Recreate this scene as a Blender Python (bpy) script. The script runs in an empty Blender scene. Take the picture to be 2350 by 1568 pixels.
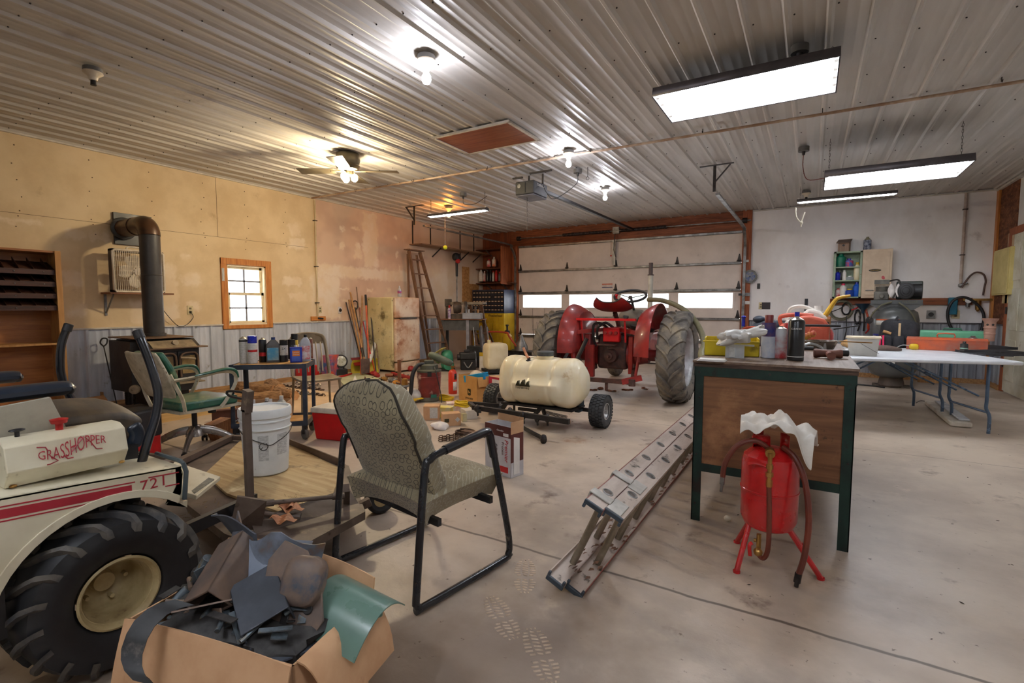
import bpy, bmesh, math, random
from mathutils import Vector, Matrix, noise as mnoise
random.seed(7)
V = Vector; PI = math.pi; sc = bpy.context.scene; COL = sc.collection
def rad(d): return math.radians(d)
# ---------- surveyed camera ----------
FPX, PITCH, ROLL, YAW, EYE = 1138.6, .0707, .0011, .5417, 1.2
_F = V((-math.sin(YAW), math.cos(YAW), 0)); _R = V((math.cos(YAW), math.sin(YAW), 0)); _U = V((0, 0, 1))
CF = _F*math.cos(PITCH)-_U*math.sin(PITCH); _U2 = _U*math.cos(PITCH)+_F*math.sin(PITCH)
CR = _R*math.cos(ROLL)+_U2*math.sin(ROLL); CU = _U2*math.cos(ROLL)-_R*math.sin(ROLL)
def ray(x, y): return CF+CR*((x-1175)/FPX)-CU*((y-784)/FPX)
CO = V((0, 0, EYE))
def fl(x, y, z=0.0): d = ray(x, y); return CO+d*((z-EYE)/d.z)
def onx(x, y, X): d = ray(x, y); return CO+d*(X/d.x)
def ony(x, y, Y): d = ray(x, y); return CO+d*(Y/d.y)
def hz(p, x, y):
    d = ray(x, y); return EYE+d.z*math.hypot(p[0], p[1])/math.hypot(d.x, d.y)
def facing(p): return math.atan2(-p[0], p[1])
cam = bpy.data.cameras.new('camera'); camo = bpy.data.objects.new('camera', cam); COL.objects.link(camo)
cam.sensor_width = 36; cam.lens = 36*FPX/2350; cam.clip_start = .02
camo.matrix_world = Matrix(((CR.x, CU.x, -CF.x, 0), (CR.y, CU.y, -CF.y, 0), (CR.z, CU.z, -CF.z, EYE), (0, 0, 0, 1)))
sc.camera = camo
# ---------- materials ----------
def lin(c):
    return tuple(((v/255)/12.92 if v <= 10 else (((v/255)+.055)/1.055)**2.4) for v in c[:3])+(1,)
MATS = {}
def nd(nt, t, **k):
    n = nt.nodes.new(t)
    for a, b in k.items():
        if a.startswith('i_'): n.inputs[a[2:].replace('_', ' ')].default_value = b
        else: setattr(n, a, b)
    return n
def ma(nt, op, a, b=0.0, clamp=False):
    n = nt.nodes.new('ShaderNodeMath'); n.operation = op; n.use_clamp = clamp
    for i, v in enumerate((a, b)):
        if isinstance(v, (int, float)): n.inputs[i].default_value = v
        else: nt.links.new(v, n.inputs[i])
    return n.outputs[0]
def mixc(nt, fac, a, b):
    n = nt.nodes.new('ShaderNodeMix'); n.data_type = 'RGBA'
    for i, v in ((0, fac), (6, a), (7, b)):
        if isinstance(v, (int, float, tuple)): n.inputs[i].default_value = v
        else: nt.links.new(v, n.inputs[i])
    return n.outputs[2]
def nz(nt, co, scale, detail=5, rough=.6, dist=0):
    n = nd(nt, 'ShaderNodeTexNoise'); n.inputs['Scale'].default_value = scale; n.inputs['Detail'].default_value = detail
    n.inputs['Roughness'].default_value = rough; n.inputs['Distortion'].default_value = dist
    nt.links.new(co, n.inputs['Vector']); return n.outputs['Fac']
def rmp(nt, f, lo, hi):
    n = nd(nt, 'ShaderNodeMapRange'); n.interpolation_type = 'SMOOTHSTEP'; nt.links.new(f, n.inputs[0])
    n.inputs[1].default_value = lo; n.inputs[2].default_value = hi; return n.outputs[0]
def mt(name, c, c2=None, sc=6, r=.5, m=0, bump=0, bsc=None, st=(1, 1, 1), spots=(), coat=0, tr=0, alpha=1, em=0, rng=(.35, .65), hook=None, sss=0, dist=0, rot=(0, 0, 0), sheen=0):
    if name in MATS: return MATS[name]
    mm = bpy.data.materials.new(name); mm.use_nodes = True; nt = mm.node_tree; b = nt.nodes['Principled BSDF']
    tc = nd(nt, 'ShaderNodeTexCoord'); mp = nd(nt, 'ShaderNodeMapping'); mp.inputs['Scale'].default_value = st; mp.inputs['Rotation'].default_value = rot
    nt.links.new(tc.outputs['Object'], mp.inputs[0]); co = mp.outputs[0]
    f = nz(nt, co, sc, dist=dist)
    col = mixc(nt, rmp(nt, f, *rng), lin(c), lin(c2 or tuple(v*.86 for v in c)))
    for (c3, s3, lo, hi) in spots:
        col = mixc(nt, rmp(nt, nz(nt, tc.outputs['Object'], s3, 6, .65), lo, hi), col, lin(c3))
    if hook: col = hook(nt, tc.outputs['Object'], col, b) or col
    nt.links.new(col, b.inputs['Base Color'])
    b.inputs['Metallic'].default_value = m
    rr = ma(nt, 'ADD', ma(nt, 'MULTIPLY', f, .25), r-.12, True); nt.links.new(rr, b.inputs['Roughness'])
    if coat: b.inputs['Coat Weight'].default_value = coat; b.inputs['Coat Roughness'].default_value = .12
    if tr: b.inputs['Transmission Weight'].default_value = tr
    if sss: b.inputs['Subsurface Weight'].default_value = sss; b.inputs['Subsurface Radius'].default_value = (.05, .04, .03)
    if alpha < 1: b.inputs['Alpha'].default_value = alpha
    if sheen: b.inputs['Sheen Weight'].default_value = sheen
    if em: nt.links.new(col, b.inputs['Emission Color']); b.inputs['Emission Strength'].default_value = em
    if bump:
        bp = nd(nt, 'ShaderNodeBump'); bp.inputs['Strength'].default_value = min(1, bump); bp.inputs['Distance'].default_value = .01
        nt.links.new(nz(nt, co, bsc or sc*3), bp.inputs['Height']); nt.links.new(bp.outputs[0], b.inputs['Normal'])
    MATS[name] = mm; return mm
def wood(name, c, c2, ax=0, sc=4, r=.6, bump=.15, **k):
    st = [9, 9, 9]; st[ax] = .7
    return mt(name, c, c2, sc=sc, r=r, st=tuple(st), bump=bump, dist=.6, rng=(.3, .7), **k)
# ---------- mesh builder ----------
class B:
    def __init__(s, T=None): s.v = []; s.f = []; s.fm = []; s.mi = 0; s.T = T or Matrix()
    def add(s, vs, fs):
        o = len(s.v); s.v += [s.T @ V(p) for p in vs]
        for f in fs: s.f.append([i+o for i in f]); s.fm.append(s.mi)
        return s
    def bx(s, x0, y0, z0, x1, y1, z1):
        return s.add([(x0, y0, z0), (x1, y0, z0), (x1, y1, z0), (x0, y1, z0), (x0, y0, z1), (x1, y0, z1), (x1, y1, z1), (x0, y1, z1)],
                     [(0, 3, 2, 1), (4, 5, 6, 7), (0, 1, 5, 4), (1, 2, 6, 5), (2, 3, 7, 6), (3, 0, 4, 7)])
    def box(s, c, d, R=None):
        T0 = s.T; s.T = T0 @ Matrix.Translation(V(c)) @ (R.to_4x4() if R is not None else Matrix())
        s.bx(-d[0]/2, -d[1]/2, -d[2]/2, d[0]/2, d[1]/2, d[2]/2); s.T = T0; return s
    def bar(s, p0, p1, w, h, up=(0, 0, 1)):   # rectangular bar between two points
        p0, p1 = V(p0), V(p1); z = (p1-p0); L = z.length; z.normalize(); upv = V(up)
        if abs(z.dot(upv)) > .98: upv = V((0, 1, 0))
        x = upv.cross(z).normalized(); y = z.cross(x)
        M3 = Matrix((x, y, z)).transposed(); return s.box((p0+p1)/2, (w, h, L), M3)
    def cyl(s, p0, p1, r0, r1=None, n=14): return s.tube([p0, p1], [r0, r0 if r1 is None else r1], n)
    def tube(s, pts, r, n=8, closed=False, sm=0, sq=None, flat=None):
        pts = [V(p) for p in pts]; rs = list(r) if isinstance(r, (list, tuple)) else [r]*len(pts)
        if sm:
            q = []; qr = []; N = len(pts)
            for i in range(N if closed else N-1):
                g = lambda k: pts[k % N] if closed else pts[max(0, min(N-1, k))]
                a, b, c, d = g(i-1), g(i), g(i+1), g(i+2)
                for k in range(sm):
                    t = k/sm
                    q.append(.5*((2*b)+(c-a)*t+(2*a-5*b+4*c-d)*t*t+(3*b-a-3*c+d)*t**3)); qr.append(rs[i]+(rs[(i+1) % N]-rs[i])*t)
            if not closed: q.append(pts[-1]); qr.append(rs[-1])
            pts, rs = q, qr
        N = len(pts); vs = []; fs = []; u = None
        for i, p in enumerate(pts):
            a = pts[(i-1) % N] if (closed or i > 0) else p; b = pts[(i+1) % N] if (closed or i < N-1) else p
            d = (b-a).normalized() if (b-a).length > 1e-9 else V((0, 0, 1))
            if u is None: u = d.orthogonal() if not flat else (V(flat)-d*V(flat).dot(d))
            u = (u-d*u.dot(d)); u = u.normalized() if u.length > 1e-6 else d.orthogonal().normalized(); w = d.cross(u)
            for k in range(n):
                an = 2*PI*(k+.5)/n; kx, ky = (1, 1) if not sq else sq
                vs.append(p+u*(math.cos(an)*rs[i]*kx)+w*(math.sin(an)*rs[i]*ky))
        for i in range(N if closed else N-1):
            j = (i+1) % N
            for k in range(n): fs.append((i*n+k, i*n+(k+1) % n, j*n+(k+1) % n, j*n+k))
        if not closed: fs += [tuple(range(n))[::-1], tuple((N-1)*n+k for k in range(n))]
        return s.add(vs, fs)
    def lathe(s, prof, c=(0, 0, 0), n=24, ax=None, a0=0, a1=None, cap=True):
        full = a1 is None; a1_ = 2*PI if full else a1; m = n if full else n+1; vs = []; fs = []
        Rm = Matrix() if ax is None else V((0, 0, 1)).rotation_difference(V(ax)).to_matrix().to_4x4()
        T = Matrix.Translation(V(c)) @ Rm
        for (r, z) in prof:
            for k in range(m):
                a = a0+(a1_-a0)*k/n; vs.append(T @ V((r*math.cos(a), r*math.sin(a), z)))
        for i in range(len(prof)-1):
            for k in range(n):
                k2 = (k+1) % m
                if not full and k+1 >= m: continue
                fs.append((i*m+k, i*m+k2, (i+1)*m+k2, (i+1)*m+k))
        if full and cap:
            if prof[0][0] > 1e-5: fs.append(tuple(range(m))[::-1])
            if prof[-1][0] > 1e-5: fs.append(tuple((len(prof)-1)*m+k for k in range(m)))
        return s.add(vs, fs)
    def prism(s, poly, a, b, ax='z'):
        g = {'z': lambda p, t: (p[0], p[1], t), 'y': lambda p, t: (p[0], t, p[1]), 'x': lambda p, t: (t, p[0], p[1])}[ax]
        n = len(poly); vs = [g(p, a) for p in poly]+[g(p, b) for p in poly]
        return s.add(vs, [tuple(range(n))[::-1], tuple(range(n, 2*n))]+[(i, (i+1) % n, n+(i+1) % n, n+i) for i in range(n)])
    def ell(s, c, d, nu=16, nv=10, e=1.0, jit=0, R=None, jf=3.0):
        vs = []; fs = []; pw = lambda x: math.copysign(abs(x)**e, x); Rm = R or Matrix.Identity(3)
        for i in range(nv+1):
            p = -PI/2+PI*i/nv
            for k in range(nu):
                t = 2*PI*k/nu; q = V((pw(math.cos(p))*pw(math.cos(t))*d[0], pw(math.cos(p))*pw(math.sin(t))*d[1], pw(math.sin(p))*d[2]))
                if jit: q *= 1+jit*mnoise.noise(q*jf+V(c)*7)
                vs.append(V(c)+Rm @ q)
        for i in range(nv):
            for k in range(nu): fs.append((i*nu+k, i*nu+(k+1) % nu, (i+1)*nu+(k+1) % nu, (i+1)*nu+k))
        return s.add(vs, fs)
    def grid(s, fn, nu, nv, th=0):
        vs = [V(fn(i/nu, j/nv)) for i in range(nu+1) for j in range(nv+1)]; m = nv+1
        fs = [(i*m+j, (i+1)*m+j, (i+1)*m+j+1, i*m+j+1) for i in range(nu) for j in range(nv)]
        if th:
            nrm = [V((0, 0, 0)) for _ in vs]
            for f in fs:
                q = (vs[f[1]]-vs[f[0]]).cross(vs[f[3]]-vs[f[0]])
                for i in f: nrm[i] += q
            N = len(vs); vs = vs+[v-(nn.normalized() if nn.length > 1e-12 else V((0, 0, 1)))*th for v, nn in zip(vs, nrm)]
            fs = fs+[tuple(i+N for i in f[::-1]) for f in fs]
            e = [i*m for i in range(nu+1)]+[nu*m+j for j in range(1, m)]+[i*m+nv for i in range(nu-1, -1, -1)]+[j for j in range(nv-1, 0, -1)]
            for a, b in zip(e, e[1:]+e[:1]): fs.append((b, a, a+N, b+N))
        return s.add(vs, fs)
    def quad(s, a, b, c, d, th=.003):
        a, b, c, d = map(V, (a, b, c, d))
        return s.grid(lambda u, v: (a*(1-u)+b*u)*(1-v)+(d*(1-u)+c*u)*v, 1, 1, th)
def part(b, name, mat, parent=None, ang=35, bev=0, seg=2, label=None, flat=False):
    me = bpy.data.meshes.new(name); me.from_pydata([tuple(p) for p in b.v], [], b.f)
    mats = mat if isinstance(mat, (list, tuple)) else [mat]
    for m_ in mats: me.materials.append(m_)
    if len(mats) > 1: me.polygons.foreach_set('material_index', b.fm)
    bm = bmesh.new(); bm.from_mesh(me); bmesh.ops.recalc_face_normals(bm, faces=bm.faces); bm.to_mesh(me); bm.free()
    if not flat:
        me.polygons.foreach_set('use_smooth', [True]*len(me.polygons)); me.set_sharp_from_angle(angle=rad(ang))
    o = bpy.data.objects.new(name, me); COL.objects.link(o)
    if parent: o.parent = parent
    if bev:
        md = o.modifiers.new('bevel', 'BEVEL'); md.width = bev; md.segments = seg; md.limit_method = 'ANGLE'; md.angle_limit = rad(40); md.harden_normals = False
    if label: o['label'] = label
    return o
def thing(name, label, cat, loc=(0, 0, 0), rz=0, group=None):
    o = bpy.data.objects.new(name, None); COL.objects.link(o); o.empty_display_size = .1
    o.location = V(loc); o.rotation_euler = (0, 0, rz) if isinstance(rz, (int, float)) else rz
    o['label'] = label; o['category'] = cat
    if group: o['group'] = group
    return o
def one(b, name, mat, label, cat, loc=(0, 0, 0), rz=0, group=None, kind=None, **k):
    o = part(b, name, mat, None, **k); o.location = V(loc); o.rotation_euler = (0, 0, rz) if isinstance(rz, (int, float)) else rz
    o['label'] = label; o['category'] = cat
    if group: o['group'] = group
    if kind: o['kind'] = kind
    return o
def struct(b, name, mat, parent=None, **k):
    o = part(b, name, mat, parent, **k)
    if not parent: o['kind'] = 'structure'
    return o
def dup(root, loc=None, rz=None, label=None):
    r = root.copy(); COL.objects.link(r)
    for ch in root.children:
        c = ch.copy(); COL.objects.link(c); c.parent = r
        for g in ch.children: d = g.copy(); COL.objects.link(d); d.parent = c
    if loc is not None: r.location = V(loc)
    if rz is not None: r.rotation_euler = (0, 0, rz)
    if label: r['label'] = label
    return r
def txt(s, size, mat, parent, loc, rot=(PI/2, 0, 0), bend=0, name='lettering', ext=.0006, sx=1, shear=0, bold=0, spacing=1):
    c = bpy.data.curves.new('t', 'FONT'); c.body = s; c.size = size; c.align_x = 'CENTER'; c.align_y = 'CENTER'; c.extrude = ext; c.shear = shear
    c.offset = bold; c.resolution_u = 3; c.space_character = spacing
    t = bpy.data.objects.new('t', c); COL.objects.link(t); me = bpy.data.meshes.new_from_object(t)
    bpy.data.objects.remove(t); bpy.data.curves.remove(c); me.name = name
    for v in me.vertices:
        v.co.x *= sx
        if bend: a = v.co.x/bend; rr = bend+v.co.z; v.co.x = rr*math.sin(a); v.co.z = rr*math.cos(a)-bend
    me.materials.clear(); me.materials.append(mat)
    o = bpy.data.objects.new(name, me); COL.objects.link(o); o.parent = parent; o.location = V(loc); o.rotation_euler = rot
    return o
def RX(a): return Matrix.Rotation(a, 3, 'X')
def RY(a): return Matrix.Rotation(a, 3, 'Y')
def RZ(a): return Matrix.Rotation(a, 3, 'Z')
def TL(x, y, z): return Matrix.Translation((x, y, z))
# vessel: list of (part name, material, profile[(r,z)])
def vessel(name, label, cat, loc, segs, rz=0, group=None, n=20, sq=None):
    t = thing(name, label, cat, loc, rz, group)
    for (pn, m_, prof) in segs:
        b = B()
        if sq: b.T = Matrix.Diagonal((sq[0], sq[1], 1, 1))
        part(b.lathe(prof, n=n), pn, m_, t)
    return t
def crown(r, z0, z1, neck, zt): return [(r*.9, z0), (r, z0+.004), (r, z1), (r*.93, z1+.006), (neck, zt)]
# ================= setting =================
XL, XR, YB, YR, H, WH = -7.08, 2.385, 10.345, -3.4, 2.995, .949
def sep(nt, co):
    n = nd(nt, 'ShaderNodeSeparateXYZ'); nt.links.new(co, n.inputs[0]); return n.outputs
def band(nt, x, lo, hi, soft):
    a = ma(nt, 'MULTIPLY', ma(nt, 'SUBTRACT', x, lo), 1/soft, True); b = ma(nt, 'MULTIPLY', ma(nt, 'SUBTRACT', hi, x), 1/soft, True)
    return ma(nt, 'MULTIPLY', a, b)
def wall_hook(nt, co, col, b):
    s = sep(nt, co); n1 = ma(nt, 'MULTIPLY', ma(nt, 'SUBTRACT', nz(nt, co, 7, 4), .5), .22); n2 = ma(nt, 'MULTIPLY', ma(nt, 'SUBTRACT', nz(nt, co, 9.3, 4), .5), .2)
    y = ma(nt, 'ADD', s[1], n1); z = ma(nt, 'ADD', s[2], n2); raw = ma(nt, 'MULTIPLY', ma(nt, 'SUBTRACT', s[1], 5.44), 30, True)
    col = mixc(nt, ma(nt, 'MULTIPLY', raw, .75), col, lin((214, 184, 160)))
    lab = mixc(nt, rmp(nt, nz(nt, co, 1.3, 3), .45, .6), lin((222, 192, 166)), lin((204, 170, 148)))
    col = mixc(nt, ma(nt, 'MULTIPLY', raw, .7), col, lab)
    mud = None
    R = [(5.3, 5.95, .95, 1.75, .06), (5.45, 9.3, 1.68, 1.93, .05), (6.45, 6.85, 1.9, 2.95, .05), (6.9, 7.6, 1.0, 1.5, .1), (7.6, 10.4, .9, 2.2, .3), (3.0, 3.35, 1.0, 1.75, .05), (2.75, 3.0, .97, 1.3, .04)]
    for (a, c, d, e) in ((5.05, .12, 2.42, .1), (5.1, .16, 2.2, .1), (5.0, .2, 1.6, .09), (5.1, .2, 1.35, .08), (3.45, .1, 1.85, .05), (3.5, .12, 1.55, .1), (3.5, .1, 1.2, .08), (2.25, .1, 1.5, .1), (2.28, .08, 1.15, .09), (2.3, .12, 2.0, .06),
                         (1.85, .2, 2.08, .04), (2.52, .1, 2.0, .07), (6.0, .06, 2.55, .06), (6.0, .06, 2.25, .09), (6.3, .1, 2.6, .05), (6.35, .09, 2.2, .16), (7.3, .06, 2.55, .06), (7.35, .05, 2.2, .08), (7.4, .05, 1.95, .1), (8.1, .07, 2.5, .05), (8.1, .06, 2.25, .06),
                         (8.15, .06, 2.0, .05), (6.0, .13, 1.5, .04), (6.05, .1, 1.3, .04), (6.6, .1, 1.5, .04), (6.6, .1, 1.25, .03), (7.1, .08, 1.5, .05)):
        R.append((a-c, a+c, d-e, d+e, .04))
    for (a, c, d, e, sf) in R:
        k = ma(nt, 'MULTIPLY', band(nt, y, a, c, sf), band(nt, z, d, e, sf)); mud = k if mud is None else ma(nt, 'MAXIMUM', mud, k)
    mudc = mixc(nt, rmp(nt, nz(nt, co, 3, 4), .4, .6), lin((232, 210, 178)), lin((238, 222, 200)))
    return mixc(nt, ma(nt, 'MULTIPLY', mud, ma(nt, 'ADD', ma(nt, 'MULTIPLY', raw, .25), .6)), col, mudc)
def joint_hook(nt, co, col, b):
    s = sep(nt, co); w = ma(nt, 'MULTIPLY', ma(nt, 'SUBTRACT', nz(nt, co, 4, 3), .5), .03)
    j = band(nt, ma(nt, 'ADD', s[1], w), 2.068, 2.090, .006)
    for a in (5.05, 7.9): j = ma(nt, 'MAXIMUM', j, band(nt, ma(nt, 'ADD', s[1], w), a, a+.014, .005))
    col = mixc(nt, ma(nt, 'MULTIPLY', j, .8), col, lin((72, 60, 50)))
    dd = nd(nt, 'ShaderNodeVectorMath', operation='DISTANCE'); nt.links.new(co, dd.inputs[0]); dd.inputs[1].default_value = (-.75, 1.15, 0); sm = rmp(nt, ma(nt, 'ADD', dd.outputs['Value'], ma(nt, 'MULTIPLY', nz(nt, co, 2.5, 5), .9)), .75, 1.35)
    col = mixc(nt, ma(nt, 'MULTIPLY', ma(nt, 'SUBTRACT', 1.0, sm, True), .6), col, lin((104, 82, 66)))  # dark foreground patch: floor stain plus light falloff painted into the colour
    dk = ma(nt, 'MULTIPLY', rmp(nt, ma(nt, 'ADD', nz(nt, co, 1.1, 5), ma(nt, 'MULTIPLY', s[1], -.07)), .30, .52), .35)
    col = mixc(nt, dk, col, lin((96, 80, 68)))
    r2 = ma(nt, 'ADD', ma(nt, 'MULTIPLY', nz(nt, co, 2.2, 4), .5), .18); nt.links.new(r2, b.inputs['Roughness'])
    return col
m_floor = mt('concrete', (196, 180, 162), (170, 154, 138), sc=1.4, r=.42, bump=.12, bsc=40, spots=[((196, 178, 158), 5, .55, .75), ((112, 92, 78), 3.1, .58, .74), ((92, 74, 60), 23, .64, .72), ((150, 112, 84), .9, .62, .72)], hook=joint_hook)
m_lwall = mt('tan_drywall', (224, 200, 160), (210, 184, 144), sc=2.2, r=.75, bump=.05, spots=[((176, 142, 104), 1.7, .62, .78), ((120, 92, 66), 60, .72, .76)], hook=wall_hook)
m_wwall = mt('white_panel', (238, 234, 232), (224, 218, 214), sc=1.6, r=.6, st=(1, 1, .6), spots=[((182, 172, 168), 2.4, .6, .8), ((120, 108, 100), 55, .745, .77)])
m_ceil = mt('ceiling_metal', (204, 199, 192), (188, 183, 176), sc=1.5, r=.43, st=(3, .3, 1), spots=[((160, 150, 142), 1.2, .62, .8)])
m_wains = mt('wainscot_metal', (208, 214, 224), (184, 190, 200), sc=2, r=.42, m=.2, st=(4, 4, .7), spots=[((140, 140, 136), 8, .6, .75)])
m_trimw = mt('trim_white', (214, 208, 196), (190, 182, 168), sc=8, r=.5)
m_screw = mt('screw_dark', (58, 50, 46), r=.4, m=.5)
m_pine = wood('pine_trim', (208, 140, 66), (176, 104, 44), 2, 4, r=.5)
m_pineH = wood('pine_trim_h', (208, 140, 66), (176, 104, 44), 1, 4, r=.5)
m_beam = wood('stained_beam', (150, 84, 46), (108, 56, 28), 0, 5, r=.6, spots=[((60, 30, 16), 9, .68, .74)])
m_post = wood('stained_post', (172, 94, 50), (124, 62, 30), 2, 5, r=.6, spots=[((70, 36, 20), 9, .66, .74)])
m_osb = mt('brown_osb', (128, 74, 38), (92, 48, 24), sc=9, r=.7, bump=.2, st=(1, 1, 2.4), spots=[((160, 104, 56), 22, .58, .66)])
m_panelb = wood('brown_plywood', (140, 72, 36), (104, 50, 26), 2, 2, r=.55)
m_doorp = mt('door_panel', (228, 216, 206), (214, 202, 192), sc=2.2, r=.55, spots=[((170, 156, 146), 4, .62, .8)])
m_galv = mt('galvanized', (150, 150, 148), (112, 110, 108), sc=8, r=.4, m=.75)
m_galvd = mt('dark_steel', (74, 70, 68), (48, 44, 44), sc=8, r=.45, m=.7)
m_glass = mt('pane_glass', (235, 240, 245), r=.08, alpha=.12)
m_tube = mt('tube_glow', (238, 244, 255), em=13); m_tube2 = mt('tube_glow_strip', (240, 246, 255), em=13)
m_bulb = mt('bulb_glow', (240, 242, 255), em=95); m_bulbw = mt('bulb_warm_glow', (255, 160, 70), em=90); m_fanb = mt('fan_bulb_glow', (255, 232, 190), em=250)
m_porc = mt('porcelain', (232, 222, 204), (205, 190, 165), r=.35); m_blk = mt('black_plastic', (26, 26, 28), (40, 38, 38), r=.45)
m_house = mt('fixture_grey', (96, 92, 96), (80, 76, 80), r=.4, m=.4); m_white = mt('white_paint', (232, 230, 226), (214, 210, 204), r=.45)
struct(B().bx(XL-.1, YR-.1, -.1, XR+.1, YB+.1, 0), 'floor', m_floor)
# window hole on left wall
wa, wb = onx(503, 565, XL), onx(626, 772, XL); wy0, wy1, wz0, wz1 = wa.y, 4.625, .875, 1.875
iy0, iy1, iz0, iz1 = wy0+.085, wy1-.085, wz0+.085, wz1-.085
b = B(); b.bx(XL-.12, YR, 0, XL, iy0, H); b.bx(XL-.12, iy1, 0, XL, YB, H); b.bx(XL-.12, iy0, 0, XL, iy1, iz0); b.bx(XL-.12, iy0, iz1, XL, iy1, H)
struct(b, 'wall_left', m_lwall)
b = B()
for (y0, z0, y1, z1) in ((YR, 2.155, 5.3, 2.1585), (3.858, 2.157, 3.862, H)): b.bx(XL, y0, z0, XL+.0015, y1, z1)
for k in range(14):
    y = -.6+.61*k
    if y > 5.2: break
    for z in (2.02, 2.13, 2.185, 2.33, 2.5, 2.66, 2.85): b.cyl((XL, y+.03*math.sin(k*3+z*9), z), (XL+.003, y+.03*math.sin(k*3+z*9), z), .0065, n=6)
struct(b, 'trim_1', mt('seam_dark', (92, 66, 44), r=.8))
def ribsheet(b, org, du, dz, L, Hh, nrm, per=.2286, dep=.019, minor=True):
    o, du, dz, nrm = V(org), V(du), V(dz), V(nrm); pr = []; x = 0
    while x < L+.001:
        q = [(0, 0), (.016, dep), (.034, dep), (.05, 0)]+([(.1, 0), (.108, .004), (.116, .004), (.124, 0), (.165, 0), (.173, .004), (.181, .004), (.189, 0)] if minor else [])
        for a, d in q:
            if x+a <= L: pr.append((x+a, d))
        x += per
    pr.append((L, 0)); n = len(pr); vs = []
    for t in (0, Hh): vs += [o+du*a+nrm*d+dz*t for a, d in pr]
    b.add(vs, [(i, i+1, n+i+1, n+i) for i in range(n-1)])
b = B(); ribsheet(b, (XL, YR, H), (1, 0, 0), (0, 1, 0), XR-XL, YB-YR, (0, 0, -1))
b.mi = 1; b.bx(XL-.1, YR, H+.03, XR+.1, YB+.1, H+.1); b.mi = 2
k = 0; y = YR+.3
while y < YB:
    for i in range(42):
        x = XL+.2286*i+.066
        if x < XR and not (-3.5 < x < -2.5 and 4.1 < y < 4.9): b.ell((x, y+.012*math.sin(i*7+k), H-.003), (.006, .006, .005), 6, 4)
    y += .61 if k % 2 else .61; k += 1
struct(b, 'ceiling', [m_ceil, m_white, m_screw])
# left wainscot + cap + base board
for n_, (a, c, x_, z_) in enumerate(((YR, wy0, 0, 0), (wy1, 8.6, 0, 0), (wy0, wy1, 0, 1))):
    b = B(); ribsheet(b, (XL+.004, a, .07), (0, 1, 0), (0, 0, 1), c-a, (wz0 if z_ else WH)-.07-.01, (1, 0, 0), minor=True)
    b.mi = 1
    if not z_: b.bx(XL, a, WH-.018, XL+.032, c, WH)
    b.mi = 2; b.bx(XL, a, 0, XL+.036, c, .075)
    struct(b, 'trim_%d' % (2+n_), [m_wains, m_trimw, wood('base_board', (182, 140, 90), (140, 100, 62), 1)])
# window
t = thing('window_1', 'window', 'window'); t['kind'] = 'structure'; del t['label'], t['category']
b = B(); fr = .085
b.bx(XL, wy0, wz0, XL+.025, wy0+fr, wz1); b.bx(XL, wy1-fr, wz0, XL+.025, wy1, wz1); b.bx(XL, wy0, wz1-fr, XL+.026, wy1, wz1); b.bx(XL, wy0, wz0, XL+.026, wy1, wz0+fr*.6)
part(b, 'window_casing', m_pine, t, bev=.003)
b = B(); jm = XL-.11
b.bx(jm, iy0-.002, iz0-.03, XL, iy0+.02, iz1); b.bx(jm, iy1-.02, iz0-.03, XL, iy1+.002, iz1); b.bx(jm, iy0, iz1-.02, XL, iy1, iz1+.002); b.bx(jm, iy0, iz0-.035, XL+.01, iy1, iz0-.01)
part(b, 'window_frame', mt('cream_vinyl', (236, 222, 190), (220, 204, 168), r=.5), t)
mv = MATS['cream_vinyl']; zm = (iz0+iz1)/2
for (z0, z1, xx) in ((iz0-.01, zm+.02, jm+.05), (zm-.02, iz1-.02, jm+.015)):
    b = B(); s_ = .035
    b.bx(xx, iy0+.02, z0, xx+.03, iy0+.02+s_, z1); b.bx(xx, iy1-.02-s_, z0, xx+.03, iy1-.02, z1); b.bx(xx, iy0+.02, z0, xx+.03, iy1-.02, z0+s_); b.bx(xx, iy0+.02, z1-s_, xx+.03, iy1-.02, z1)
    o = part(b, 'sash', mv, t)
    b = B(); ym = (iy0+iy1)/2
    b.bx(xx+.012, ym-.012, z0+s_, xx+.03, ym+.012, z1-s_); zz = (z0+z1)/2; b.bx(xx+.012, iy0+.04, zz-.012, xx+.03, iy1-.04, zz+.012)
    part(b, 'muntin', mt('muntin_grey', (150, 154, 166)), o)
    part(B().bx(xx+.01, iy0+.03, z0+.01, xx+.014, iy1-.03, z1-.01), 'pane', m_glass, o)
# back wall with garage door
DX0, DX1, DZ = ony(1190, 640, YB).x, -1.154, 2.626
b = B(); b.bx(-1.0, YB, 0, XR+.1, YB+.1, H); struct(b, 'wall_back', m_wwall)
b = B(); b.bx(XL-.1, YB, 0, DX0-.02, YB+.1, H); struct(b, 'wall_alcove', m_panelb)
# header beams
b = B(); ym = YB-.02
b.bx(DX0-.2, ym, DZ-.03, -1.0, YB+.1, DZ+.15); b.mi = 1; b.bx(DX0-.2, ym+.012, DZ+.155, -1.0, YB+.1, H); struct(b, 'trim_6', [m_beam, m_beam], bev=.004)
b = B(); b.bx(-1.154, YB-.05, 0, -1.0, YB+.1, H); struct(b, 'trim_7', m_post, bev=.004)
b = B(); b.bx(DX0-.14, YB-.06, 0, DX0-.0, YB+.1, DZ); b.bx(DX0-.165, YB-.55, 1.72, DX0-.14, YB, 2.6); struct(b, 'trim_8', m_post, bev=.004)
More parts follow.
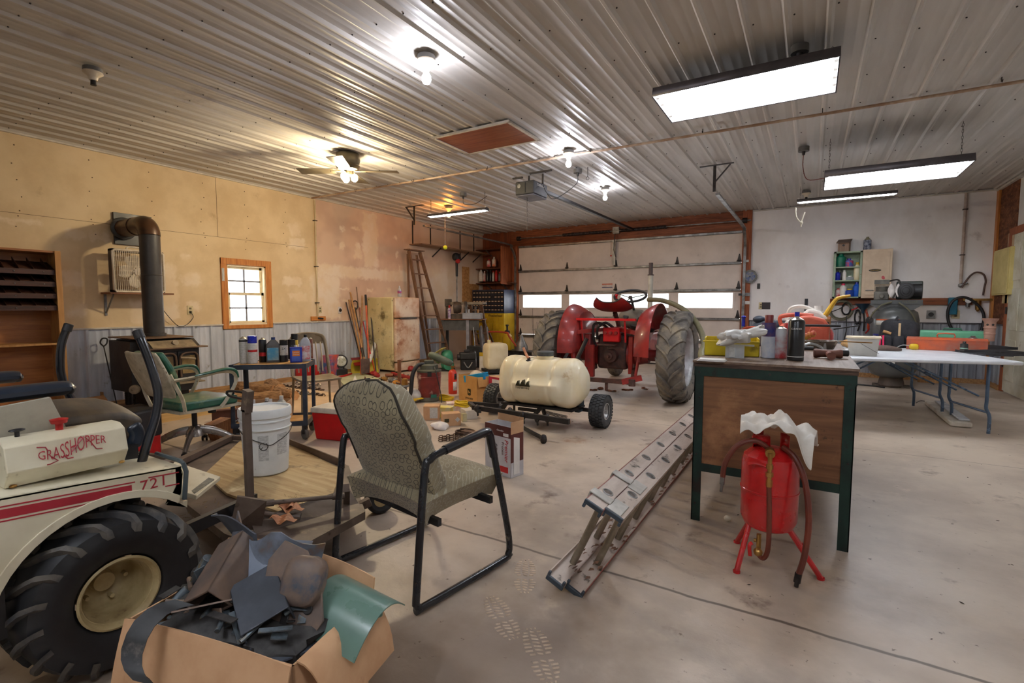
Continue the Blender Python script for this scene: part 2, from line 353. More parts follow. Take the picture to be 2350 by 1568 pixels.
# garage door
t = thing('door_1', 'x', 'x'); t['kind'] = 'structure'; del t['label'], t['category']
zs = [.02, .54, .975, 1.535, 2.045, DZ]
GX = [(1200, 1288), (1306, 1403), (1424, 1534), (1556, 1681)]; wins = [(ony(a, 690, YB).x, ony(c, 690, YB).x) for a, c in GX]
gz1, gz0 = ony(1244, 677.5, YB).z, ony(1244, 706, YB).z
for i in range(5):
    b = B(); z0, z1 = zs[i], zs[i+1]-.006; y0, y1 = YB+.02, YB+.06
    if i != 2:
        b.bx(DX0, y0, z0, DX1, y1, z1)
        for zz in (.33, .66): b.bx(DX0, y0-.003, z0+(z1-z0)*zz, DX1, y0, z0+(z1-z0)*zz+.004)
    else:
        b.bx(DX0, y0, z0, DX1, y1, gz0); b.bx(DX0, y0, gz1, DX1, y1, z1); xs = [DX0]+[q for w_ in wins for q in w_]+[DX1]
        for k in range(0, 10, 2): b.bx(xs[k], y0, gz0, xs[k+1], y1, gz1)
    p = part(b, 'door_section', m_doorp, t)
    if i == 2:
        for (a, c) in wins:
            b = B()
            for (u0, v0, u1, v1) in ((a-.04, gz0-.04, c+.04, gz0), (a-.04, gz1, c+.04, gz1+.04), (a-.04, gz0, a, gz1), (c, gz0, c+.04, gz1)): b.bx(u0, y0-.012, v0, u1, y0, v1)
            part(b, 'window_frame', m_doorp, p); part(B().bx(a, y0+.02, gz0, c, y0+.025, gz1), 'pane', m_glass, p)
for z in (.50, .958, 1.519, 2.028, 2.606):
    b = B(); b.bx(DX0+.01, YB-.035, z-.022, DX1-.01, YB-.03, z+.022); b.bx(DX0+.01, YB-.035, z+.018, DX1-.01, YB+.02, z+.022); b.bx(DX0+.01, YB-.035, z-.022, DX1-.01, YB+.02, z-.018)
    part(b, 'strut', m_galv, t)
for z in (.55, 1.0, 1.56, 2.07):
    for x in (DX0+.05, -4.78, -3.63, -2.35, DX1-.05):
        b = B(); b.prism([(x-.035, z), (x+.035, z), (x+.008, z+.13), (x-.008, z+.13)], YB+.012, YB+.02, 'y'); b.prism([(x-.03, z-.06), (x+.03, z-.06), (x+.012, z), (x-.012, z)], YB+.0, YB+.02, 'y'); b.cyl((x-.04, YB-.005, z), (x+.04, YB-.005, z), .012)
        part(b, 'hinge', m_galvd, t)
x = ony(1411, 560, YB).x; part(B().bx(x-.03, YB-.05, 2.08, x+.03, YB-.02, 2.6), 'lift_bracket', m_galv, t)
q = ony(1393, 656, YB); b = B().bx(q.x-.12, YB+.015, q.z-.045, q.x+.12, YB+.019, q.z+.045); part(b, 'warning_sticker', mt('sticker_white', (228, 214, 206)), t)
b = B().bx(q.x-.12, YB+.013, q.z+.025, q.x+.12, YB+.015, q.z+.045); b.mi = 1; b.bx(q.x-.12, YB+.013, q.z-.045, q.x+.12, YB+.015, q.z-.03); part(b, 'warning_print', [mt('print_orange', (214, 96, 50)), mt('print_navy', (40, 60, 110))], t)
part(B().bx(DX0, YB+.0, 0, DX1, YB+.06, .025), 'bottom_seal', m_blk, t)
# back wainscot
b = B(); ribsheet(b, (-1.0, YB-.004, .07), (1, 0, 0), (0, 0, 1), XR+1.0, WH-.08, (0, -1, 0)); b.mi = 1; b.bx(-1.0, YB-.032, WH-.018, XR, YB, WH)
b.mi = 2; b.bx(-1.0, YB-.036, 0, XR, YB, .075); m_wg = mt('wainscot_grey', (164, 168, 176), (138, 142, 150), sc=2, r=.4, m=.3, st=(4, 4, .7))
struct(b, 'trim_9', [m_wg, MATS['fixture_grey'], MATS['base_board']])
# right wall with wood corner, wainscot, door
b = B(); b.bx(XR, YR, 0, XR+.1, YB, H); struct(b, 'wall_right', mt('white_wall', (224, 222, 218), (208, 204, 198), sc=2, r=.6))
dy1 = onx(2328, 545, XR).y; dzt = onx(2328, 540, XR).z
b = B(); b.bx(XR-.04, YB-.10, 0, XR, YB, H); struct(b, 'trim_10', m_pine, bev=.004)
b = B(); b.bx(XR-.012, dy1-.1, WH, XR, YB-.1, H); struct(b, 'trim_11', m_osb)
b = B(); ribsheet(b, (XR-.014, YB-.1, .07), (0, -1, 0), (0, 0, 1), YB-.1-dy1-.12, WH-.08, (-1, 0, 0)); b.mi = 1; b.bx(XR-.045, dy1+.1, WH-.018, XR, YB-.1, WH); b.mi = 2; b.bx(XR-.045, dy1+.1, 0, XR, YB-.1, .075)
struct(b, 'trim_12', [m_wg, MATS['fixture_grey'], MATS['base_board']])
b = B(); b.bx(XR-.03, dy1, 0, XR, dy1+.1, dzt+.1); b.bx(XR-.03, dy1-1.0, dzt, XR, dy1, dzt+.1); b.bx(XR-.03, dy1-1.1, 0, XR, dy1-1.0, dzt+.1); struct(b, 'trim_13', m_post, bev=.003)
t = thing('door_2', 'x', 'x'); t['kind'] = 'structure'; del t['label'], t['category']
m_dr = mt('door_cream', (214, 212, 196), (190, 184, 160), sc=3, r=.5, spots=[((150, 138, 112), 7, .62, .72)])
part(B().bx(XR-.02, dy1-1.0, .02, XR-.005, dy1, dzt), 'door_slab', m_dr, t, bev=.002)
b = B()
for (z0, z1) in ((.18, .75), (.88, 1.45), (1.56, dzt-.12)):
    for (y0, y1) in ((dy1-.44, dy1-.12), (dy1-.88, dy1-.56)):
        b.bx(XR-.028, y0, z0, XR-.02, y1, z1); 
part(b, 'raised_panel', m_dr, t, bev=.006)
for z in (.35, 1.1, dzt-.3): part(B().bx(XR-.038, dy1-.02, z, XR-.028, dy1+.03, z+.1), 'hinge', m_galvd, t)
struct(B().bx(XL-.1, YR-.1, 0, XR+.1, YR, H), 'wall_rear', MATS['white_wall'])
# ceiling edge trims
b = B(); b.bx(XL, YR, H-.035, XL+.03, YB, H-.018); b.bx(XR-.05, YR, H-.05, XR, YB, H-.018); b.bx(-1.0, YB-.03, H-.035, XR, YB, H-.018); struct(b, 'trim_14', m_trimw)
# ================= ceiling hardware =================
a, c = fl(1006, 313, H), fl(1228, 318, H); y1 = 4.79; y0 = 4.17; x0, x1 = -3.47, -2.56
t = thing('attic_hatch', 'varnished plywood attic hatch framed in white on the ribbed ceiling', 'hatch', (0, 0, 0))
part(B().bx(x0, y0, H-.03, x1, y1, H-.022), 'panel', wood('hatch_ply', (150, 76, 28), (118, 54, 20), 0, 3, r=.4, coat=.3), t)
b = B()
for (p, q, r_, s_) in ((x0-.02, y0-.02, x1+.02, y0+.012), (x0-.02, y1-.012, x1+.02, y1+.02), (x0-.02, y0, x0+.012, y1), (x1-.012, y0, x1+.02, y1)): b.bx(p, q, H-.036, r_, s_, H-.018)
part(b, 'frame', m_trimw, t)
# conduit across the ceiling and its drops
c0, c1 = fl(727, 452, 2.96), fl(2350, 183, 2.96)
t = thing('ceiling_conduit', 'long rusty white pipe running across the ribbed ceiling', 'pipe', (0, 0, 0)); m_con = mt('old_pipe', (190, 168, 146), (150, 118, 92), sc=5, r=.6)
part(B().tube([(XL+.05, c0.y, 2.955), (XR-.1, c1.y+.03, 2.955)], .013, 10), 'pipe', m_con, t)
for x in (-6.0, -4.85, -3.6, -2.2, -1.0, .02, 1.2): part(B().tube([(x, c0.y+.012, 2.98), (x, c0.y+.016, 2.945), (x, c0.y-.004, 2.936), (x, c0.y-.018, 2.95)], .004, 6), 'hanger', m_screw, t)
t = thing('wall_conduit', 'white pipe running down the left wall to an orange wood block', 'pipe', (0, 0, 0)); y = 5.43
part(B().tube([(XL+.03, y, 2.94), (XL+.03, y, 1.02)], .014, 10), 'pipe', mt('pipe_cream', (214, 196, 158), (190, 168, 130)), t)
for z in (2.6, 1.85, 1.25): part(B().bx(XL, y-.03, z, XL+.048, y+.03, z+.012), 'clamp', m_screw, t)
part(B().bx(XL, y-.12, .96, XL+.03, y+.16, 1.03), 'mounting_block', m_pineH, t, bev=.002)
part(B().cyl((XL+.03, y, 1.0), (XL+.05, y+.09, .99), .014), 'valve', m_galvd, t)
# shop-light fixtures
def fixture(label, x0, x1, y0, y1, z, tubes, m_t, cz=H, group=None, warm=False):
    cx, cy = (x0+x1)/2, (y0+y1)/2; w = y1-y0; L = x1-x0; t = thing('shop_light', label, 'light', (cx, cy, z), 0, group)
    K_ = 1 if tubes > 1 else .42; b = B(); pr = [(-w/2, 0), (-w/2+.03*K_, .075*K_), (-w*.18, .11*K_), (w*.18, .11*K_), (w/2-.03*K_, .075*K_), (w/2, 0)]
    vs = [(sx, p[0], p[1]) for sx in (-L/2, L/2) for p in pr]; n = 6; b.add(vs, [(i, i+1, n+i+1, n+i) for i in range(5)]+[(0, 1, 2, 3, 4, 5), (6, 7, 8, 9, 10, 11)])
    o = part(b, 'housing', m_house, t, ang=20); md = o.modifiers.new('s', 'SOLIDIFY'); md.thickness = .004; md.offset = 1
    b = B(); pi_ = [(-w/2+.006, .004*K_), (-w/2+.03*K_+.005, .066*K_), (-w*.17, .1*K_), (w*.17, .1*K_), (w/2-.03*K_-.005, .066*K_), (w/2-.006, .004*K_)]
    vs = [(sx, p[0], p[1]) for sx in (-L/2+.006, L/2-.006) for p in pi_]; b.add(vs, [(i, i+1, n+i+1, n+i) for i in range(5)]+[(0, 1, 2, 3, 4, 5), (6, 7, 8, 9, 10, 11)])
    part(b, 'reflector', m_white, t, ang=20)
    zt_ = .034 if tubes > 1 else .004
    for k in range(tubes):
        yy = (-w/2+w*(k+.5)/tubes)*.88
        o = part(B().cyl((-L/2+.03, yy, zt_), (L/2-.03, yy, zt_), .017, n=8), 'fluorescent_tube', m_t, t)
        b = B()
        for sx in (-1, 1): b.bx(sx*(L/2-.018)-.012, yy-.02, .02, sx*(L/2-.018)+.012, yy+.02, .07)
        part(b, 'lamp_holder', m_white, t)
    for sx in (-1, 1):
        b = B(); n = int((cz-z-.11)/.03); p0 = V((sx*(L/2-.04), 0, .11)); 
        for k in range(n):
            zz = .11+.03*k; an = (k % 2)*PI/2; pts = [(sx*(L/2-.04)+.007*math.cos(q)*math.cos(an), .007*math.cos(q)*math.sin(an), zz+.015+.02*math.sin(q)) for q in [i*PI/4 for i in range(8)]]
            b.tube(pts, .0018, 4, closed=True)
        if n > 0: part(b, 'chain', m_screw, t)
    return t
q = [fl(1501, 228, 2.78), fl(1928, 122, 2.78), fl(1540, 282, 2.78), fl(1920, 214, 2.78)]
fixture('wide shop light with four glowing tubes, nearest of the ceiling fixtures', (q[0].x+q[2].x)/2, (q[1].x+q[3].x)/2, (q[0].y+q[1].y)/2, (q[2].y+q[3].y)/2, 2.78, 4, m_tube)
q = [fl(1891, 410, 2.52), fl(2236, 366, 2.52), fl(1891, 438, 2.52), fl(2203, 406, 2.52)]
fixture('wide shop light hung low on chains over the folding table', (q[0].x+q[2].x)/2, (q[1].x+q[3].x)/2, (q[0].y+q[1].y)/2, (q[2].y+q[3].y)/2, 2.52, 4, m_tube)
q = [fl(1829, 466, 2.74), fl(2062, 441, 2.74)]
fixture('narrow strip light hanging beyond the low wide fixture', q[0].x, q[1].x, q[0].y-.05, q[0].y+.05, 2.74, 1, m_tube2)
q = [fl(985, 499, 2.68), fl(1120, 484, 2.68)]
fixture('narrow glowing strip light hanging above the stepladder corner', q[0].x, q[1].x, q[0].y-.06, q[0].y+.06, 2.68, 1, m_tube2)
fixture('unseen wide shop light added behind the viewpoint over the mower', -2.3, -1.1, -1.0, -.55, 2.78, 4, m_tube)  # this and the next fixture are unseen, added to light the foreground
fixture('unseen wide shop light added behind the viewpoint on the right', .3, 1.5, -.4, .05, 2.78, 4, m_tube)
m_box = mt('grey_pvc', (120, 118, 116), (96, 94, 92), r=.5)
def bulb(label, p, glow, socket=True, s=1.0):
    t = thing('bulb_socket', label, 'lamp', (p.x, p.y, H-.02))
    part(B().lathe([(.06*s, 0), (.062*s, -.03*s)], n=20), 'junction_box', m_box, t)
    part(B().lathe([(.062*s, -.03*s), (.064*s, -.038*s), (.035*s, -.06*s), (.027*s, -.085*s), (.026*s, -.09*s)], n=20), 'lamp_holder', m_porc, t)
    if glow: part(B().lathe([(.014*s, -.09*s), (.017*s, -.11*s), (.03*s, -.135*s), (.032*s, -.155*s), (.022*s, -.178*s), (.001, -.186*s)], n=12), 'light_bulb', glow, t)
    else: part(B().cyl((0, 0, -.09), (0, 0, -.125), .017, .019), 'socket_adapter', m_blk, t)
    return t
bulb('bare glowing bulb in porcelain holder, nearest on the ceiling left of the hatch', fl(978, 122, H), m_bulb, s=1.05)
bulb('bare glowing bulb beside the ceiling pipe, above the grey junction box', fl(1305, 342, H), m_bulb)
bulb('bare glowing bulb nearest the garage door', fl(1389, 428, H), m_bulb)
bulb('warm orange bulb tucked above the far strip light', fl(1030, 472, H), m_bulbw)
bulb('porcelain lamp holder with black adapter and no bulb, far left ceiling', fl(212, 150, H), None)
bulb('unlit lamp holder above the strip light near the white back wall', fl(1851, 436, H), None)
def jbox(label, p, cord=None, mm=m_blk):
    t = thing('junction_box', label, 'electrical box', (p.x, p.y, H-.02))
    part(B().lathe([(.055, 0), (.055, -.05)], n=16), 'box_body', m_box, t); part(B().cyl((0, 0, -.05), (0, 0, -.09), .02, .012), 'plug', m_blk, t)
    if cord: part(B().tube([V(c)-V((p.x, p.y, H-.02)) for c in cord], .0045, 6, sm=5), 'power_cord', mm, t)
p = fl(1326, 385, H); oc = V((-3.2, 5.9, 2.82)); jbox('grey round ceiling box feeding the garage door opener', p, [(p.x, p.y, 2.9), (p.x-.03, p.y, 2.78), (p.x-.3, p.y-.06, 2.62), (-3.05, 5.95, 2.7), (-3.1, 5.95, 2.8)])
p = fl(1845, 333, H); jbox('grey round ceiling box with a red cord down to the low shop light', p, [(p.x, p.y, 2.9), (p.x, p.y, 2.75), (p.x+.05, p.y-.05, 2.6), (.07, 6.3, 2.56)], mt('cord_red', (120, 50, 34)))
p = fl(1063, 440, H); jbox('grey ceiling box with a cord above the far strip light', p, [(p.x, p.y, 2.9), (p.x+.02, p.y, 2.8), (p.x+.3, p.y-.1, 2.76), (-4.1, 6.1, 2.8)])
p = fl(1836, 98, H); jbox('blue grey ceiling box above the nearest wide shop light', p)
# ceiling fan
p = fl(798, 350, H); t = thing('ceiling_fan', 'ceiling fan with dark blades and lit glass shades', 'fan', (p.x, p.y, H-.02)); m_fd = mt('fan_bronze', (96, 88, 70), (70, 62, 48), r=.4, m=.5)
part(B().lathe([(.13, 0), (.135, -.05), (.14, -.07), (.125, -.12), (.14, -.14), (.12, -.18), (.05, -.2), (.05, -.24)], n=24), 'motor_housing', m_fd, t)
for k, an in enumerate((15, 100, 190, 285)):
    b = B(RZ(rad(an+20)).to_4x4()); b.grid(lambda u, v: (.16+.42*u, (v-.5)*(.12+.05*u), -.19+.02*(v-.5)), 6, 3, .006); b.bx(.08, -.02, -.2, .2, .02, -.19); part(b, 'blade', m_fd, t)
for k in range(3):
    an = rad(40+k*120); c = V((.07*math.cos(an), .07*math.sin(an), -.27)); part(B().ell(c, (.04, .04, .045), 12, 8), 'light_bulb', m_fanb, t)
    part(B().cyl((0, 0, -.23), c+V((0, 0, .035)), .02, .026), 'lamp_arm', m_fd, t)
# garage opener, rail, tracks, springs
t = thing('garage_door_opener', 'grey garage door opener box hung from the ceiling', 'opener', (-3.25, 5.92, 2.66)); m_op = mt('opener_grey', (58, 58, 62), (44, 44, 46), r=.5)
part(B().bx(-.15, -.19, 0, .13, .19, .17), 'motor_box', m_op, t, bev=.012); part(B().bx(-.145, -.185, -.02, .125, .185, 0), 'light_lens', mt('lens', (120, 118, 126), r=.5), t, bev=.01)
part(B().bx(-.13, -.197, .02, .0, -.188, .15), 'rear_panel', m_blk, t); part(B().cyl((-.09, -.2, .11), (-.09, -.193, .11), .026), 'dial', m_galv, t)
for q in ((-.25, -.1, .24, -.1, -.07, .26), (.0, -.08, .28, .32, -.05, .3), (-.12, .1, .17, -.1, .12, .315), (.09, .1, .17, .11, .12, .315)): part(B().bx(*q), 'hanger_bracket', m_galvd, t)
txt('Craftsman', .05, m_white, t, (.132, 0, .13), (PI/2, 0, PI/2))
b = B(); x = -3.2
part(B().bx(-.02, .19, .12, .03, 4.35, .16), 'rail', m_blk, t)
b = B()
for k in range(14):
    zz = -.02-.033*k; an = (k % 2)*PI/2; b.tube([(-.02+.009*math.cos(q)*math.cos(an), -.1+.009*math.cos(q)*math.sin(an), zz-.02*math.sin(q)) for q in [i*PI/3 for i in range(6)]], .002, 4, closed=True)
part(b, 'pull_chain', m_galvd, t)
t = thing('torsion_spring', 'black torsion springs on the steel shaft above the garage door', 'spring', (0, YB-.08, 2.80))
part(B().cyl((DX0-.0, 0, 0), (-1.02, 0, 0), .012, n=10), 'shaft', m_galv, t)
for a, c in ((-4.85, -3.72), (-3.5, -2.55)):
    b = B(); n = 34; pts = [(a+(c-a)*i/(n*8), .032*math.cos(i*PI/4), .032*math.sin(i*PI/4)) for i in range(n*8+1)]; b.tube(pts, .008, 4); part(b, 'spring', m_blk, t)
part(B().bx(-3.68, -.01, -.06, -3.54, .055, .08), 'centre_bracket', m_galv, t)
for s in (DX0+.05, -1.12): part(B().cyl((s-.04, 0, 0), (s+.04, 0, 0), .05, n=16), 'cable_drum', m_galvd, t)
part(B().tube([(-3.62, -.02, -.06), (-3.62, -.08, -.4), (-3.6, -.02, -.55)], .01, 6), 'door_arm', m_galvd, t); part(B().tube([(-3.7, -.03, -.05), (-3.7, -.03, -.5)], .003, 4), 'release_rope', mt('cord_red', (120, 50, 34)), t); part(B().ell((-3.7, -.03, -.52), (.02, .01, .015), 8, 6), 'release_handle', mt('red_plastic', (196, 26, 24), (160, 18, 18), r=.4), t)
for (x, nm, hx) in ((-1.1, 'right', -.9), (DX0-.04, 'left', -6.0)):
    t = thing('door_track', 'galvanized curved door track at the %s side of the garage door' % nm, 'track', (x, 0, 0)); yb = YB-.09
    pts = [(0, yb, .05), (0, yb, 1.9), (0, yb, 2.25), (0, yb-.05, 2.42), (0, yb-.2, 2.58), (0, yb-.4, 2.64), (0, 7.0, 2.66)]
    part(B().tube(pts, .034, 4, flat=(1, 0, 0), sq=(1, .55), sm=4), 'rail', m_galv, t, ang=25)
    if nm == 'right': bx_ = [((0, 6.75, 2.64), (0, 6.75, 2.97)), ((-.18, 6.75, 2.965), (.22, 6.75, 2.965)), ((0, 6.75, 2.75), (.18, 6.75, 2.955))]
    else: bx_ = [((0, 6.75, 2.64), (0, 6.75, 2.97)), ((-.2, 6.75, 2.965), (.22, 6.75, 2.965)), ((0, 6.75, 2.72), (-.18, 6.75, 2.955))]
    for a, c in bx_: part(B().bar(a, c, .035, .01), 'perforated_angle', m_galvd, t)
p = fl(1349, 380, H); t = thing('ceiling_hook', 'small ring hanging on a hook from the ceiling beside the opener cord', 'hook', (p.x, p.y, H-.02))
part(B().tube([(0, 0, 0), (0, 0, -.12)], .004, 6), 'hook', m_screw, t); part(B().tube([(.02*math.cos(a), 0, -.14+.02*math.sin(a)) for a in [i*PI/5 for i in range(10)]], .003, 5, closed=True), 'ring', m_screw, t)
p = fl(1832, 470, 2.72); t = thing('pull_cord', 'knotted white cord dangling from the far strip light', 'cord', (p.x, p.y, 2.7))
part(B().tube([(-.03, 0, -.02), (-.02, 0, -.15), (.04, 0, -.24), (.06, 0, -.2), (.09, 0, -.1)], .008, 6, sm=4).ell((.05, 0, -.25), (.02, .015, .03), 8, 6).tube([(.05, 0, -.26), (.045, 0, -.31)], .009, 6), 'rope', mt('rope_white', (226, 220, 200)), t)
# world
w = bpy.data.worlds.new('world'); sc.world = w; w.use_nodes = True; bg = w.node_tree.nodes['Background']; bg.inputs[0].default_value = (.93, .96, 1, 1); bg.inputs[1].default_value = 2.2
sc.view_settings.view_transform = 'Standard'; sc.view_settings.look = 'None'; sc.view_settings.gamma = 1; sc.view_settings.use_curve_mapping = False; sc.view_settings.exposure = 0.0
# ================= foreground =================
m_steelb = mt('black_tube', (34, 38, 44), (22, 24, 28), sc=9, r=.28, spots=[((92, 84, 72), 14, .62, .74)], coat=.3)
m_card = mt('cardboard', (206, 164, 124), (190, 146, 106), sc=5, r=.8, bump=.04, spots=[((170, 126, 92), 9, .62, .76)])
m_card2 = mt('cardboard_brown', (186, 140, 92), (170, 124, 78), sc=5, r=.8)
m_red = mt('red_paint', (196, 24, 26), (168, 16, 20), sc=5, r=.28, coat=.4, spots=[((120, 16, 18), 8, .64, .8)])
m_redp = mt('red_plastic', (196, 26, 24), (160, 18, 18), r=.4)
m_brass = mt('brass', (190, 150, 84), (140, 100, 50), r=.35, m=.8)
m_rubber = mt('rubber', (34, 35, 38), (24, 24, 26), sc=5, r=.5, spots=[((84, 74, 64), 7, .64, .8)])
def ringfab(nt, co, col, b):
    v = nd(nt, 'ShaderNodeTexVoronoi'); v.voronoi_dimensions = '2D'; so = sep(nt, co); cb_ = nd(nt, 'ShaderNodeCombineXYZ'); nt.links.new(ma(nt, 'ADD', so[0], ma(nt, 'MULTIPLY', so[1], .8)), cb_.inputs[0]); nt.links.new(ma(nt, 'SUBTRACT', so[2], ma(nt, 'MULTIPLY', so[1], .6)), cb_.inputs[1]); v.inputs['Scale'].default_value = 27; v.inputs['Randomness'].default_value = .45; nt.links.new(cb_.outputs[0], v.inputs['Vector']); d = v.outputs['Distance']
    w = ma(nt, 'ADD', d, ma(nt, 'MULTIPLY', ma(nt, 'SUBTRACT', nz(nt, co, 120, 2), .5), .12)); k = band(nt, w, .29, .41, .04)
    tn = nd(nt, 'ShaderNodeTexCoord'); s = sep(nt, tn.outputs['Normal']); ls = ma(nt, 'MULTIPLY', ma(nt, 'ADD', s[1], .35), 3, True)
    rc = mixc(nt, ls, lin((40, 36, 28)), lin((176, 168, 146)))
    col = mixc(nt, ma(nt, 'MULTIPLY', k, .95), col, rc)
    wv = nz(nt, co, 260, 2); return mixc(nt, ma(nt, 'MULTIPLY', rmp(nt, wv, .4, .7), .25), col, lin((60, 54, 42)))
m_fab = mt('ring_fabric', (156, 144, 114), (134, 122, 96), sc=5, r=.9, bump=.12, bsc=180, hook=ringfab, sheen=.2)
# ---- armchair ----
t = thing('armchair', 'olive fabric armchair with ring pattern and black tube sled frame', 'chair', (-1.512, 1.705, 0), rad(-9))
for s in (1, -1):
    x = s*.29; pts = [(x, -.24, .02), (x, .24, .02), (x, .275, .035), (x, .285, .075), (x, .262, .2), (x, .16, .6), (x, .145, .635), (x, .11, .648), (x, -.13, .62), (x, -.195, .6), (x, -.225, .545), (x, -.27, .1), (x, -.272, .045), (x, -.255, .024)]
    part(B().tube([(p[0]*1.0, p[1], p[2]) for p in pts], .0155, 12, closed=True, sm=4), 'side_frame', m_steelb, t)
    part(B().tube([(x, .175, .53), (x, .157, .6), (x, .145, .634), (x, .108, .648), (x, -.12, .622)], .0195, 12, sm=4), 'arm_pad', mt('pad_black', (26, 32, 42), (18, 22, 28), sc=4, r=.25, coat=.5), t)
for y in (.17, -.14): part(B().bar((-.28, y, .325), (.28, y, .325), .02, .03), 'cross_bar', m_steelb, t)
b = B(); b.grid(lambda u, v: ((u-.5)*.54*(1-.06*v), -.22+.5*v, .44+.03*math.sin(PI*u)**.6*math.sin(PI*min(1, v*1.02+.0))**.5-.012*(2*v-1)**6-.012*(2*u-1)**6), 24, 20, .115)
part(b, 'seat', m_fab, t, ang=70, bev=.018, seg=3)
def bk(u, v):  # u across, v up ; shell of back
    w = .255*(1-.04*math.sin(PI*v)) if v < .55 else .258*max(0.0, 1-((v-.55)/.451)**3)**.46
    if v < .25: w = .258*(.90+.1*math.sqrt(v/.25))
    x = (2*u-1)*w; z = .36+.535*v; y = -.12-.22*v**1.1+.09*(max(0, v-.78)/.22)**1.6-.03*(1-(abs(2*u-1))**2.2)
    return x, y, z
def backs(th):
    b = B(); nu, nv = 26, 26; N = (nu+1)*(nv+1); vs = []; fs = []
    for side in (0, 1):
        for i in range(nu+1):
            for j in range(nv+1):
                x, y, z = bk(i/nu, j/nv); e = 1-abs(2*i/nu-1)**4; e2 = 1-abs(2*j/nv-1)**5
                t_ = (.012+th*max(0, e*e2)**.45); vs.append((x, y+(t_ if side else -.012*e*e2), z))
    m = nv+1
    for i in range(nu):
        for j in range(nv):
            a, c, d, f = i*m+j, (i+1)*m+j, (i+1)*m+j+1, i*m+j+1; fs.append((a, c, d, f)); fs.append((N+f, N+d, N+c, N+a))
    e = [i*m for i in range(nu+1)]+[nu*m+j for j in range(1, m)]+[i*m+nv for i in range(nu-1, -1, -1)]+[j for j in range(nv-1, 0, -1)]
    for a, c in zip(e, e[1:]+e[:1]): fs.append((c, a, a+N, c+N))
    return b.add(vs, fs)
part(backs(.155), 'backrest', m_fab, t, ang=80)
e = [bk(0, j/24) for j in range(6, 25)]+[bk(i/24, 1) for i in range(1, 24)]+[bk(1, j/24) for j in range(24, 5, -1)]
part(B().tube([(x*1.005, y-.001, z) for x, y, z in e], .0055, 6), 'piping', mt('dark_piping', (58, 52, 42), r=.9), t)
# ---- workbench ----
t = thing('workbench', 'plywood workbench on dark green angle iron legs', 'workbench', (0, 0, 0)); bx0, bx1, by0, by1, bz = -.54, .20, 2.86, 4.75, .905
m_gang = mt('green_iron', (34, 62, 54), (26, 40, 38), sc=4, r=.45, m=.3, spots=[((44, 36, 32), 5, .56, .68), ((92, 50, 36), 16, .7, .74)])
m_bply = wood('bench_ply', (136, 94, 60), (106, 68, 42), 0, 3, r=.55, spots=[((60, 38, 24), 12, .6, .7), ((166, 118, 78), 3, .55, .7)])
m_btop = wood('bench_top', (138, 116, 96), (104, 84, 70), 1, 3, r=.55, spots=[((60, 50, 44), 7, .62, .75)])
part(B().bx(bx0-.01, by0-.01, bz-.012, bx1+.01, by1, bz), 'top_sheet', m_btop, t); part(B().bx(bx0-.005, by0-.005, bz-.034, bx1+.005, by1, bz-.012), 'core_board', wood('core_edge', (96, 72, 56), (58, 44, 36), 0, 9, r=.7), t)
z1 = bz-.034
for nm_, (x, y, s, q) in enumerate(((bx0, by0, 1, 1), (bx1, by0, -1, 1), (bx0, by1-.01, 1, -1), (bx1, by1-.01, -1, -1))):
    b = B(); b.bx(min(x, x+s*.048), min(y, y+q*.005), 0, max(x, x+s*.048), max(y, y+q*.005), z1); b.bx(min(x, x+s*.005), min(y, y+q*.048), 0, max(x, x+s*.005), max(y, y+q*.048), z1); part(b, 'leg', m_gang, t, flat=True)
part(B().bx(bx0, by0-.002, z1-.05, bx1, by0+.003, z1), 'front_rail', m_gang, t); part(B().bx(bx0-.002, by0, z1-.05, bx0+.003, by1, z1), 'side_rail', m_gang, t); part(B().bx(bx1-.003, by0, z1-.05, bx1+.002, by1, z1), 'side_rail', m_gang, t)
part(B().bx(bx0+.048, by0+.002, .285, bx1-.048, by0+.007, .33), 'lower_rail', m_gang, t); part(B().bx(bx0+.04, by0+.006, .32, bx1-.04, by0+.02, z1-.04), 'front_panel', m_bply, t)
part(B().bx(bx0+.005, by0+.05, .30, bx0+.02, by1-.05, z1-.04), 'side_panel', m_bply, t); part(B().bx(bx0-.03, by0+.2, .42, bx0-.008, by0+.23, .86), 'side_strip', m_blk, t)
part(B().bx(bx0+.02, by0+.02, .30, bx1-.02, by1-.02, .32), 'lower_shelf', m_bply, t)
b = B()
for (x, z) in ((bx0+.025, .84), (bx0+.03, .7), (bx0+.02, .5), (bx0+.02, .38), (-.17, .85), (bx1-.02, .8), (bx1-.02, .6), (bx1-.02, .44), (bx0+.02, .1)): b.cyl((x, by0-.004, z), (x, by0+.001, z), .006, n=8)
part(b, 'bolts', m_galvd, t)['kind'] = 'stuff'
# ---- red pressure tank ----
tp = V((-.135, 2.53, 0)); t = thing('sandblaster_tank', 'red portable pressure tank standing on four splayed legs', 'tank', tp)
part(B().lathe([(.02, .175), (.07, .178), (.102, .195), (.118, .23), (.12, .36), (.1235, .362), (.1235, .368), (.12, .37), (.12, .49), (.112, .52), (.085, .545), (.05, .555), (.02, .558)], n=36), 'tank_body', m_red, t, ang=30)
for (x, y, x1, y1) in ((-.07, -.05, -.11, -.15), (.075, -.03, .215, -.02), (-.06, .06, -.145, .16), (.05, .07, .13, .3)):
    part(B().cyl((x, y, .215), (x1, y1, .006), .012, n=10).lathe([(.016, 0), (.016, .01)], c=(x1, y1, .0), n=12), 'leg', m_red, t)
for s in (-1, 1):
    b = B(); b.lathe([(.062, .54), (.062, .62)], n=10, a0=PI*(.5-.32*s)+(0 if s > 0 else 0)-.6, a1=PI*(.5-.32*s)+.6, cap=False); o = part(b, 'carry_collar', m_red, t); md = o.modifiers.new('s', 'SOLIDIFY'); md.thickness = .004; o.location = (-.04*0+s*.012, -.01, 0)
